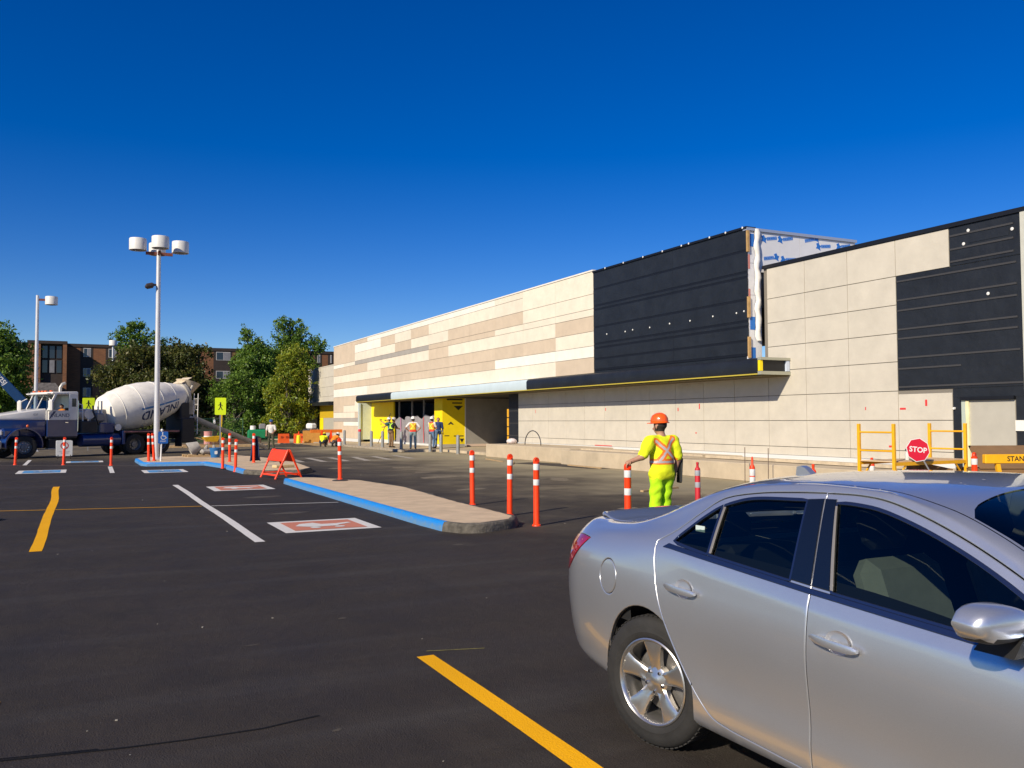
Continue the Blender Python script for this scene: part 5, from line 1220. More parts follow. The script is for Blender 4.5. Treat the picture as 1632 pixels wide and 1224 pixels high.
    wshield = [(2.80, .0, 1), (2.81, .30), (2.845, .55), (2.90, .628, 1), (3.10, .672), (3.30, .715), (3.46, .748, 1), (3.60, .60), (3.70, .36), (3.745, .0, 1)]
    rglass = [(1.70, .0, 1), (1.68, .30), (1.61, .56), (1.56, .60, 1), (1.30, .615), (1.05, .62, 1), (.985, .40), (.965, .0, 1)]
    ws_s = smooth_path(wshield, .035)[:]; rg_s = smooth_path(rglass, .035)
    hood = smooth_path([(3.79, .0, 1), (3.75, .36), (3.66, .62), (3.58, .735, 1), (3.9, .735), (4.2, .69), (4.5, .59), (4.66, .45, 1), (4.72, .2), (4.735, .0, 1)], .035)
    trunk = smooth_path([(.90, .0, 1), (.905, .40), (.915, .58, 1), (.6, .60), (.30, .60), (.14, .575, 1), (.10, .3), (.092, .0, 1)], .035)
    ctr = lambda path: [(a, max(b, .0)) for a, b in path]
    G = .0045
    panes = [('rear', rear_door), ('front', front_door)]
    # dark inner shell gives depth to the gaps
    holes_side = [(grow(rear_door, G), 'z'), (grow(front_door, G), 'z'), (grow(fuel, G), 'z'), (grow(tail, .003), 'z'), (grow(head, .003), 'z')]
    top_holes = [(ws_s, 'y'), (rg_s, 'y'), (grow(hood, G), 'y'), (grow(trunk, G), 'y')]
    # holes may not touch the centreline of the half shell: let them run past it by clipping the outline instead
    def clip_half(path): return path
    body_parts = []
    # half shell split into a side piece (v 1..8) and a roof piece so that every hole is interior
    side_outer = lo+[(4.85, v) for v in np.arange(1.0, 8.0, .3)]+[(s, 8.0) for s in np.arange(4.85, .03, -.04)]+[(.03, v) for v in np.arange(8.0, 1.0, -.3)]
    car_panel('body_shell', side_outer, SILV, car, 'v', holes=holes_side, both=True, fillet=.004, step=.035)
    # top pieces: roof, cowl, rear deck frame between v=8 and the centre
    def vtop(s, y): return v_of_y(s, y)
    def strip(name, inner, s0, s1, m):
        pass
    roof = [(s, 8.0) for s in np.arange(1.50, 2.93, .04)]+[(2.93, 8.0)]
    roof_out = [(1.52, 8.0)]+[(s, 8.0) for s in np.arange(1.56, 2.90, .04)]+[(2.905, 8.0)]+to_v(ws_s, ws[0], 0) if False else None
    def edge_v(path, s_lo, s_hi, rev=False): return [(a, v_of_y(a, b)) for a, b in path]
    ws_top = smooth_path([(2.76, .0), (2.775, .30), (2.82, .56), (2.88, .662)], .035, False)
    rg_top = smooth_path([(1.31, .0), (1.295, .30), (1.235, .54), (1.18, .598)], .035, False)
    rp = [(a, v_of_y(a, b)) for a, b in rg_top]+[(s, 8.0) for s in np.arange(1.20, 2.87, .04)]+[(2.878, 8.0)]+[(a, v_of_y(a, b)) for a, b in reversed(ws_top)]+[(s, 10.0) for s in np.arange(2.72, 1.33, -.04)]
    car_panel('roof_panel', rp, SILV, car, 'v', both=True, fillet=0, step=.05)
    # A pillars (outer rail beside the windscreen) and C pillars
    wl = smooth_path([(2.88, .662), (3.10, .688), (3.30, .724), (3.46, .752)], .035, False)
    ap = [(a, v_of_y(a, b)) for a, b in wl]+[(3.47, 8.0)]+[(s, 8.0) for s in np.arange(3.44, 2.90, -.04)]+[(2.879, 8.0)]
    for sd in (-1, 1): car_panel('front_pillar', [(a, min(b, 9.9)) for a, b in ap], SILV, car, 'v', side=sd, fillet=0, step=.04)
    cl = smooth_path([(1.18, .598), (1.0, .610), (.75, .622), (.64, .60)], .035, False)
    cpil = [(a, v_of_y(a, b)) for a, b in cl]+[(.63, 8.0)]+[(s, 8.0) for s in np.arange(.66, 1.19, .04)]+[(1.195, 8.0)]
    for sd in (-1, 1): car_panel('rear_pillar', cpil, SILV, car, 'v', side=sd, fillet=0, step=.04)
    # deck between rear glass and trunk, trunk lid, cowl, hood
    tl = [(a, v_of_y(a, b)) for a, b in smooth_path([(.60, .0), (.605, .40), (.615, .59)], .035, False)]+[(.615, 8.03)]+[(s, 8.03) for s in np.arange(.58, .14, -.04)]+[(.13, 8.03), (.09, 8.3), (.075, 9.0), (.072, 10.0)]
    lip = lambda S, v: .028*np.exp(-((S-.17)/.11)**2)*(v > 0)+.0*v
    tdense = smooth_path([(*p, 1) for p in tl], .05)
    car_panel('trunk_lid', tdense, SILV, car, 'v', both=True, fillet=.004, step=.03, bulge=lip, rim=.03)
    hd = smooth_path([(*p, 1) for p in ([(a, v_of_y(a, b)) for a, b in smooth_path([(3.79, .0), (3.75, .36), (3.66, .62), (3.58, .715)], .035, False)]+[(3.60, 8.03)]+[(s, 8.03) for s in np.arange(3.64, 4.66, .04)]+[(4.69, 8.3), (4.73, 9.2), (4.74, 10.0)])], .05)
    car_panel('hood', hd, SILV, car, 'v', both=True, fillet=.004, step=.04, rim=.03)
    nose = smooth_path([(*p, 1) for p in ([(4.69, 8.0), (4.70, 8.3), (4.737, 9.2), (4.747, 10.0)]+[(s, 10.0) for s in (4.78, 4.81, 4.84)]+[(4.84, 8.0), (4.78, 8.0)])], .05)
    car_panel('front_bumper', nose, SILV, car, 'v', both=True, fillet=0, step=.04)
    tailp = smooth_path([(*p, 1) for p in ([(.13, 8.0), (.088, 8.3), (.07, 9.0), (.066, 10.0), (.032, 10.0), (.032, 8.0)])], .05)
    car_panel('rear_bumper', tailp, SILV, car, 'v', both=True, fillet=0, step=.04)
    # end caps
    for nm, s0 in (('rear_bumper', .0315), ('front_bumper', 4.848)):
        vv = np.linspace(1, 10, 46); P = carP(np.full(46, s0), vv); n = 46
        vs = [tuple(p) for p in P]+[(p[0], -p[1], p[2]) for p in P[::-1]]
        off = -.03 if s0 < 1 else .017
        inner = [(x+off, y*.82, .5+(z-.5)*.85) for x, y, z in vs]
        N2 = len(vs); fs = [(i, (i+1) % N2, N2+(i+1) % N2, N2+i) for i in range(N2)]+[tuple(range(N2, 2*N2))]
        if s0 > 1: pass
        MB().add(vs+inner, fs).build(nm, SILV, car, smooth=50)
    # grille, plate
    MB().box((4.835, -.45, .36), (4.875, .45, .44), ch=.01).build('lower_grille', BLKPL, car)
    MB().box((4.80, -.38, .50), (4.872, .38, .60), ch=.01).build('upper_grille', BLKPL, car)
    MB().box((-.022, -.26, .60), (.0, .26, .735), ch=.004).build('license_plate', mat('plate_white', (.7, .7, .68), .5), car)
    # cowl strip and windscreen, rear glass
    cow = [(a, v_of_y(a, b)) for a, b in smooth_path([(3.47, .752), (3.60, .60), (3.70, .36), (3.745, .0)], .035, False)]+[(3.77, 10.0), (3.79, 10.0)]+[(a, v_of_y(a, b)) for a, b in smooth_path([(3.785, .0), (3.745, .36), (3.655, .62), (3.58, .72)], .035, False)]+[(3.575, 8.0), (3.49, 8.0)]
    car_panel('cowl_grille', cow, BLKPL, car, 'v', both=True, fillet=0, step=.04, off=-.006)
    wsp = [(a, v_of_y(a, b)) for a, b in ws_top]+[(a, v_of_y(a, b)) for a, b in wl[1:]]+[(a, v_of_y(a, b)) for a, b in smooth_path([(3.46, .75), (3.60, .60), (3.70, .36), (3.745, .0)], .035, False)[1:]]+[(s, 10.0) for s in np.arange(3.70, 2.80, -.05)]
    car_panel('windshield', wsp, glass('windscreen_glass', (.42, .50, .48)), car, 'v', both=True, fillet=0, step=.05, off=-.004)
    rgp = [(a, v_of_y(a, b)) for a, b in rg_top]+[(a, v_of_y(a, b)) for a, b in cl[1:-2]]+[(a, v_of_y(a, b)) for a, b in smooth_path([(.70, .612), (.66, .40), (.635, .0)], .035, False)]+[(s, 10.0) for s in np.arange(.68, 1.29, .05)]
    car_panel('rear_window', rgp, glass('windscreen_glass'), car, 'v', both=True, fillet=0, step=.05, off=-.004)
    # sides
    for sd, nm in ((-1, 'right'), (1, 'left')):
        rd = car_panel('rear_door', rear_door, SILV, car, 'z', holes=[(grow(win_rear_s, .006), 'z'), (grow(win_q_s, .006), 'z')], side=sd)
        fd = car_panel('front_door', front_door, SILV, car, 'z', holes=[(grow(win_front_s, .006), 'z')], side=sd)
        for w, par in ((win_rear_s, rd), (win_q_s, rd), (win_front_s, fd)):
            car_panel('window_glass', grow(w, .004), CARGL, par, 'z', side=sd, off=-.008, fillet=0, step=.06)
            ring = grow(w, .017)
            car_panel('window_trim', ring, DARKCH, par, 'z', holes=[(w, 'z')], side=sd, off=.003, fillet=.002, step=.2, rim=.012)
        # belt moulding
        bm_ = smooth_path([(*p, 1) for p in ([(s, belt_at(s)-.036) for s in np.arange(1.26, 3.44, .07)]+[(3.44, belt_at(3.44)-.010)]+[(s, belt_at(s)-.012) for s in np.arange(3.40, 1.24, -.07)])], .05)
        car_panel('belt_molding', bm_, DARKCH, rd, 'z', side=sd, off=.006, fillet=.002, step=.2, rim=.012)
        bp1 = cp([(2.168, belt_at(2.168)-.004), (2.281, belt_at(2.28)-.004), (2.235, 1.376), (2.147, 1.368)])
        bp2 = cp([(2.289, belt_at(2.286)-.004), (2.384, belt_at(2.384)-.004), (2.300, 1.378), (2.243, 1.376)])
        car_panel('pillar_cover', bp1, BLKGL, rd, 'z', side=sd, off=.006, step=.06, fillet=.002, rim=.012)
        car_panel('pillar_cover', bp2, BLKGL, fd, 'z', side=sd, off=.006, step=.06, fillet=.002, rim=.012)
        # light steel strips beside the glass
        for s0, s1, z0, z1, par in ((1.628, 1.611, belt_at(1.62), 1.288, rd), (2.392, 2.306, belt_at(2.39), 1.352, fd)):
            car_panel('glass_run', cp([(s0-.008, z0), (s0+.008, z0), (s1+.008, z1), (s1-.008, z1)]), mat('glass_run_metal', (.34, .31, .27), .4, metal=.5), par, 'z', side=sd, off=.004, step=.05, fillet=.001, rim=.01)
        car_panel('fuel_door', fuel, SILV, car, 'z', side=sd, step=.03) if sd < 0 else car_panel('fuel_cover_blank', fuel, SILV, car, 'z', side=sd, step=.03)
        tl_ = car_panel('tail_lamp', tail, REDL, car, 'z', side=sd, step=.03, off=.004)
        hl_ = car_panel('headlamp', head, HEADL, car, 'z', side=sd, step=.03, off=.002)
        # lower door crease strip
        sill = smooth_path([(*p, 1) for p in ([(s, .292-.012*(s-1.7)) for s in np.arange(1.72, 3.40, .08)])], .06, False)
        # door handles: cup + bar
        for (a, b, z0, z1, par) in ((1.345, 1.585, .880, .872, rd), (2.335, 2.575, .838, .828, fd)):
            cx = (a+b)/2+.01
            cup = [(cx+.062*math.cos(t), (z0+z1)/2+.006+.042*math.sin(t)) for t in np.linspace(0, 2*math.pi, 24, endpoint=False)]
            v0 = v_of_z(cx, (z0+z1)/2); pc = carP(np.array([cx]), np.array([v0]))[0]
            mb = MB()
            rows = []
            for i in range(13):
                t = i/12; s_ = a+(b-a)*t; z = z0+(z1-z0)*t
                y = carP(np.array([s_]), np.array([v_of_z(s_, z)]))[0][1]
                out_ = .010+.032*math.sin(math.pi*min(1, max(0, .10+t*.80)))**.6
                h = .0165*(1-.25*(2*t-1)**4)
                if i in (0, 12): h *= .55
                th = .013
                rows.append([(s_, sd*(y+out_), z+h), (s_, sd*(y+out_-th), z+h*.8), (s_, sd*(y+out_-th), z-h*.8), (s_, sd*(y+out_), z-h), (s_, sd*(y+out_+.005), z)])
            vs = [p for r in rows for p in r]; fs = []
            for i in range(12):
                for k in range(5): fs.append((i*5+k, i*5+(k+1) % 5, (i+1)*5+(k+1) % 5, (i+1)*5+k))
            fs += [tuple(range(5)), tuple(range(60, 65))]
            if sd > 0: fs = [tuple(reversed(f)) for f in fs]
            mb.add(vs, fs)
            hb = mb.build('door_handle', SILV, par, smooth=60)
            # recessed cup: a shallow dish ring standing just proud of the skin
            cmb = MB(); ring = []
            for q, (rr, dep) in enumerate(((1.0, .0015), (.90, -.002), (.6, -.006), (.0, -.007))):
                for t in np.linspace(0, 2*math.pi, 24, endpoint=False):
                    s_ = cx+.066*rr*math.cos(t); z = (z0+z1)/2+.004+.046*rr*math.sin(t)
                    y = carP(np.array([s_]), np.array([v_of_z(s_, z)]))[0][1]
                    ring.append((s_, sd*(y+dep+.0045), z))
            fs = [(k*24+i, k*24+(i+1) % 24, (k+1)*24+(i+1) % 24, (k+1)*24+i) for k in range(3) for i in range(24)]
            if sd < 0: pass
            else: fs = [tuple(reversed(f)) for f in fs]
            cmb.add(ring, fs).build('handle_cup', SILV, par, smooth=60)
        # door mirror
        mb = MB()
        mx, mz = 3.19, 1.075; y0 = .915
        secs = []
        for i in range(11):
            t = i/10  # from the door side (0) outwards (1)
            y = y0+.03+.215*t
            fr = (1-.12*t)*(math.sin(math.pi*min(.5, .16+t*.6)))**.5 if t < .55 else (1-.12*t)*math.sqrt(max(.02, 1-((t-.55)/.455)**2.6))
            H = .066*fr; D = .10*(.55+.45*fr)
            zc = mz+.006*t
            ring = []
            for k in range(16):
                a = 2*math.pi*k/16; ca = math.cos(a); sa = math.sin(a)
                x = mx+.012*t-(.03*t)+(D*.95 if ca > 0 else D*.28)*abs(ca)**.6*(1 if ca > 0 else -1)
                z = zc+H*abs(sa)**.6*(1 if sa > 0 else -1)
                ring.append((x, sd*y, z))
            secs.append(ring)
        vs = [p for r in secs for p in r]; fs = []
        for i in range(10):
            for k in range(16): fs.append((i*16+k, i*16+(k+1) % 16, (i+1)*16+(k+1) % 16, (i+1)*16+k))
        fs += [tuple(range(16)), tuple(range(160, 176))]
        mb.add(vs, [tuple(reversed(f)) for f in fs] if sd > 0 else fs)
        for f_i in range(len(mb.f)):
            c = sum((Vector(mb.v[i]) for i in mb.f[f_i]), Vector())/len(mb.f[f_i])
            mb.m[f_i] = 1 if c.z < mz-.034 else 0
        mir = mb.build('side_mirror', [SILV, BLKPL], fd, smooth=60)
        mb = MB()
        mb.prism([(3.10, .965), (3.24, .965), (3.27, 1.03), (3.16, 1.045)], 0, .10, 0, TR(0, sd*.985 if sd < 0 else .885, 0) @ Matrix(((1, 0, 0, 0), (0, 0, 1, 0), (0, 1, 0, 0), (0, 0, 0, 1))))
        mb.build('mirror_arm', BLKPL, mir)
        MB().box((3.164, sd*.965, 1.035), (3.168, sd*1.11, 1.112), ch=.001).build('mirror_glass', CHROME, mir)
    # rocker line under the doors, dark inner shell and floor
    g = np.linspace(.20, 4.70, 60); vv = np.linspace(1.0, 6.2, 12)
    mb = MB(); S, Vv = np.meshgrid(g, vv, indexing='ij'); P = carP(S.ravel(), Vv.ravel()); N = carN(S.ravel(), Vv.ravel()); P = P-N*.03; P[:, 1] = np.maximum(P[:, 1], .05)
    for sd in (-1, 1):
        vs = [(p[0], sd*p[1], p[2]) for p in P]; fs = []
        for i in range(59):
            for j in range(11):
                c = (P[i*12+j]+P[(i+1)*12+j+1])/2
                if min(math.hypot(c[0]-WR, c[2]-.345), math.hypot(c[0]-WF, c[2]-.345)) < .385: continue
                fs.append((i*12+j, (i+1)*12+j, (i+1)*12+j+1, i*12+j+1))
        mb.add(vs, fs)
    mb.box((.35, -.70, .19), (4.6, .70, .30)); mb.box((.35, -.55, .30), (1.35, .55, 1.0)); mb.box((3.5, -.55, .30), (4.55, .55, .78))
    for c in (WR, WF):
        for sd in (-1, 1):
            n = 24; a0 = [(c+.385*math.cos(math.pi*i/n), .345+.385*math.sin(math.pi*i/n)) for i in range(n+1)]
            vs = [(x, sd*.905, z) for x, z in a0]+[(x, sd*.62, z) for x, z in a0]; fs = [(i, i+1, n+2+i, n+1+i) for i in range(n)]+[tuple(range(n+1, 2*n+2))]
            mb.add(vs, fs)
    mb.build('inner_shell', DARKUN, car, smooth=0)
    # interior
    mb = MB(); mb.box((1.2, -.70, .42), (3.5, .70, .46)); mb.box((3.30, -.72, .70), (3.55, .72, .93), ch=.04); mb.box((1.02, -.60, .90), (1.45, .60, 1.06), ch=.03); mb.box((2.0, -.12, .4), (3.3, .12, .68), ch=.03)
    mb.build('cabin', INTB, car)
    for sy in (-.37, .37):
        mb = MB(); mb.box((2.45, sy-.25, .44), (2.98, sy+.25, .60), ch=.05)
        mb.box((-.07, sy-.24, 0), (.09, sy+.24, .62), M=TR(2.46, 0, .52) @ RY(R(-20)), ch=.06)
        st = mb.build('front_seat', INTG, car)
        MB().box((-.05, sy-.13, .66), (.05, sy+.13, .84), M=TR(2.46, 0, .52) @ RY(R(-20)), ch=.04).build('headrest', INTB, st)
    mb = MB(); mb.box((1.45, -.62, .44), (1.98, .62, .62), ch=.05); mb.box((-.08, -.62, 0), (.08, .62, .58), M=TR(1.47, 0, .54) @ RY(R(-24)), ch=.06)
    rs = mb.build('rear_seat', INTG, car)
    for sy in (-.36, .36): MB().box((1.14, sy-.12, 1.06), (1.24, sy+.12, 1.20), ch=.04).build('headrest', INTB, rs)
    MB().cyl((2.86, .37, .90), (2.90, .37, .91), .185, .185, 24).build('steering_wheel', INTB, car)
    # window stickers
    MB().box((1.44, -.812, 1.155), (1.51, -.809, 1.185)).build('window_sticker', mat('pale_sticker', (.55, .65, .62), .6), car)
    # antenna fin
    mb = MB(); prof = [(-.01, -.02), (.17, -.02), (.10, .03), (.05, .054), (.015, .058), (-.012, .045)]
    mb.prism(prof, -.022, .022, 0, TR(1.33, 0, 1.405) @ RY(R(12)) @ RX(R(90)))
    mb.build('antenna_fin', SILV, car, smooth=60)
    # ---- wheels
    def wheel(c, sd):
        w = bpy.data.objects.new('wheel', None); COL.objects.link(w); w.parent = car; w.location = (c, sd*.788, .339); w.rotation_euler = (R(90) if sd < 0 else R(-90), 0, R(14)*1)
        # local z points outwards
        RR = .339; rr = .222
        prof = [(rr-.004, -.10), (rr+.02, -.112), (.285, -.117), (.318, -.108), (.333, -.088), (RR, -.06), (RR, .06), (.333, .088), (.318, .108), (.285, .117), (.262, .1165), (.258, .1185), (.25, .1165), (rr+.012, .112), (rr, .100)]
        tb = MB().lathe(prof, 56, cap=False)
        for gz in (-.055, -.02, .02, .055):
            pass
        ty = tb.build('tyre', RUB, w, smooth=40)
        tm = MB()
        for k in range(64):
            for (za, zb, tw) in ((-.088, -.052, .18), (.052, .088, -.18), (-.03, .03, .35)):
                M = RZ(2*math.pi*k/64)
                tm.box((RR-.004, -.010, za), (RR+.0022, .010, zb), 0, M @ RX(tw))
        tm.build('tread_block', RUB, ty, smooth=0)
        rim = MB().lathe([(.222, .104), (.226, .110), (.219, .114), (.209, .106), (.203, .085), (.198, .02), (.196, -.09), (.222, -.10)], 56, cap=False)
        ri = rim.build('rim', ALLOY, w, smooth=40)
        sp = MB()
        for k in range(5):
            M = RZ(2*math.pi*k/5+R(90))
            # spoke: broad at the rim, narrow waist, dished; top surface z varies with r
            rs_ = [.045, .075, .11, .15, .185, .207]; hw = [.036, .034, .037, .045, .057, .066]; zt = [.078, .082, .090, .098, .103, .104]
            vs = []; fs = []
            for r_, h_, z_ in zip(rs_, hw, zt):
                vs += [(r_, -h_, z_-.008), (r_, -h_*.62, z_), (r_, 0, z_-.006), (r_, h_*.62, z_), (r_, h_, z_-.008), (r_, h_*.8, z_-.045), (r_, -h_*.8, z_-.045)]
            for i in range(5):
                for q in range(7): fs.append((i*7+q, (i+1)*7+q, (i+1)*7+(q+1) % 7, i*7+(q+1) % 7))
            sp.add(vs, [tuple(reversed(f)) for f in fs], 0, M)
        sp.lathe([(.078, .03), (.078, .072), (.066, .079), (.034, .080), (.030, .083), (.0, .084)], 30)
        sp.build('spokes', ALLOY, ri, smooth=40)
        for k in range(5):
            a = 2*math.pi*(k+.5)/5+R(90); MB().cyl((.056*math.cos(a), .056*math.sin(a), .06), (.056*math.cos(a), .056*math.sin(a), .089), .0105, .009, 6).build('lug_nut', CHROME, ri)
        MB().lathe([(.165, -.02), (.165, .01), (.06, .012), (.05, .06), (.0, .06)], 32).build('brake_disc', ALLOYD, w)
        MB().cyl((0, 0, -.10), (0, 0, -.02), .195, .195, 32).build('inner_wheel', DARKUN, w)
        return w
    for c in (WR, WF):
        for sd in (-1, 1): wheel(c, sd)
    return car
SEDAN = sedan()
# ---------------------------------------------------------------- concrete mixer truck
TW = mat('truck_white', (.78, .75, .69), .35, var=.08, vs=2, coat=.5); TB = mat('truck_blue', (.006, .028, .135), .3, var=.1, vs=2, coat=.6); TK = mat('truck_dark', (.018, .019, .022), .65, var=.3, vs=3)
DRUMW = mat('drum_white', (.84, .80, .71), .5, var=.14, vs=1.8); STRB = mat('stripe_blue', (.03, .20, .45), .5); LETD = mat('letter_navy', (.02, .04, .12), .5); CHUT = mat('chute_metal', (.42, .40, .36), .6, metal=.2, var=.2, vs=2); CHUTC = mat('concrete_caked_chute', (.62, .52, .38), .9, var=.15, vs=3, bump=.4, bs=10)
AMB = mat('amber_lens', (.75, .13, .02), .3); TGL = glass('truck_glass', (.55, .66, .66))
def truck():
    tk = thing('mixer_truck', 'white and blue concrete mixer truck with a large white drum', 'mixer truck', (-2.91, 47.82, 0), R(209)); tk.scale = (1.04, 1, 1)
    def B(name, lo, hi, m, par=tk, ch=.03, M=None): return MB().box(lo, hi, ch=ch, M=M).build(name, m, par, smooth=30)
    def hexa(name, a, b, m, par=tk):
        """loft between two rectangles: (x, y0, y1, z0, z1)"""
        vs = []
        for x, y0, y1, z0, z1 in (a, b): vs += [(x, y0, z0), (x, y1, z0), (x, y1, z1), (x, y0, z1)]
        bm = bmesh.new(); v = [bm.verts.new(p) for p in vs]
        for f in ((0, 1, 2, 3), (7, 6, 5, 4), (0, 4, 5, 1), (1, 5, 6, 2), (2, 6, 7, 3), (3, 7, 4, 0)): bm.faces.new([v[i] for i in f])
        bmesh.ops.recalc_face_normals(bm, faces=bm.faces[:]); bmesh.ops.bevel(bm, geom=bm.edges[:], offset=.06, segments=3, affect='EDGES', profile=.5)
        return MB().bm(bm).build(name, m, par, smooth=50)
    # frame
    for y in (-.45, .45): B('frame_rail', (-8.6, y-.05, .78), (1.0, y+.05, 1.05), TK, ch=.01)
    # hood
    hexa('hood', (-1.02, -.98, .98, 1.80, 2.36), (.98, -.66, .66, 1.80, 2.02), TW)
    hexa('hood_side', (-1.02, -.97, .97, 1.02, 1.80), (.96, -.68, .68, 1.02, 1.80), TB)
    B('grille', (.93, -.52, 1.0), (1.02, .52, 1.95), CHROME, ch=.03)
    for k in range(8): B('grille_bar', (1.02, -.48+k*.125, 1.05), (1.03, -.44+k*.125, 1.9), TK, ch=.002)
    B('bumper', (1.0, -1.2, .48), (1.25, 1.2, .86), mat('tan_bumper', (.50, .44, .34), .5, metal=.2), ch=.05)
    for s in (-1, 1):
        # fender: half ring over the wheel
        mb = MB(); n = 18; vs = []; y0, y1 = (.66, 1.24) if s > 0 else (-1.24, -.66)
        for i in range(n+1):
            a = R(-8+196*i/n); r = .70
            x = r*1.12*math.cos(a)+.05; z = .60+r*1.12*math.sin(a)
            for (yy, zz) in ((y0, -.0), (y0, .05), (y1, .05), (y1, 0.0)): vs.append((x*(1+zz*.06/.05*1.0) if zz else x, yy, z+zz if zz else z))
        fs = []
        for i in range(n):
            for k in range(4): fs.append((i*4+k, i*4+(k+1) % 4, (i+1)*4+(k+1) % 4, (i+1)*4+k))
        fs += [(0, 1, 2, 3), (n*4+3, n*4+2, n*4+1, n*4)]
        mb.add(vs, [tuple(reversed(f)) for f in fs]); mb.build('fender', TB, tk, smooth=40)
        B('fender_fill', (.15, s*.70, .95), (.98, s*1.12, 1.42), TB, ch=.12)
        B('headlight', (.93, s*.78, 1.12), (1.03, s*1.08, 1.30), HEADL, ch=.02)
        MB().sphere((-.10, s*1.16, 1.52), (.06, .05, .07), 10, 6).build('turn_signal', AMB, tk)
    # cab: lower walls, pillars, roof
    B('cab_floor', (-2.45, -1.05, .92), (-1.0, 1.05, 1.02), TK, ch=.01)
    for s in (-1, 1):
        y0, y1 = (1.0, 1.08) if s > 0 else (-1.08, -1.0)
        lo_ = B('cab_side', (-2.45, y0, 1.0), (-1.02, y1, 1.80), TB, ch=.01)
        up_ = B('door_upper', (-2.02, y0, 1.802), (-1.08, y1, 2.26), TW, ch=.01)
        B('door_handle', (-1.98, y1 if s > 0 else y0-.03, 1.66), (-1.84, (y1 if s > 0 else y0-.03)+.03, 1.70), CHROME, up_, ch=.005)
        B('rear_panel', (-2.45, y0, 1.802), (-2.03, y1, 3.10), TW, ch=.02); B('quarter_window', (-2.36, (y1+.002 if s > 0 else y0-.008), 2.45), (-2.16, (y1+.008 if s > 0 else y0-.002), 2.85), mat('dark_cab_glass', (.02, .03, .04), .1), ch=0)
        MB().prism([(-1.02, 2.26), (-1.12, 2.26), (-1.46, 3.06), (-1.36, 3.06)], y0, y1, 0, Matrix(((1, 0, 0, 0), (0, 0, 1, 0), (0, 1, 0, 0), (0, 0, 0, 1)))).build('front_pillar', TW, tk, smooth=0)
        MB().cyl((-2.40, s*1.16, 1.25), (-2.42, s*1.16, 2.75), .018, .018, 8).build('grab_rail', CHROME, tk)
        # mirror
        mm = B('mirror', (-1.04, s*1.34, 2.20), (-.88, s*1.62, 2.78), TW, ch=.07); MB().tube([(-1.1, s*1.05, 2.85), (-.98, s*1.4, 2.7)], .02, 6).build('mirror_arm', TW, mm); MB().tube([(-1.1, s*1.05, 2.1), (-.98, s*1.4, 2.3)], .02, 6).build('mirror_arm', TW, mm)
        B('step', (-2.2, s*.85, .40), (-1.05, s*1.12, .46), CHUT, ch=.01); B('step_box', (-2.15, s*.80, .46), (-1.1, s*1.08, .90), TK, ch=.02)
    B('cab_back', (-2.45, -1.0, 1.0), (-2.38, 1.0, 3.05), TW, ch=.01)
    B('cowl', (-1.10, -1.0, 1.8), (-1.0, 1.0, 2.27), TW, ch=.01)
    hexa('roof', (-2.47, -1.07, 1.07, 3.03, 3.20), (-1.22, -1.06, 1.06, 3.03, 3.16), TW)
    MB().add([(-1.04, -1.0, 2.27), (-1.04, 1.0, 2.27), (-1.38, .98, 3.04), (-1.38, -.98, 3.04)], [(0, 1, 2, 3)]).build('windshield', TGL, tk, smooth=0)
    B('windshield_divider', (-.02, -.025, 0), (.02, .025, .84), TW, ch=.005, M=TR(-1.03, 0, 2.26) @ RY(R(-24)))
    vis = B('sun_visor', (-1.42, -1.0, 3.04), (-1.02, 1.0, 3.10), TW, ch=.02)
    for y in (-.8, -.3, 0, .3, .8): B('marker_light', (-1.36, y-.08, 3.16), (-1.26, y+.08, 3.23), AMB, ch=.02)
    B('dash', (-1.35, -1.0, 2.0), (-1.1, 1.0, 2.28), TK, ch=.03); B('driver_seat', (-2.3, .2, 1.1), (-1.75, .8, 1.65), TK, ch=.06); B('seat_back', (-2.36, .2, 1.6), (-2.22, .8, 2.4), TK, ch=.05)
    MB().tube([(-2.62, -.95, 1.2), (-2.62, -.95, 3.45), (-2.72, -.95, 3.62), (-2.86, -.95, 3.68)], .075, 12).build('exhaust_stack', mat('dull_stack_metal', (.55, .52, .46), .5, metal=.5), tk)
    for x, m_ in ((-1.55, 'sign'),):
        tm = text_mb('INLAND', .24, bold=.002); tm.v = [tuple(TR(-1.60, 1.084, 2.02) @ RZ(R(180)) @ FACE @ Vector((q[0], q[1], 0))) for q in tm.v]; tm.build('lettering', LETD, tk, smooth=0)
        mb = MB(); mb.prism([(.0, 0), (.06, 0), (.34, .36), (.22, .36)], 0, .004, M=TR(-1.08, 1.084, 1.86) @ RZ(R(180)) @ FACE); mb.build('door_logo', LETD, tk, smooth=0)
    tm = text_mb('1227', .12); tm.v = [tuple(TR(-.55, .925, 2.06) @ RZ(R(172)) @ FACE @ Vector((q[0], q[1], 0))) for q in tm.v]; tm.build('fleet_number', LETD, tk, smooth=0)
    # tanks, boxes, pedestal
    MB().cyl((-2.7, .82, .80), (-4.6, .82, .80), .33, .33, 24).build('fuel_tank', TB, tk); MB().cyl((-2.7, -.82, .80), (-4.2, -.82, .80), .33, .33, 24).build('fuel_tank', TB, tk)
    B('battery_box', (-3.4, .55, 1.15), (-2.6, 1.1, 1.75), TK, ch=.04); B('hydraulic_box', (-4.3, .6, 1.15), (-3.55, 1.05, 1.65), TB, ch=.04)
    MB().cyl((-3.2, -.6, 2.1), (-3.2, .75, 2.1), .26, .26, 20).build('water_tank', TW, tk)
    B('front_pedestal', (-4.25, -.55, 1.05), (-3.85, .55, 2.35), CHUT, ch=.05); B('pump', (-3.95, .3, 1.7), (-3.45, .85, 2.15), GRYM2, ch=.08); MB().tube([(-3.5, .5, 2.5), (-3.3, .9, 2.2), (-3.5, 1.0, 1.6), (-4.2, .9, 1.2)], .045, 8).build('hose', TK, tk)
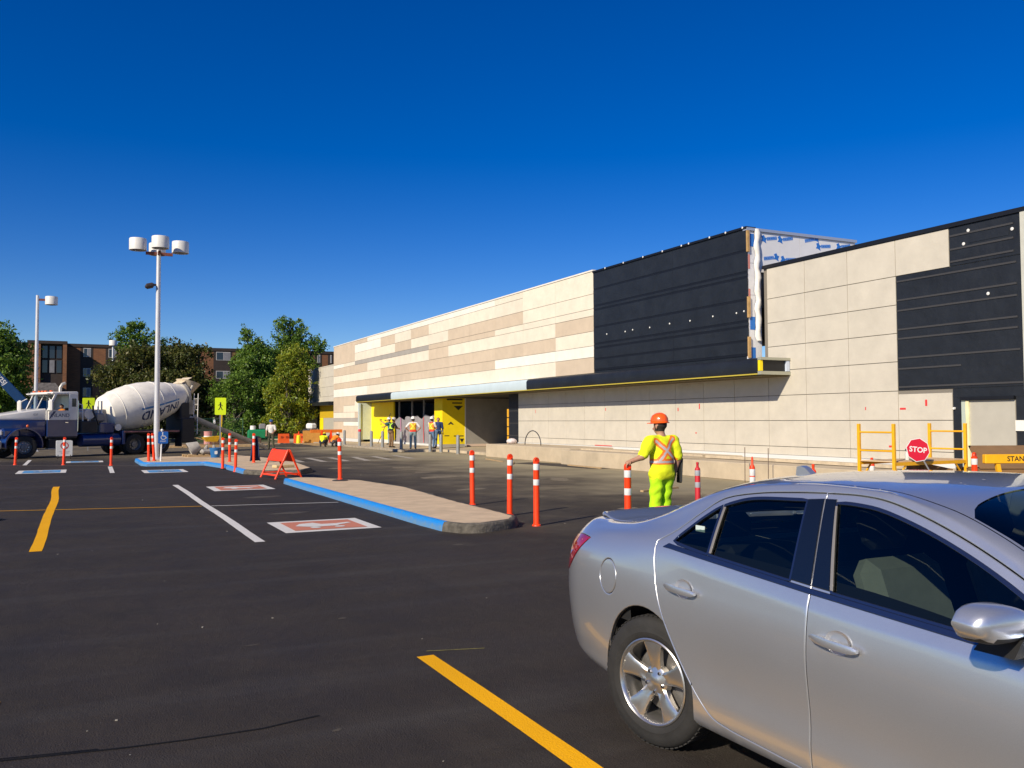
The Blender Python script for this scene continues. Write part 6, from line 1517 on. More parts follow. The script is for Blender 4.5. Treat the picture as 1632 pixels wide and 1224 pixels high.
    MB().tube([(-2.75, 1.0, 1.2), (-2.70, 1.0, 2.55), (-2.75, .6, 2.6)], .03, 8).build('hand_rail', TW, tk); MB().tube([(-3.62, .75, 1.9), (-3.62, .75, 2.75), (-3.8, .75, 2.75), (-3.8, .75, 1.9)], .04, 8).build('hand_rail', TW, tk)
    for z in (1.5, 1.9, 2.3): MB().tube([(-2.9, -.5, z), (-2.9, .9, z)], .025, 6).build('platform_rail', mat('tan_rail', (.55, .40, .2), .7), tk)
    B('rear_deck', (-8.7, -.95, 1.06), (-4.6, .95, 1.22), TK, ch=.02); B('side_skirt', (-4.8, .95, .55), (-4.65, 1.2, 1.25), TB, ch=.02)
    for s in (-1, 1): B('rear_fender', (-7.8, s*.70, 1.22), (-4.75, s*1.22, 1.27), TK, ch=.01)
    B('marker_strip', (-7.8, 1.20, 1.16), (-4.75, 1.225, 1.22), mat('red_white_strip', (.42, .16, .15), .5, var=.6, vs=3), ch=0)
    MB().lathe([(0, 0), (.17, 0), (.17, .02), (0, .03)], 18, M=TR(-4.45, 1.12, 1.42) @ RX(R(-90))).build('round_mirror', TW, tk)
    # drum
    ax0 = Vector((-4.35, 0, 2.12)); tilt = R(13.7)
    MD = TR(*ax0) @ RY(R(-90)+tilt)     # local z runs rearwards and up
    PR = [(0, -.28), (.35, -.24), (.66, -.14), (.84, .0), (.90, .04), (1.06, .55), (1.15, 1.0), (1.195, 1.5), (1.20, 2.1), (1.12, 2.7), (.98, 3.3), (.80, 3.9), (.66, 4.35), (.62, 4.5), (.58, 4.52), (.56, 4.7)]
    dr = MB().lathe(PR, 56, M=MD, cap=False).build('drum', DRUMW, tk, smooth=30)
    for z, r in ((.55, 1.07), (1.5, 1.205), (2.7, 1.13), (3.6, .90)): MB().lathe([(r-.02, z-.02), (r+.004, z-.012), (r+.004, z+.012), (r-.03, z+.02)], 56, M=MD, cap=False).build('weld_band', DRUMW, dr)
    MB().lathe([(.60, 4.42), (.74, 4.42), (.74, 4.58), (.60, 4.58)], 40, M=MD, cap=False).build('ring_track', CHUT, dr)
    pr = [p[0] for p in PR]; pz = [p[1] for p in PR]
    def on_drum(u, v, off=.012):
        """u along the axis, v metres around from the reference angle"""
        r = float(np.interp(u, pz[4:], pr[4:]))+off; a = A0+v/1.1
        return MD @ Vector((r*math.cos(a), r*math.sin(a), u))
    # near side is local +y ; find the angle whose world direction is near side, a little below the horizontal
    best = None
    for k in range(360):
        d = (MD.to_3x3() @ Vector((math.cos(R(k)), math.sin(R(k)), 0))); t_ = Vector((0, math.cos(R(24)), -math.sin(R(24))))
        if best is None or d.dot(t_) > best[0]: best = (d.dot(t_), k)
    A0 = R(best[1]); up = (MD.to_3x3() @ Vector((-math.sin(A0), math.cos(A0), 0))).z; sg = 1 if up > 0 else -1
    tm = text_mb('INLAND', .62, shear=.25, bold=.012, split=.10, space=1.05)
    # the lettering is upside down: text +x runs forwards, text +y runs down
    tm.v = [tuple(on_drum(2.55-q[0], sg*(-q[1]))) for q in tm.v]
    tm.build('lettering', LETD, dr, smooth=0)
    vs = []; fs = []
    for i in range(21):
        u = 1.35+i*.12
        vs += [tuple(on_drum(u, sg*.30)), tuple(on_drum(u, sg*.39))]
        if i: fs.append((2*i-2, 2*i-1, 2*i+1, 2*i))
    o = MB().add(vs, fs).build('blue_stripe', STRB, dr, smooth=0)
    # rear: pedestal, hopper, chutes, ladder, flaps
    B('rear_pedestal', (-8.75, -.7, 1.1), (-8.2, .7, 2.75), TK, ch=.05)
    for s in (-1, 1): MB().tube([(-8.3, s*.65, 1.1), (-8.6, s*.6, 3.0), (-9.0, s*.55, 3.7)], .06, 8).build('rear_frame', CHUT, tk)
    mb = MB(); mb.lathe([(.34, 0), (.62, .55), (.66, .58), (.60, .58), (.30, 0)], 24, M=TR(-8.95, 0, 3.35) @ RY(R(-16)), cap=False); mb.build('charge_hopper', CHUTC, tk)
    B('hopper_plate', (-.36, -.42, 0), (.36, .42, .03), CHUTC, ch=.01, M=TR(-8.75, 0, 3.98) @ RY(R(28)))
    mb = MB(); mb.lathe([(.55, .8), (.30, 0), (.26, 0), (.5, .8)], 20, M=TR(-9.1, 0, 2.1), cap=False); mb.build('discharge_hopper', CHUT, tk)
    ld = bpy.data.objects.new('ladder', None); COL.objects.link(ld); ld.parent = tk
    for y in (.72, 1.08): MB().tube([(-8.95, y, 1.0), (-9.0, y, 3.25)], .022, 8).build('ladder_rail', TW, ld)
    for k in range(7): MB().cyl((-8.97, .72, 1.15+k*.3), (-8.97, 1.08, 1.15+k*.3), .016, .016, 6).build('ladder_rung', TW, ld)
    B('mud_flap', (-8.0, .55, .35), (-7.97, 1.15, 1.2), TK, ch=0); B('mud_flap', (-8.0, -1.15, .35), (-7.97, -.55, 1.2), TK, ch=0)
    B('rear_skirt', (-8.8, .5, .55), (-8.0, 1.1, 1.9), TK, ch=.05); B('rear_bumper', (-8.95, -1.1, .55), (-8.75, 1.1, .72), TK, ch=.02)
    # wheels
    def wheel(x, y, steer=0.0, dual=False):
        s = 1 if y > 0 else -1
        w = bpy.data.objects.new('wheel', None); COL.objects.link(w); w.parent = tk; w.location = (x, y, .535); w.rotation_euler = (R(-90)*s, 0, steer)
        for off in ((0,) if not dual else (0, -.34)):
            MB().lathe([(.30, -.14+off), (.46, -.155+off), (.52, -.13+off), (.535, -.08+off), (.535, .08+off), (.52, .13+off), (.46, .155+off), (.30, .14+off)], 36, cap=False).build('tyre', RUB, w)
        MB().lathe([(.30, .14), (.285, .12), (.27, -.06 if dual else .05), (.14, -.06 if dual else .08), (.13, .04 if dual else .16), (.0, .05 if dual else .17)], 28, cap=False).build('rim', mat('grey_truck_rim', (.20, .20, .20), .5, metal=.4, var=.3, vs=8), w)
        for k in range(10): a = k*.628; MB().cyl((.19*math.cos(a), .19*math.sin(a), -.06 if dual else .06), (.19*math.cos(a), .19*math.sin(a), -.01 if dual else .11), .018, .018, 6).build('wheel_nut', CHROME, w)
    for s in (-1, 1):
        wheel(0, s*1.03, R(-16))
        for x in (-5.35, -6.75): wheel(x, s*1.03, 0, True)
    MB().cyl((0, -1, .535), (0, 1, .535), .08, .08, 10).build('front_axle', TK, tk)
    for x in (-5.35, -6.75): MB().cyl((x, -1, .535), (x, 1, .535), .12, .12, 10).build('rear_axle', TK, tk)
    # chute: trough sections from the tail down to the form (world points turned into truck space)
    inv = (TR(-2.91, 47.82, 0) @ RZ(R(209)) @ Matrix.Diagonal((1.04, 1, 1, 1))).inverted()
    pts = [inv @ Vector(p) for p in ((5.6, 51.6, 2.0), (6.75, 52.05, 1.5), (8.9, 52.9, .62), (9.7, 53.2, .30))]
    for i, (m_, rr) in enumerate(((CHUT, .26), (CHUTC, .24), (CHUTC, .22))):
        a, b = pts[i], pts[i+1]; d = (b-a).normalized(); sd = d.cross(Vector((0, 0, 1))).normalized(); up_ = sd.cross(d); vs = []; n = 10
        for p in (a-d*.1, b+d*.08):
            for r in (rr, rr-.02):
                for k in range(n+1): q = math.pi*k/n; vs.append(p+sd*math.cos(q)*r-up_*math.sin(q)*r)
        fs = []; N = n+1
        for k in range(n): fs += [(k, k+1, 2*N+k+1, 2*N+k), (N+k+1, N+k, 3*N+k, 3*N+k+1), (k, N+k, N+k+1, k+1), (2*N+k+1, 3*N+k+1, 3*N+k, 2*N+k)]
        fs += [(0, 2*N, 3*N, N), (n, N+n, 3*N+n, 2*N+n)]
        MB().add(vs, fs).build('chute_section', m_, tk, smooth=40)
    j = pts[1]; MB().tube([j+Vector((-.2, -.3, .12)), j+Vector((0, 0, .25)), j+Vector((.2, .3, .12))], .06, 8).build('chute_hinge', SWHT, tk)
    return tk
GRYM2 = mat('pump_grey', (.25, .25, .25), .5, metal=.3)
TRUCK = truck()
# ---------------------------------------------------------------- building yard at the back
def put(o, loc, label, cat, group=None, rz=0):
    o.location = loc; o.rotation_euler = (0, 0, rz); return tag(o, label, cat, group)
GRN = mat('machine_green', (.01, .20, .075), .45, var=.1, vs=4); DKM = mat('dark_machine', (.03, .03, .032), .6); GRYM = mat('machine_grey', (.25, .25, .25), .5, metal=.3)
# pallet of concrete pieces on the far island
pt = thing('pallet', 'wooden pallet on the far island behind the blue curb', 'pallet', (4.95, 41.3, .148), R(8))
for y in (-.45, 0, .45): MB().box((-.85, y-.05, 0), (.85, y+.05, .08)).build('stringer', TIM, pt, smooth=0)
for k in range(7): MB().box((-.85+k*.265, -.5, .081), (-.85+k*.265+.12, .5, .10)).build('deck_board', TIM, pt, smooth=0)
CGR = mat('grey_precast', (.36, .34, .31), .9, var=.2, vs=5)
o = MB().lathe([(.36, 0), (.36, .05), (.20, .46), (.14, .46), (.30, .05), (.3, 0)], 18, M=RY(R(62)), cap=False).build('precast_cone', CGR); put(o, (4.32, 41.3, .42), 'pale concrete cone lying on the pallet', 'concrete cone')
for i, (x, y, a, lb) in enumerate(((4.95, 41.2, 20, 'grey concrete lump on the middle of the pallet'), (5.35, 41.35, 70, 'grey concrete lump on the right end of the pallet'))):
    mb = MB(); mb.box((-.24, -.2, 0), (.24, .2, .22), ch=.08); mb.cyl((.02, 0, .2), (.12, .03, .38), .10, .05, 8); o = mb.build('concrete_piece', CGR, None, smooth=30); put(o, (x, y, .25), lb, 'concrete piece', 'concrete pieces on the pallet', R(a))
# blue tub
tb = thing('tub', 'blue plastic tub on the far island left of the orange posts', 'tub', (5.2, 39.7, .148))
BLUT = mat('blue_tub_plastic', (.012, .13, .36), .5)
MB().lathe([(.18, 0), (.235, .38), (.25, .38), (.25, .42), (.225, .42), (.17, .02), (0, .02)], 20).build('tub_body', BLUT, tb); MB().prism(rrect(.12, .14, .03), 0, .004, M=TR(0, -.213, .22) @ RX(R(96))).build('tub_label', SWHT, tb, smooth=0)
# wheelbarrow
wb = thing('wheelbarrow', 'yellow wheelbarrow beside the stacked lumber behind the truck', 'wheelbarrow', (7.9, 62.6, 0), R(8)); WY = mat('barrow_yellow', (.72, .46, .01), .5, var=.15)
mb = MB(); mb.add([(-.55, -.35, .62), (.55, -.35, .70), (.55, .35, .70), (-.55, .35, .62), (-.30, -.22, .32), (.38, -.22, .32), (.38, .22, .32), (-.30, .22, .32)], [(4, 5, 6, 7), (0, 1, 5, 4), (1, 2, 6, 5), (2, 3, 7, 6), (3, 0, 4, 7)]); mb.build('tray', WY, wb, smooth=0)
for y in (-.2, .2):
    MB().tube([(.75, y*.3, .2), (.1, y, .28), (-1.0, y*1.3, .62)], .022, 8).build('handle', TIM, wb); MB().tube([(-.25, y, .30), (-.32, y, .0)], .018, 6).build('leg', GRYM, wb)
MB().cyl((.75, -.05, .2), (.75, .05, .2), .2, .2, 18).build('wheel', RUB, wb)
o = MB().box((-.05, -.02, 0), (.05, .02, 2.3), M=RY(R(36))).build('screed_board', WY, None, smooth=0); put(o, (7.35, 61.6, .02), 'long yellow board leaning over the wheelbarrow', 'board')
o.matrix_world = TR(8.35, 61.4, .02) @ RY(R(-34))
for k in range(6):
    o = MB().box((-1.2, -.08, 0), (1.2, .08, .06), ch=.005).build('lumber', mat('orange_brown_lumber', (.38, .20, .06), .85, var=.25, vs=4), None, smooth=0)
    put(o, (6.6+.06*k, 63.3+.17*(k % 3), .001+.062*(k//3)), 'orange-brown plank, %s of the %s layer in the low stack behind the truck tail' % (('front', 'middle', 'back')[k % 3], ('lower', 'upper')[k//3]), 'lumber', 'planks in the low stack', R(-4+3*(k % 3)))
# pink barrel, beams
br = thing('barrel', 'faded pink barrel standing behind the pedestrian sign', 'barrel', (8.2, 66.5, 0)); MB().lathe([(.30, 0), (.30, .04), (.285, .06), (.285, .40), (.30, .42), (.285, .44), (.285, .92), (.30, .94), (.30, .98), (.27, .98), (.27, .95), (0, .95)], 22).build('drum', mat('faded_pink', (.58, .27, .25), .6, var=.15), br); MB().lathe([(.302, .50), (.302, .66)], 22, cap=False).build('band', SWHT, br)
for k in range(5):
    o = MB().box((-1.7, -.10, 0), (1.7, .10, .2), ch=.01).build('timber_beam', mat('dark_timber', (.10, .06, .04), .9, var=.3), None, smooth=0); put(o, (10.6, 68.6+.24*(k % 3), .001+.203*(k//3)), 'dark timber beam, %s of the %s row in the stack behind the chute' % (('front', 'middle', 'back')[k % 3], ('bottom', 'top')[k//3]), 'beam', 'stacked dark beams', R(-3+2*(k % 3)))
# green compressor
gc = thing('compressor', 'green towable compressor behind the end of the chute', 'compressor', (12.2, 69.5, 0), R(-8))
MB().box((-.75, -.45, .30), (.65, .45, 1.05), ch=.12).build('housing', GRN, gc); MB().box((.1, -.25, 1.05), (.6, .25, 1.5), ch=.08).build('engine_cover', GRYM, gc); MB().cyl((-.35, 0, 1.0), (-.35, 0, 1.35), .22, .2, 14).build('air_filter', SWHT, gc)
for y in (-.5, .5): MB().cyl((0, y-.08, .28), (0, y+.08, .28), .28, .28, 18).build('wheel', RUB, gc)
MB().tube([(.6, 0, .4), (1.5, 0, .35)], .04, 8).build('tow_bar', GRN, gc)
# orange plastic barriers and compactor
OB = mat('orange_barrier', (.72, .10, .012), .5, var=.1, vs=4)
for k, (x, y, rz) in enumerate(((14.0, 68.6, 5), (15.1, 68.2, -6))):
    b = thing('water_barrier', 'orange plastic barrier behind the man in white, %s of two' % ('left' if k == 0 else 'right'), 'barrier', (x, y, 0), R(rz), 'orange plastic barriers')
    MB().add([(-.5, -.28, 0), (.5, -.28, 0), (.5, .28, 0), (-.5, .28, 0), (-.5, -.20, .35), (.5, -.20, .35), (.5, .20, .35), (-.5, .20, .35), (-.5, -.10, 1.0), (.5, -.10, 1.0), (.5, .10, 1.0), (-.5, .10, 1.0)], [(0, 1, 5, 4), (1, 2, 6, 5), (2, 3, 7, 6), (3, 0, 4, 7), (4, 5, 9, 8), (5, 6, 10, 9), (6, 7, 11, 10), (7, 4, 8, 11), (8, 9, 10, 11)]).build('shell', OB, b, smooth=0)
    b.scale = (.8, .8, .72)
    for x2 in (-.25, .25): MB().box((x2-.09, -.215, .55), (x2+.09, -.13, .75)).build('slot', mat('dark_orange', (.35, .05, .01), .6), b, smooth=0)
pc = thing('plate_compactor', 'orange plate compactor beside the orange barriers', 'compactor', (15.6, 66.8, 0), R(-20)); MB().box((-.4, -.28, .02), (.4, .28, .12), ch=.03).build('plate', OB, pc); MB().box((-.2, -.22, .14), (.3, .22, .62), ch=.06).build('engine', OB, pc); MB().tube([(-.2, -.2, .3), (-.7, -.2, 1.0), (-.7, .2, 1.0), (-.2, .2, .3)], .022, 8).build('handle', DKM, pc)
sk = thing('mini_loader', 'white and black mini loader parked in the shade behind the barriers', 'loader', (17.1, 73.5, 0), R(200))
MB().box((-.8, -.5, .5), (.4, .5, 1.0), ch=.1).build('body', DKM, sk); MB().box((-.5, -.42, 1.0), (.1, .42, 1.5), ch=.12).build('engine_hood', SWHT, sk); MB().box((.5, -.6, .1), (1.1, .6, .5), ch=.05).build('bucket', GRYM, sk)
for x in (-.55, .3):
    for y in (-.55, .55): MB().cyl((x, y-.1, .33), (x, y+.1, .33), .33, .33, 18).build('wheel', RUB, sk)
yc = thing('caution_stand', 'slim yellow stand with an orange tip by the dark soil', 'caution stand', (14.1, 63.9, 0)); MB().lathe([(.20, 0), (.20, .03), (.16, .05), (.13, .62), (.06, .68)], 14).build('body', mat('bright_yellow_plastic', (.85, .72, .01), .5), yc); MB().tube([(0, 0, .66), (.03, 0, .95)], [.05, .03], 8).build('tip', ORNG, yc)
cr = thing('crate', 'low blue crate near the yellow boards by the far store door', 'crate', (16.2, 71.5, 0)); MB().box((-.5, -.3, 0), (.5, .3, .45), ch=.03).build('crate_body', mat('crate_blue', (.02, .06, .26), .6), cr, smooth=0)
# plank barricade by the far door
bb = thing('board_barricade', 'orange board barricade on splayed legs before the far store door', 'barricade', (15.75, 62.4, 0), R(8)); OBD = mat('orange_painted_wood', (.75, .20, .02), .7, var=.15, vs=4)
MB().box((-1.2, -.03, .85), (1.2, .03, 1.08)).build('board', OBD, bb, smooth=0)
for x in (-.35, .35):
    for a in (-16, 16): MB().box((-.05, -.03, 0), (.05, .03, 1.05), M=TR(x, math.sin(R(a))*1.05, 0) @ RX(R(a))).build('leg', ORNG, bb, smooth=0)
ps = thing('plywood_sheet', 'orange-brown plywood sheet standing behind the board barricade', 'plywood', (15.4, 64.4, 0), R(6)); MB().box((-.85, -.02, 0), (.85, .02, 1.0), M=RX(R(-9))).build('sheet', mat('form_plywood', (.62, .30, .06), .8, var=.15, vs=3), ps, smooth=0); MB().box((-.85, .03, .3), (.85, .07, .38), M=RX(R(-9))).build('batten', TIM, ps, smooth=0)
# soil and new walk
sl = thing('soil_heap', 'low strip of dark soil beside the crouching workers', 'soil'); mb = MB(); vs = []; fs = []; rs_ = random.Random(6)
for i in range(22):
    x = 10.2+i*.19
    for k in range(7): u = k/6; vs.append((x+rs_.uniform(-.05, .05), 58.4+u*1.6-.03*i, max(0, math.sin(math.pi*u))*.20*math.sin(math.pi*i/21)*(1+rs_.uniform(-.4, .4))+.002))
for i in range(21):
    for k in range(6): fs.append((i*7+k, (i+1)*7+k, (i+1)*7+k+1, i*7+k+1))
mb.add(vs, fs).build('mound', mat('dark_loose_soil', (.05, .04, .03)), sl, smooth=60)
hp = thing('dirt_pile', 'pile of brown dirt beyond the orange barriers', 'dirt pile', (17.0, 70.2, 0)); mb = MB(); vs = []; fs = []
for i in range(13):
    for k in range(16): a = k/16*6.283; r = 1.3*i/12; vs.append((r*math.cos(a)*(1+rs_.uniform(-.06, .06)), r*math.sin(a)*.8, 1.05*(1-i/12)**1.2*(1+rs_.uniform(-.1, .1))))
for i in range(12):
    for k in range(16): fs.append((i*16+k, (i+1)*16+k, (i+1)*16+(k+1) % 16, i*16+(k+1) % 16))
mb.add(vs, fs).build('heap', mat('brown_dirt', (.20, .14, .08), .98, var=.35, vs=3, bump=1, bs=6), hp, smooth=60)
struct(MB().box((3.5, 60.6, 0), (15.3, 63.0, .11), ch=.02).build('new_walk', CONC, smooth=0))
for k in range(5):
    o = MB().box((-1.15, -.02, 0), (1.15, .02, .16)).build('form_board', TIM, None, smooth=0); put(o, (4.7+k*2.35, 60.5, .001), 'form board along the new concrete walk, %s from the truck end' % ('first', 'second', 'third', 'fourth', 'fifth')[k], 'form board', 'form boards along the new walk')
o = MB().box((-.35, -.14, 0), (.35, .14, .10), ch=.02).build('offcut_block', mat('pale_wood_block', (.62, .46, .24), .85), None, smooth=0); put(o, (6.1, 29.9, .15), 'pale board lying on the near end of the far island', 'board', rz=R(20))
# green mesh fence far back
fe = thing('mesh_fence', 'dark green wire fence panel behind the chute', 'fence', (9.8, 76.4, 0)); FG = mat('fence_green', (.012, .07, .045), .6)
for x in (-2.4, 0, 2.4): MB().cyl((x, 0, 0), (x, 0, 1.95), .035, .035, 8).build('fence_post', FG, fe)
for z in (.08, .95, 1.9): MB().cyl((-2.4, 0, z), (2.4, 0, z), .02, .02, 6).build('rail', FG, fe)
mb = MB()
for k in range(48): mb.box((-2.38+k*.1, -.003, .08), (-2.374+k*.1, .003, 1.9))
for k in range(12): mb.box((-2.4, -.003, .12+k*.15), (2.4, .003, .126+k*.15))
stuff(mb.build('wire_mesh', FG, fe, smooth=0))
# blue articulated boom lift behind the truck hood
bo = thing('boom_lift', 'blue articulated boom lift reaching down behind the truck hood', 'boom lift', (-6.2, 60.5, 0)); BL = mat('lift_blue', (.006, .045, .14), .45, var=.1, vs=3)
MB().box((-1.1, -.9, .45), (1.1, .9, 1.1), ch=.08).build('chassis', DKM, bo, smooth=0); MB().box((-1.2, -.8, 1.12), (1.3, .8, 2.05), ch=.1).build('turret', BL, bo)
for x in (-.8, .8):
    for y in (-.85, .85): MB().cyl((x, y-.15, .45), (x, y+.15, .45), .45, .45, 20).build('wheel', RUB, bo)
bm_ = MB().box((-.26, -.2, 0), (.26, .2, 6.6), M=TR(4.25, 0, 1.5) @ RY(R(-41)), ch=.03).build('boom', BL, bo, smooth=0)
MB().box((-.17, -.15, 6.6), (.17, .15, 8.6), M=TR(4.25, 0, 1.5) @ RY(R(-41)), ch=.02).build('fly_boom', BL, bo, smooth=0)
tm = text_mb('Z-45/25J', .36, bold=.006); tm.v = [tuple(TR(4.25, 0, 1.5) @ RY(R(-41)) @ TR(.0, -.206, 3.9) @ FACE @ RZ(R(-90)) @ Vector((q[0], q[1], 0))) for q in tm.v]; tm.build('lettering', SWHT, bm_, smooth=0)
MB().cyl((4.1, 0, 1.4), (1.0, 0, 1.7), .2, .2, 10).build('riser', BL, bo)
# dark pickup nose at the far left edge, its shadow side
# ---------------------------------------------------------------- people: one continuous skin each from blended tapered limbs
def surface_net(D, org, h):
    S = D < 0; nx, ny, nz = D.shape
    c = [S[i:nx-1+i, j:ny-1+j, k:nz-1+k] for i in (0, 1) for j in (0, 1) for k in (0, 1)]
    anyc = np.logical_or.reduce(c); allc = np.logical_and.reduce(c); M = anyc & ~allc
    idx = -np.ones(M.shape, int); I = np.argwhere(M); idx[M] = np.arange(len(I))
    acc = np.zeros((len(I), 3)); cnt = np.zeros(len(I))
    for ax in range(3):
        for a in (0, 1):
            for b in (0, 1):
                o0 = np.zeros(3, int); oth = [q for q in range(3) if q != ax]; o0[oth[0]] = a; o0[oth[1]] = b; o1 = o0.copy(); o1[ax] = 1
                p = I+o0; q = I+o1; d0 = D[p[:, 0], p[:, 1], p[:, 2]]; d1 = D[q[:, 0], q[:, 1], q[:, 2]]; m = (d0 < 0) != (d1 < 0)
                t = np.where(m, d0/(d0-d1+1e-12*(~m)), 0); acc[m] += (o0+np.eye(3)[ax]*t[:, None])[m]; cnt[m] += 1
    V = (I+acc/cnt[:, None])*h+org
    F = []
    for ax in range(3):
        sl0 = [slice(None)]*3; sl1 = [slice(None)]*3; sl0[ax] = slice(0, -1); sl1[ax] = slice(1, None)
        cr = S[tuple(sl0)] != S[tuple(sl1)]; E_ = np.argwhere(cr); oth = [q for q in range(3) if q != ax]
        ok = np.ones(len(E_), bool)
        for q in oth: ok &= (E_[:, q] > 0) & (E_[:, q] < D.shape[q]-1)
        E_ = E_[ok]; u, v = oth if ax != 1 else (oth[1], oth[0])
        def cell(du, dv): e = E_.copy(); e[:, u] += du; e[:, v] += dv; return idx[e[:, 0], e[:, 1], e[:, 2]]
        f = np.stack([cell(-1, -1), cell(0, -1), cell(0, 0), cell(-1, 0)], 1); ins = S[E_[:, 0], E_[:, 1], E_[:, 2]]
        f[~ins] = f[~ins][:, ::-1]; F.append(f)
    return V, np.concatenate(F)
def limb_sdf(P, b):
    p0, p1, r0, r1, sq = np.array(b[0], float), np.array(b[1], float), b[2], b[3], np.array(b[5] if len(b) > 5 and b[5] else (1, 1, 1), float)
    d = p1-p0; q = P-p0; L = max((d*d).sum(), 1e-9); t = np.clip((q @ d)/L, 0, 1)
    v = (q-t[..., None]*d)/sq
    return np.sqrt((v*v).sum(-1))-(r0+(r1-r0)*t)
def person_mesh(bones, h, k=.035, clip=None, folds=None):
    A = np.array([b[0] for b in bones]+[b[1] for b in bones], float); rm = max(max(b[2], b[3])*max(b[5] if len(b) > 5 and b[5] else (1,)) for b in bones)+.04
    lo = A.min(0)-rm; hi = A.max(0)+rm; n = np.ceil((hi-lo)/h).astype(int)+1
    D = np.full(n, 9.0); K = np.full(n, 9.0); ID = np.zeros(n, int)
    for bi, b in enumerate(bones):
        s_ = max(b[5]) if len(b) > 5 and b[5] else 1; rr = max(b[2], b[3])*s_+.10; l = np.minimum(b[0], b[1])-rr; u = np.maximum(b[0], b[1])+rr
        i0 = np.maximum(0, np.floor((l-lo)/h)).astype(int); i1 = np.minimum(n, np.ceil((u-lo)/h).astype(int)+1)
        sl = tuple(slice(a, c) for a, c in zip(i0, i1)); g = [lo[a]+h*np.arange(i0[a], i1[a]) for a in range(3)]
        P = np.stack(np.meshgrid(*g, indexing='ij'), -1); d = limb_sdf(P, b)
        o = D[sl]; kk = b[6] if len(b) > 6 else k
        hh = np.clip(.5+.5*(o-d)/kk, 0, 1); D[sl] = np.where(o > 8, d, o*(1-hh)+d*hh-kk*hh*(1-hh))
        m = d < K[sl]; K[sl] = np.where(m, d, K[sl]); ID[sl] = np.where(m, bi, ID[sl])
    if folds is not None:
        g = [lo[a]+h*np.arange(n[a]) for a in range(3)]; P = np.stack(np.meshgrid(*g, indexing='ij'), -1); fb = np.array([b[4] in ('shirt', 'pants', 'sleeve') for b in bones])
        D = D+np.where(fb[ID], folds(P), 0)
    if clip is not None:
        g = [lo[a]+h*np.arange(n[a]) for a in range(3)]; P = np.stack(np.meshgrid(*g, indexing='ij'), -1); D = np.maximum(D, clip(P))
    V, F = surface_net(D, lo, h); fc = V[F].mean(1); ii = np.clip(np.round((fc-lo)/h).astype(int), 0, n-1)
    return V, F, fc, ID[ii[:, 0], ii[:, 1], ii[:, 2]]
def mesh_obj(name, V, F, mids, mats, parent, extra=None):
    vs = [tuple(v) for v in V]; fs = [tuple(f) for f in F]; ms = list(mids)
    if extra:
        k = len(vs); vs += extra.v; fs += [tuple(i+k for i in f) for f in extra.f]; ms += extra.m
    me = bpy.data.meshes.new(name); me.from_pydata(vs, [], fs)
    for m in mats: me.materials.append(m)
    me.polygons.foreach_set('material_index', ms); me.polygons.foreach_set('use_smooth', [True]*len(fs)); me.update()
    o = bpy.data.objects.new(name, me); COL.objects.link(o); o.parent = parent
    return o
SKIN = mat('skin', (.42, .22, .14), .6, var=.1, vs=10); HAIR = mat('dark_hair', (.03, .022, .018), .8); BOOT = mat('work_boot', (.05, .04, .03), .8)
def cloth(name, c): return mat(name, c, .9, var=.16, vs=7, bump=.5, bs=16)
def fingers(mb, wrist, hand, curl, side, mi, r=.0085):
    """four fingers and a thumb rooted in the palm; hand = palm direction, curl = direction the fingers bend towards"""
    w = Vector(wrist); d = Vector(hand).normalized(); c = Vector(curl); c = (c-d*c.dot(d)).normalized(); s = d.cross(c).normalized()*side
    palm = w+d*.085
    for i, L in enumerate((.070, .078, .073, .058)):
        a = palm+s*(.030-.020*i); b_ = a+(d*.8+c*.35).normalized()*L*.5; e = b_+(d*.35+c*.9).normalized()*L*.35; t = e+(d*-.15+c*1.0).normalized()*L*.25
        mb.tube([a-d*.025, a, b_, e, t], [r*1.1, r*1.05, r, r*.9, r*.7], 6, mi)
    th = w+d*.03+s*.035; mb.tube([th-s*.01, th+(s*.6+d*.7).normalized()*.035, th+(s*.4+d*.8+c*.4).normalized()*.065], [r*1.25, r*1.1, r*.75], 6, mi)
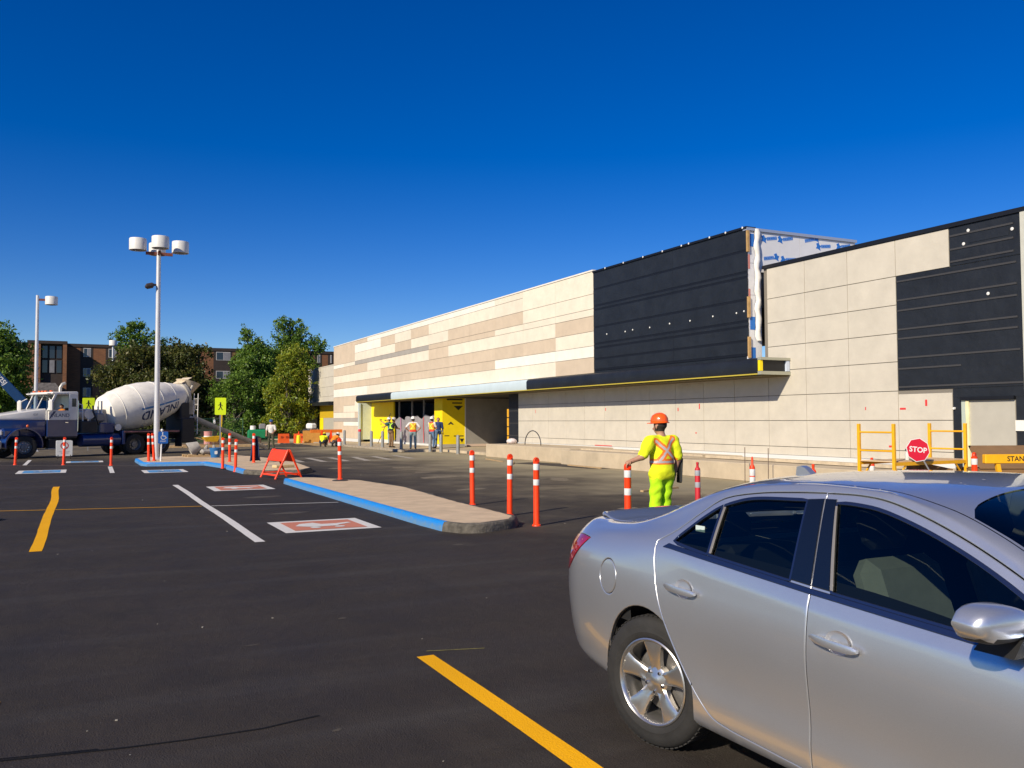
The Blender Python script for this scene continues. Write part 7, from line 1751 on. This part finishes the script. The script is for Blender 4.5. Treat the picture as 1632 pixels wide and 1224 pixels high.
def person(label, loc, rz, J, cols, h=.02, hat=None, vest=None, stripes=None, group=None, scale=1.0, hands=True, extra=None, folds=None, more=()):
    """J: joint dict in the person's own frame (facing +y); cols: dict of materials"""
    t = thing('person', label, 'person', loc, rz, group); t.scale = (scale,)*3
    MI = {'shirt': 0, 'pants': 1, 'skin': 2, 'boot': 3, 'hair': 4, 'sleeve': 5}
    mats = [cols['shirt'], cols['pants'], SKIN, cols.get('boot', BOOT), cols.get('hair', HAIR), cols.get('sleeve', cols['shirt'])]
    B = []; j = {k: np.array(v, float) for k, v in J.items()}
    ch, pe, ne, he = j['chest'], j['pelvis'], j['neck'], j['head']
    up = (ch-pe)/np.linalg.norm(ch-pe)
    lat = j['ls']-j['rs']; lat = lat/np.linalg.norm(lat)
    bag = cols.get('bag', 1.0)
    sq = (1.0, .70, 1.0) if abs(up[2]) > .8 else None
    B.append((pe+up*.05, ch, .150*bag, .172, 'shirt', sq)); B.append((j['rs']*.78+j['ls']*.22, j['ls']*.78+j['rs']*.22, .085, .085, 'shirt'))
    B.append((pe-lat*.075, pe+lat*.075, .128*bag, .128*bag, 'pants', (1, .85, 1)))
    B.append((ch+up*.08, ne, .070, .055, 'skin', None, .02)); B.append((ne, he-np.array((0, 0, .03)), .055, .06, 'skin', None, .02))
    fw = j.get('look', np.array((0, 1, 0))); fw = fw/np.linalg.norm(fw)
    B.append((he-fw*.012+np.array((0, 0, .02)), he+fw*.015-np.array((0, 0, .035)), .098, .075, 'skin')); B.append((he+fw*.085-np.array((0, 0, .02)), he+fw*.105-np.array((0, 0, .035)), .012, .016, 'skin', None, .015))
    hairz = he[2]
    sd = np.cross(fw, (0, 0, 1)); sd = sd/max(1e-6, np.linalg.norm(sd))
    for s in (-1, 1): B.append((he+sd*s*.092-fw*.005+np.array((0, 0, .0)), he+sd*s*.098-fw*.012-np.array((0, 0, .03)), .016, .012, 'skin', None, .01))
    for s, a in ((-1, 'r'), (1, 'l')):
        sh, el, wr = j[a+'s'], j[a+'e'], j[a+'w']; up_sl = sh+(el-sh)*cols.get('sleeve_len', .62)
        B.append((sh, up_sl, .075*cols.get('slw', 1), .066*cols.get('slw', 1), 'sleeve')); B.append((up_sl, el, .046, .042, 'skin' if cols.get('sleeve_len', .62) < 1 else 'sleeve', None, .012)); B.append((el, wr, .043, .030, cols.get('forearm', 'skin'), None, .02))
        d = (j[a+'h']-wr)/max(1e-6, np.linalg.norm(j[a+'h']-wr)); B.append((wr, wr+d*.08, .032, .036, 'skin', None, .015))
        hp, kn, an = j[a+'p'], j[a+'k'], j[a+'a']; pb = cols.get('pbag', 1.0)
        B.append((hp, kn, .098*pb, .074*pb, 'pants')); B.append((kn, an+np.array((0, 0, .03)), .072*pb, .062*pb, 'pants')); toe = j[a+'t']
        B.append((an-np.array((0, 0, .03)), toe, .048, .040, 'boot', None, .02)); B.append((an-np.array((0, 0, .03)), an-(toe-an)*.3-np.array((0, 0, .045)), .046, .036, 'boot', None, .02))
    B += list(more)
    V, F, fc, ID = person_mesh(B, h, folds=folds)
    names = [b[4] for b in B]; mids = np.array([MI[names[i]] for i in ID])
    # hair: back and top of the head
    rel = fc-he; hm = (mids == 2) & (np.abs(rel).max(1) < .16) & (rel[:, 2] > -.075) & ((rel @ fw) < .035+.4*np.maximum(rel[:, 2]-.02, 0)) & (np.abs(rel @ sd) < .094); mids[hm] = 4
    xm = None
    if stripes: mids, xm = stripes(fc, mids, mats, j)
    ex = MB()
    if hands:
        for s, a in ((-1, 'r'), (1, 'l')): fingers(ex, j[a+'w'], j[a+'h']-j[a+'w'], J.get(a+'c', (0, 0, -1) if abs((j[a+'h']-j[a+'w'])[2]) < .08 else (0, 1, 0)), s, 2)
    body = mesh_obj('body', V, F, mids, mats, t, ex)
    if vest:
        infl = .016; TB_ = [(b[0], b[1], b[2]+infl, b[3]+infl, b[4], b[5] if len(b) > 5 else None) for b in B[:2]]+[(B[2][0], B[2][1], B[2][2]*.96+infl, B[2][3]*.96+infl, 'x', (1, .85, 1))]
        mid = (ch+pe)/2
        def clip(P):
            u = (P-pe) @ up; l = np.abs((P-ch) @ lat); return np.maximum(np.maximum(-(u-.0), u-(np.linalg.norm(ch-pe)+.135)), l-.185)
        V2, F2, fc2, _ = person_mesh(TB_, h, .04, clip); q = (fc2-pe) @ up; x = (fc2-pe) @ lat; m2 = vest['fn'](x, q)
        mesh_obj('vest', V2, F2, m2, vest['mats'], t)
    if hat:
        hm_, kind = hat; M = TR(*(he+np.array((0, 0, .055)))) @ Vector(tuple(fw)).to_track_quat('Y', 'Z').to_matrix().to_4x4()
        mb = MB(); mb.lathe([(.118, -.012), (.120, .0), (.122, .02), (.116, .06), (.096, .10), (.06, .125), (.02, .134), (0, .135)], 24, M=M @ Matrix.Diagonal((.95, 1.1, 1, 1)), cap=False)
        if kind == 'hard': mb.lathe([(.112, -.010), (.135, -.016), (.137, -.010), (.118, .004)], 24, M=M @ Matrix.Diagonal((.95, 1.1, 1, 1)), cap=False); mb.prism([(-.08, .10), (.08, .10), (.06, .175), (0, .19), (-.06, .175)], -.012, -.002, 0, M); mb.sphere((0, 0, .088), (.018, .105, .052), 12, 8, 0, M)
        else: mb.prism([(-.08, .10), (.08, .10), (.07, .20), (0, .215), (-.07, .20)], -.006, .004, 0, M)
        mb.build('hard_hat' if kind == 'hard' else 'cap', hm_, t, smooth=50)
    return t
def stand(**k):
    J = dict(pelvis=(0, 0, .95), chest=(0, 0, 1.30), neck=(0, 0, 1.47), head=(0, .015, 1.62), ls=(-.20, 0, 1.405), rs=(.20, 0, 1.405), le=(-.25, -.02, 1.12), re=(.25, -.02, 1.12), lw=(-.26, .06, .88), rw=(.26, .06, .88), lh=(-.26, .09, .79), rh=(.26, .09, .79),
             lp=(-.10, 0, .92), rp=(.10, 0, .92), lk=(-.12, .02, .50), rk=(.12, .02, .50), la=(-.13, -.02, .10), ra=(.13, -.02, .10), lt=(-.15, .14, .045), rt=(.15, .14, .045), look=(0, 1, 0))
    J.update(k); return J
HY = cloth('hi_vis_yellow', (.82, .90, .012)); HYP = cloth('hi_vis_lime_trousers', (.50, .88, .008)); HO = mat('hi_vis_orange_tape', (.95, .22, .02), .6); SILT = mat('silver_tape', (.55, .50, .50), .4)
HATO = mat('orange_hard_hat', (.95, .12, .008), .3, coat=.5); HATW = mat('white_hard_hat', (.80, .79, .76), .3, coat=.4)
def segd(x, z, a, b):
    ax, az = a; bx, bz = b; dx = bx-ax; dz = bz-az; t = np.clip(((x-ax)*dx+(z-az)*dz)/(dx*dx+dz*dz), 0, 1); return np.hypot(x-ax-t*dx, z-az-t*dz)
def main_stripes(fc, mids, mats, j):
    mats += [HO, SILT]; m = mids.copy(); x = fc[:, 0]; z = fc[:, 2]; bk = (fc[:, 1] < .02) & np.isin(mids, (0, 5)) & (np.abs(x) < .235)
    d = np.minimum(segd(x, z, (-.155, 1.41), (.15, 1.135)), segd(x, z, (.14, 1.44), (-.11, 1.135))); d2 = np.abs(z-1.115)
    fr = (mids == 0) & (fc[:, 1] >= .02)
    m[bk & (d < .046)] = 6; m[(bk | fr) & (d2 < .044) & (z < 1.2) & (np.abs(x) < .21)] = 6; m[bk & (d < .016)] = 7; m[(bk | fr) & (d2 < .016) & (np.abs(x) < .21)] = 7
    m[(mids == 0) & (z < .86) & (np.abs(x) < .24)] = 1
    m[(mids == 1) & (z > .865+.012*np.sin(x*34)+.008*np.sin(x*71))] = 0
    pm = (mids == 1) & (np.abs(z-.30) < .045); m[pm] = 6; m[(mids == 1) & (np.abs(z-.30) < .02)] = 7
    return m, None
wk_J = stand(ls=(-.205, 0, 1.405), le=(-.375, -.05, 1.185), lw=(-.505, .0, 1.135), lh=(-.575, .02, 1.10), lc=(0, 0, -1), rs=(.205, 0, 1.405), re=(.258, -.05, 1.14), rw=(.245, .04, .92), rh=(.24, .07, .84), look=(-.35, .93, -.05), head=(-.01, .03, 1.62),
             lp=(-.085, 0, .92), rp=(.085, 0, .92), lk=(-.095, .03, .50), la=(-.12, -.02, .10), ra=(.11, .05, .10), rt=(.14, .21, .045), rk=(.095, .06, .50))
def folds(P):
    x, y, z = P[..., 0], P[..., 1], P[..., 2]
    f = .0032*np.sin(x*26+z*17+2*np.sin(y*11+z*6))+.0024*np.sin(z*48-x*22+1.5*np.sin(x*14))+.003*np.sin(y*40+z*30)
    low = np.clip((.92-z)/.25, 0, 1); f = f+low*.0045*np.sin(z*34+np.sin(x*20)*2+y*8)
    return f-.010*np.exp(-((z-.16)/.05)**2)*(z < .3)
WK = person('worker in bright yellow shirt and lime trousers with an orange hard hat, back turned', (7.48, 10.40, 0), R(1), wk_J, dict(shirt=HY, pants=HYP, bag=1.0, pbag=1.10, slw=1.22, sleeve_len=.78), h=.0105, hat=(HATO, 'hard'), stripes=main_stripes, scale=1.0, folds=folds,
            more=[((0, -.005, .99), (0, 0, 1.20), .186, .186, 'shirt', (1.0, .74, 1.0))])
MB().lathe([(.030, -.012), (.034, 0), (.030, .012)], 14, M=TR(-.48, -.006, 1.142) @ Vector((-.15, .05, -.05)).to_track_quat('Z', 'Y').to_matrix().to_4x4(), cap=False).build('wristband', mat('yellow_wristband', (.85, .55, .01), .6), WK)
hb = MB().box((-.018, -.055, 0), (.018, .055, .36), ch=.015).build('shoulder_bag', BLK, None, smooth=30, loc=(7.77, 10.38, .80)); hb.rotation_euler = (0, R(4), R(4)); tag(hb, 'black bag hanging at the right hip of the worker in yellow', 'bag')
def vfn(body_first=True):
    def fn(x, q):
        m = np.zeros(len(x), int); m[(q < .13)] = 1; d = np.minimum(segd(x, q, (-.13, .46), (.12, .16)), segd(x, q, (.13, .46), (-.12, .16))); m[d < .03] = 2; m[np.abs(q-.16) < .025] = 2; return m
    return fn
VO = mat('vest_orange', (.90, .30, .02), .7); VR = mat('vest_red', (.80, .05, .015), .7); VYS = mat('vest_yellow_stripe', (.85, .75, .05), .6); VL = mat('vest_lime', (.45, .75, .05), .7)
JEAN = cloth('faded_jeans', (.22, .31, .32)); JEANB = cloth('blue_jeans', (.10, .17, .28)); WTEE = cloth('white_tee', (.68, .66, .62)); REDS = cloth('red_shirt', (.42, .02, .03)); BLKS = cloth('black_shirt', (.015, .015, .017)); BRNP = cloth('brown_trousers', (.20, .12, .06)); OLIV = cloth('olive_trousers', (.07, .07, .04)); TEAL = cloth('teal_shirt', (.03, .12, .14)); DKJ = cloth('dark_jeans', (.03, .035, .05)); NAV = cloth('navy_overall', (.02, .05, .16))
hips = dict(le=(-.40, -.06, 1.17), re=(.40, -.06, 1.17), lw=(-.23, .02, 1.0), rw=(.23, .02, 1.0), lh=(-.16, .07, .98), rh=(.16, .07, .98), lc=(0, 0, -1), rc=(0, 0, -1))
person('worker in orange and yellow vest with hands on hips before the plastic sheet', (16.3, 45.6, .13), R(-20), stand(**hips), dict(shirt=WTEE, pants=JEAN, sleeve_len=.7), hat=(HATW, 'hard'), vest=dict(mats=[VO, VR, VYS], fn=vfn()), group='workers at the entrance')
person('worker in orange vest with arms folded next to the second yellow board', (17.55, 46.0, .13), R(-62), stand(le=(-.26, .10, 1.13), re=(.26, .10, 1.13), lw=(.02, .24, 1.16), rw=(-.02, .24, 1.12), lh=(.10, .22, 1.17), rh=(-.10, .22, 1.12), look=(.1, 1, 0)), dict(shirt=REDS, pants=JEANB, sleeve=WTEE, sleeve_len=.6), hat=(HATW, 'hard'), vest=dict(mats=[VO, VR, VYS], fn=vfn()), group='workers at the entrance')
person('person in dark blue half hidden behind a bollard at the second yellow board', (18.2, 46.7, .13), R(160), stand(), dict(shirt=NAV, pants=JEANB, sleeve_len=1.0, forearm='sleeve'), h=.025, group='workers at the entrance')
person('worker in black with lime straps and brown trousers by the first yellow board', (16.15, 48.9, .13), R(-75), stand(pelvis=(0, -.06, .95), chest=(0, .06, 1.28), neck=(0, .12, 1.44), head=(0, .17, 1.58), ls=(-.2, .07, 1.38), rs=(.2, .07, 1.38), le=(-.24, .22, 1.16), re=(.24, .22, 1.16), lw=(-.12, .42, 1.12), rw=(.12, .42, 1.12), lh=(-.08, .50, 1.10), rh=(.08, .50, 1.10), look=(0, 1, -.3)), dict(shirt=BLKS, pants=BRNP, sleeve_len=.9), hat=(mat('grey_hard_hat', (.5, .48, .46), .4), 'hard'), vest=dict(mats=[BLKS, BLKS, VL], fn=vfn()), group='workers at the entrance')
person('painter in teal shirt and white hat reaching up with a long roller pole', (18.1, 55.2, .13), R(60), stand(le=(-.25, .25, 1.35), re=(.25, .22, 1.25), lw=(-.10, .45, 1.48), rw=(.10, .40, 1.15), lh=(-.08, .52, 1.52), rh=(.08, .48, 1.15)), dict(shirt=TEAL, pants=JEAN, sleeve_len=.8), hat=(HATW, 'hard'), group='workers at the entrance')
rp_ = MB().cyl((0, 0, 0), (-1.05, 1.75, 2.0), .02, .02, 8).build('roller_pole', mat('dark_pole', (.08, .06, .04), .6), None, loc=(18.2, 54.2, .14)); tag(rp_, 'long thin roller pole held against the first yellow board', 'pole')
rp_.location = (17.85, 56.9, .16); rp_.rotation_euler = (0, 0, R(155))
person('man in white tee shirt and blue cap guiding the chute', (10.15, 53.35, 0), R(160), stand(le=(-.27, .06, 1.14), lw=(-.16, .28, 1.02), lh=(-.13, .36, 1.0), re=(.27, .0, 1.13), rw=(.26, .12, .90), rh=(.26, .16, .82), la=(-.16, .05, .10), lt=(-.2, .2, .045)), dict(shirt=WTEE, pants=OLIV, sleeve_len=.75), hat=(mat('blue_cap', (.02, .08, .26), .7), 'cap'), h=.018)
def crouch(): return stand(pelvis=(0, -.12, .34), chest=(0, .16, .58), neck=(0, .30, .68), head=(0, .39, .76), ls=(-.19, .19, .66), rs=(.19, .19, .66), le=(-.24, .38, .44), re=(.24, .38, .44), lw=(-.15, .52, .22), rw=(.15, .52, .22), lh=(-.12, .58, .14), rh=(.12, .58, .14), lp=(-.10, -.10, .32), rp=(.10, -.10, .32), lk=(-.18, .28, .42), rk=(.18, .28, .42), la=(-.15, .02, .10), ra=(.15, .02, .10), lt=(-.17, .18, .045), rt=(.17, .18, .045), look=(0, .8, -.5))
person('crouching worker in a lime vest and dark jeans on the new walk', (14.2, 57.2, 0), R(-30), crouch(), dict(shirt=HY, pants=DKJ, sleeve_len=.6), hat=(mat('yellow_hard_hat', (.8, .6, .02), .3), 'hard'), group='crouching workers')
person('crouching worker in an orange shirt beside the worker in the lime vest', (14.85, 56.9, 0), R(-58), crouch(), dict(shirt=cloth('orange_shirt', (.88, .26, .02)), pants=cloth('grey_trousers', (.09, .08, .08)), sleeve_len=1.0, forearm='sleeve'), hat=(HATW, 'hard'), group='crouching workers')
# truck driver, seated in the cab
sit = stand(pelvis=(0, 0, .12), chest=(0, .02, .50), neck=(0, .02, .66), head=(0, .04, .80), ls=(-.2, .02, .60), rs=(.2, .02, .60), le=(-.26, .22, .42), re=(.26, .22, .42), lw=(-.16, .44, .48), rw=(.16, .44, .48), lh=(-.13, .5, .5), rh=(.13, .5, .5), lp=(-.1, .02, .10), rp=(.1, .02, .10), lk=(-.14, .46, .12), rk=(.14, .46, .12), la=(-.14, .52, -.25), ra=(.14, .52, -.25), lt=(-.14, .66, -.30), rt=(.14, .66, -.30), look=(-.6, .8, 0))
dv = person('truck driver in an orange shirt sitting in the mixer cab', (0, 0, 0), 0, sit, dict(shirt=cloth('orange_shirt', (.9, .2, .02)), pants=DKJ, sleeve_len=.8), h=.022)
dvm = TR(-2.91, 47.82, 0) @ RZ(R(209)) @ TR(-2.08, .5, 1.66) @ RZ(R(-90)); dv.location = dvm.translation; dv.rotation_euler = dvm.to_euler()
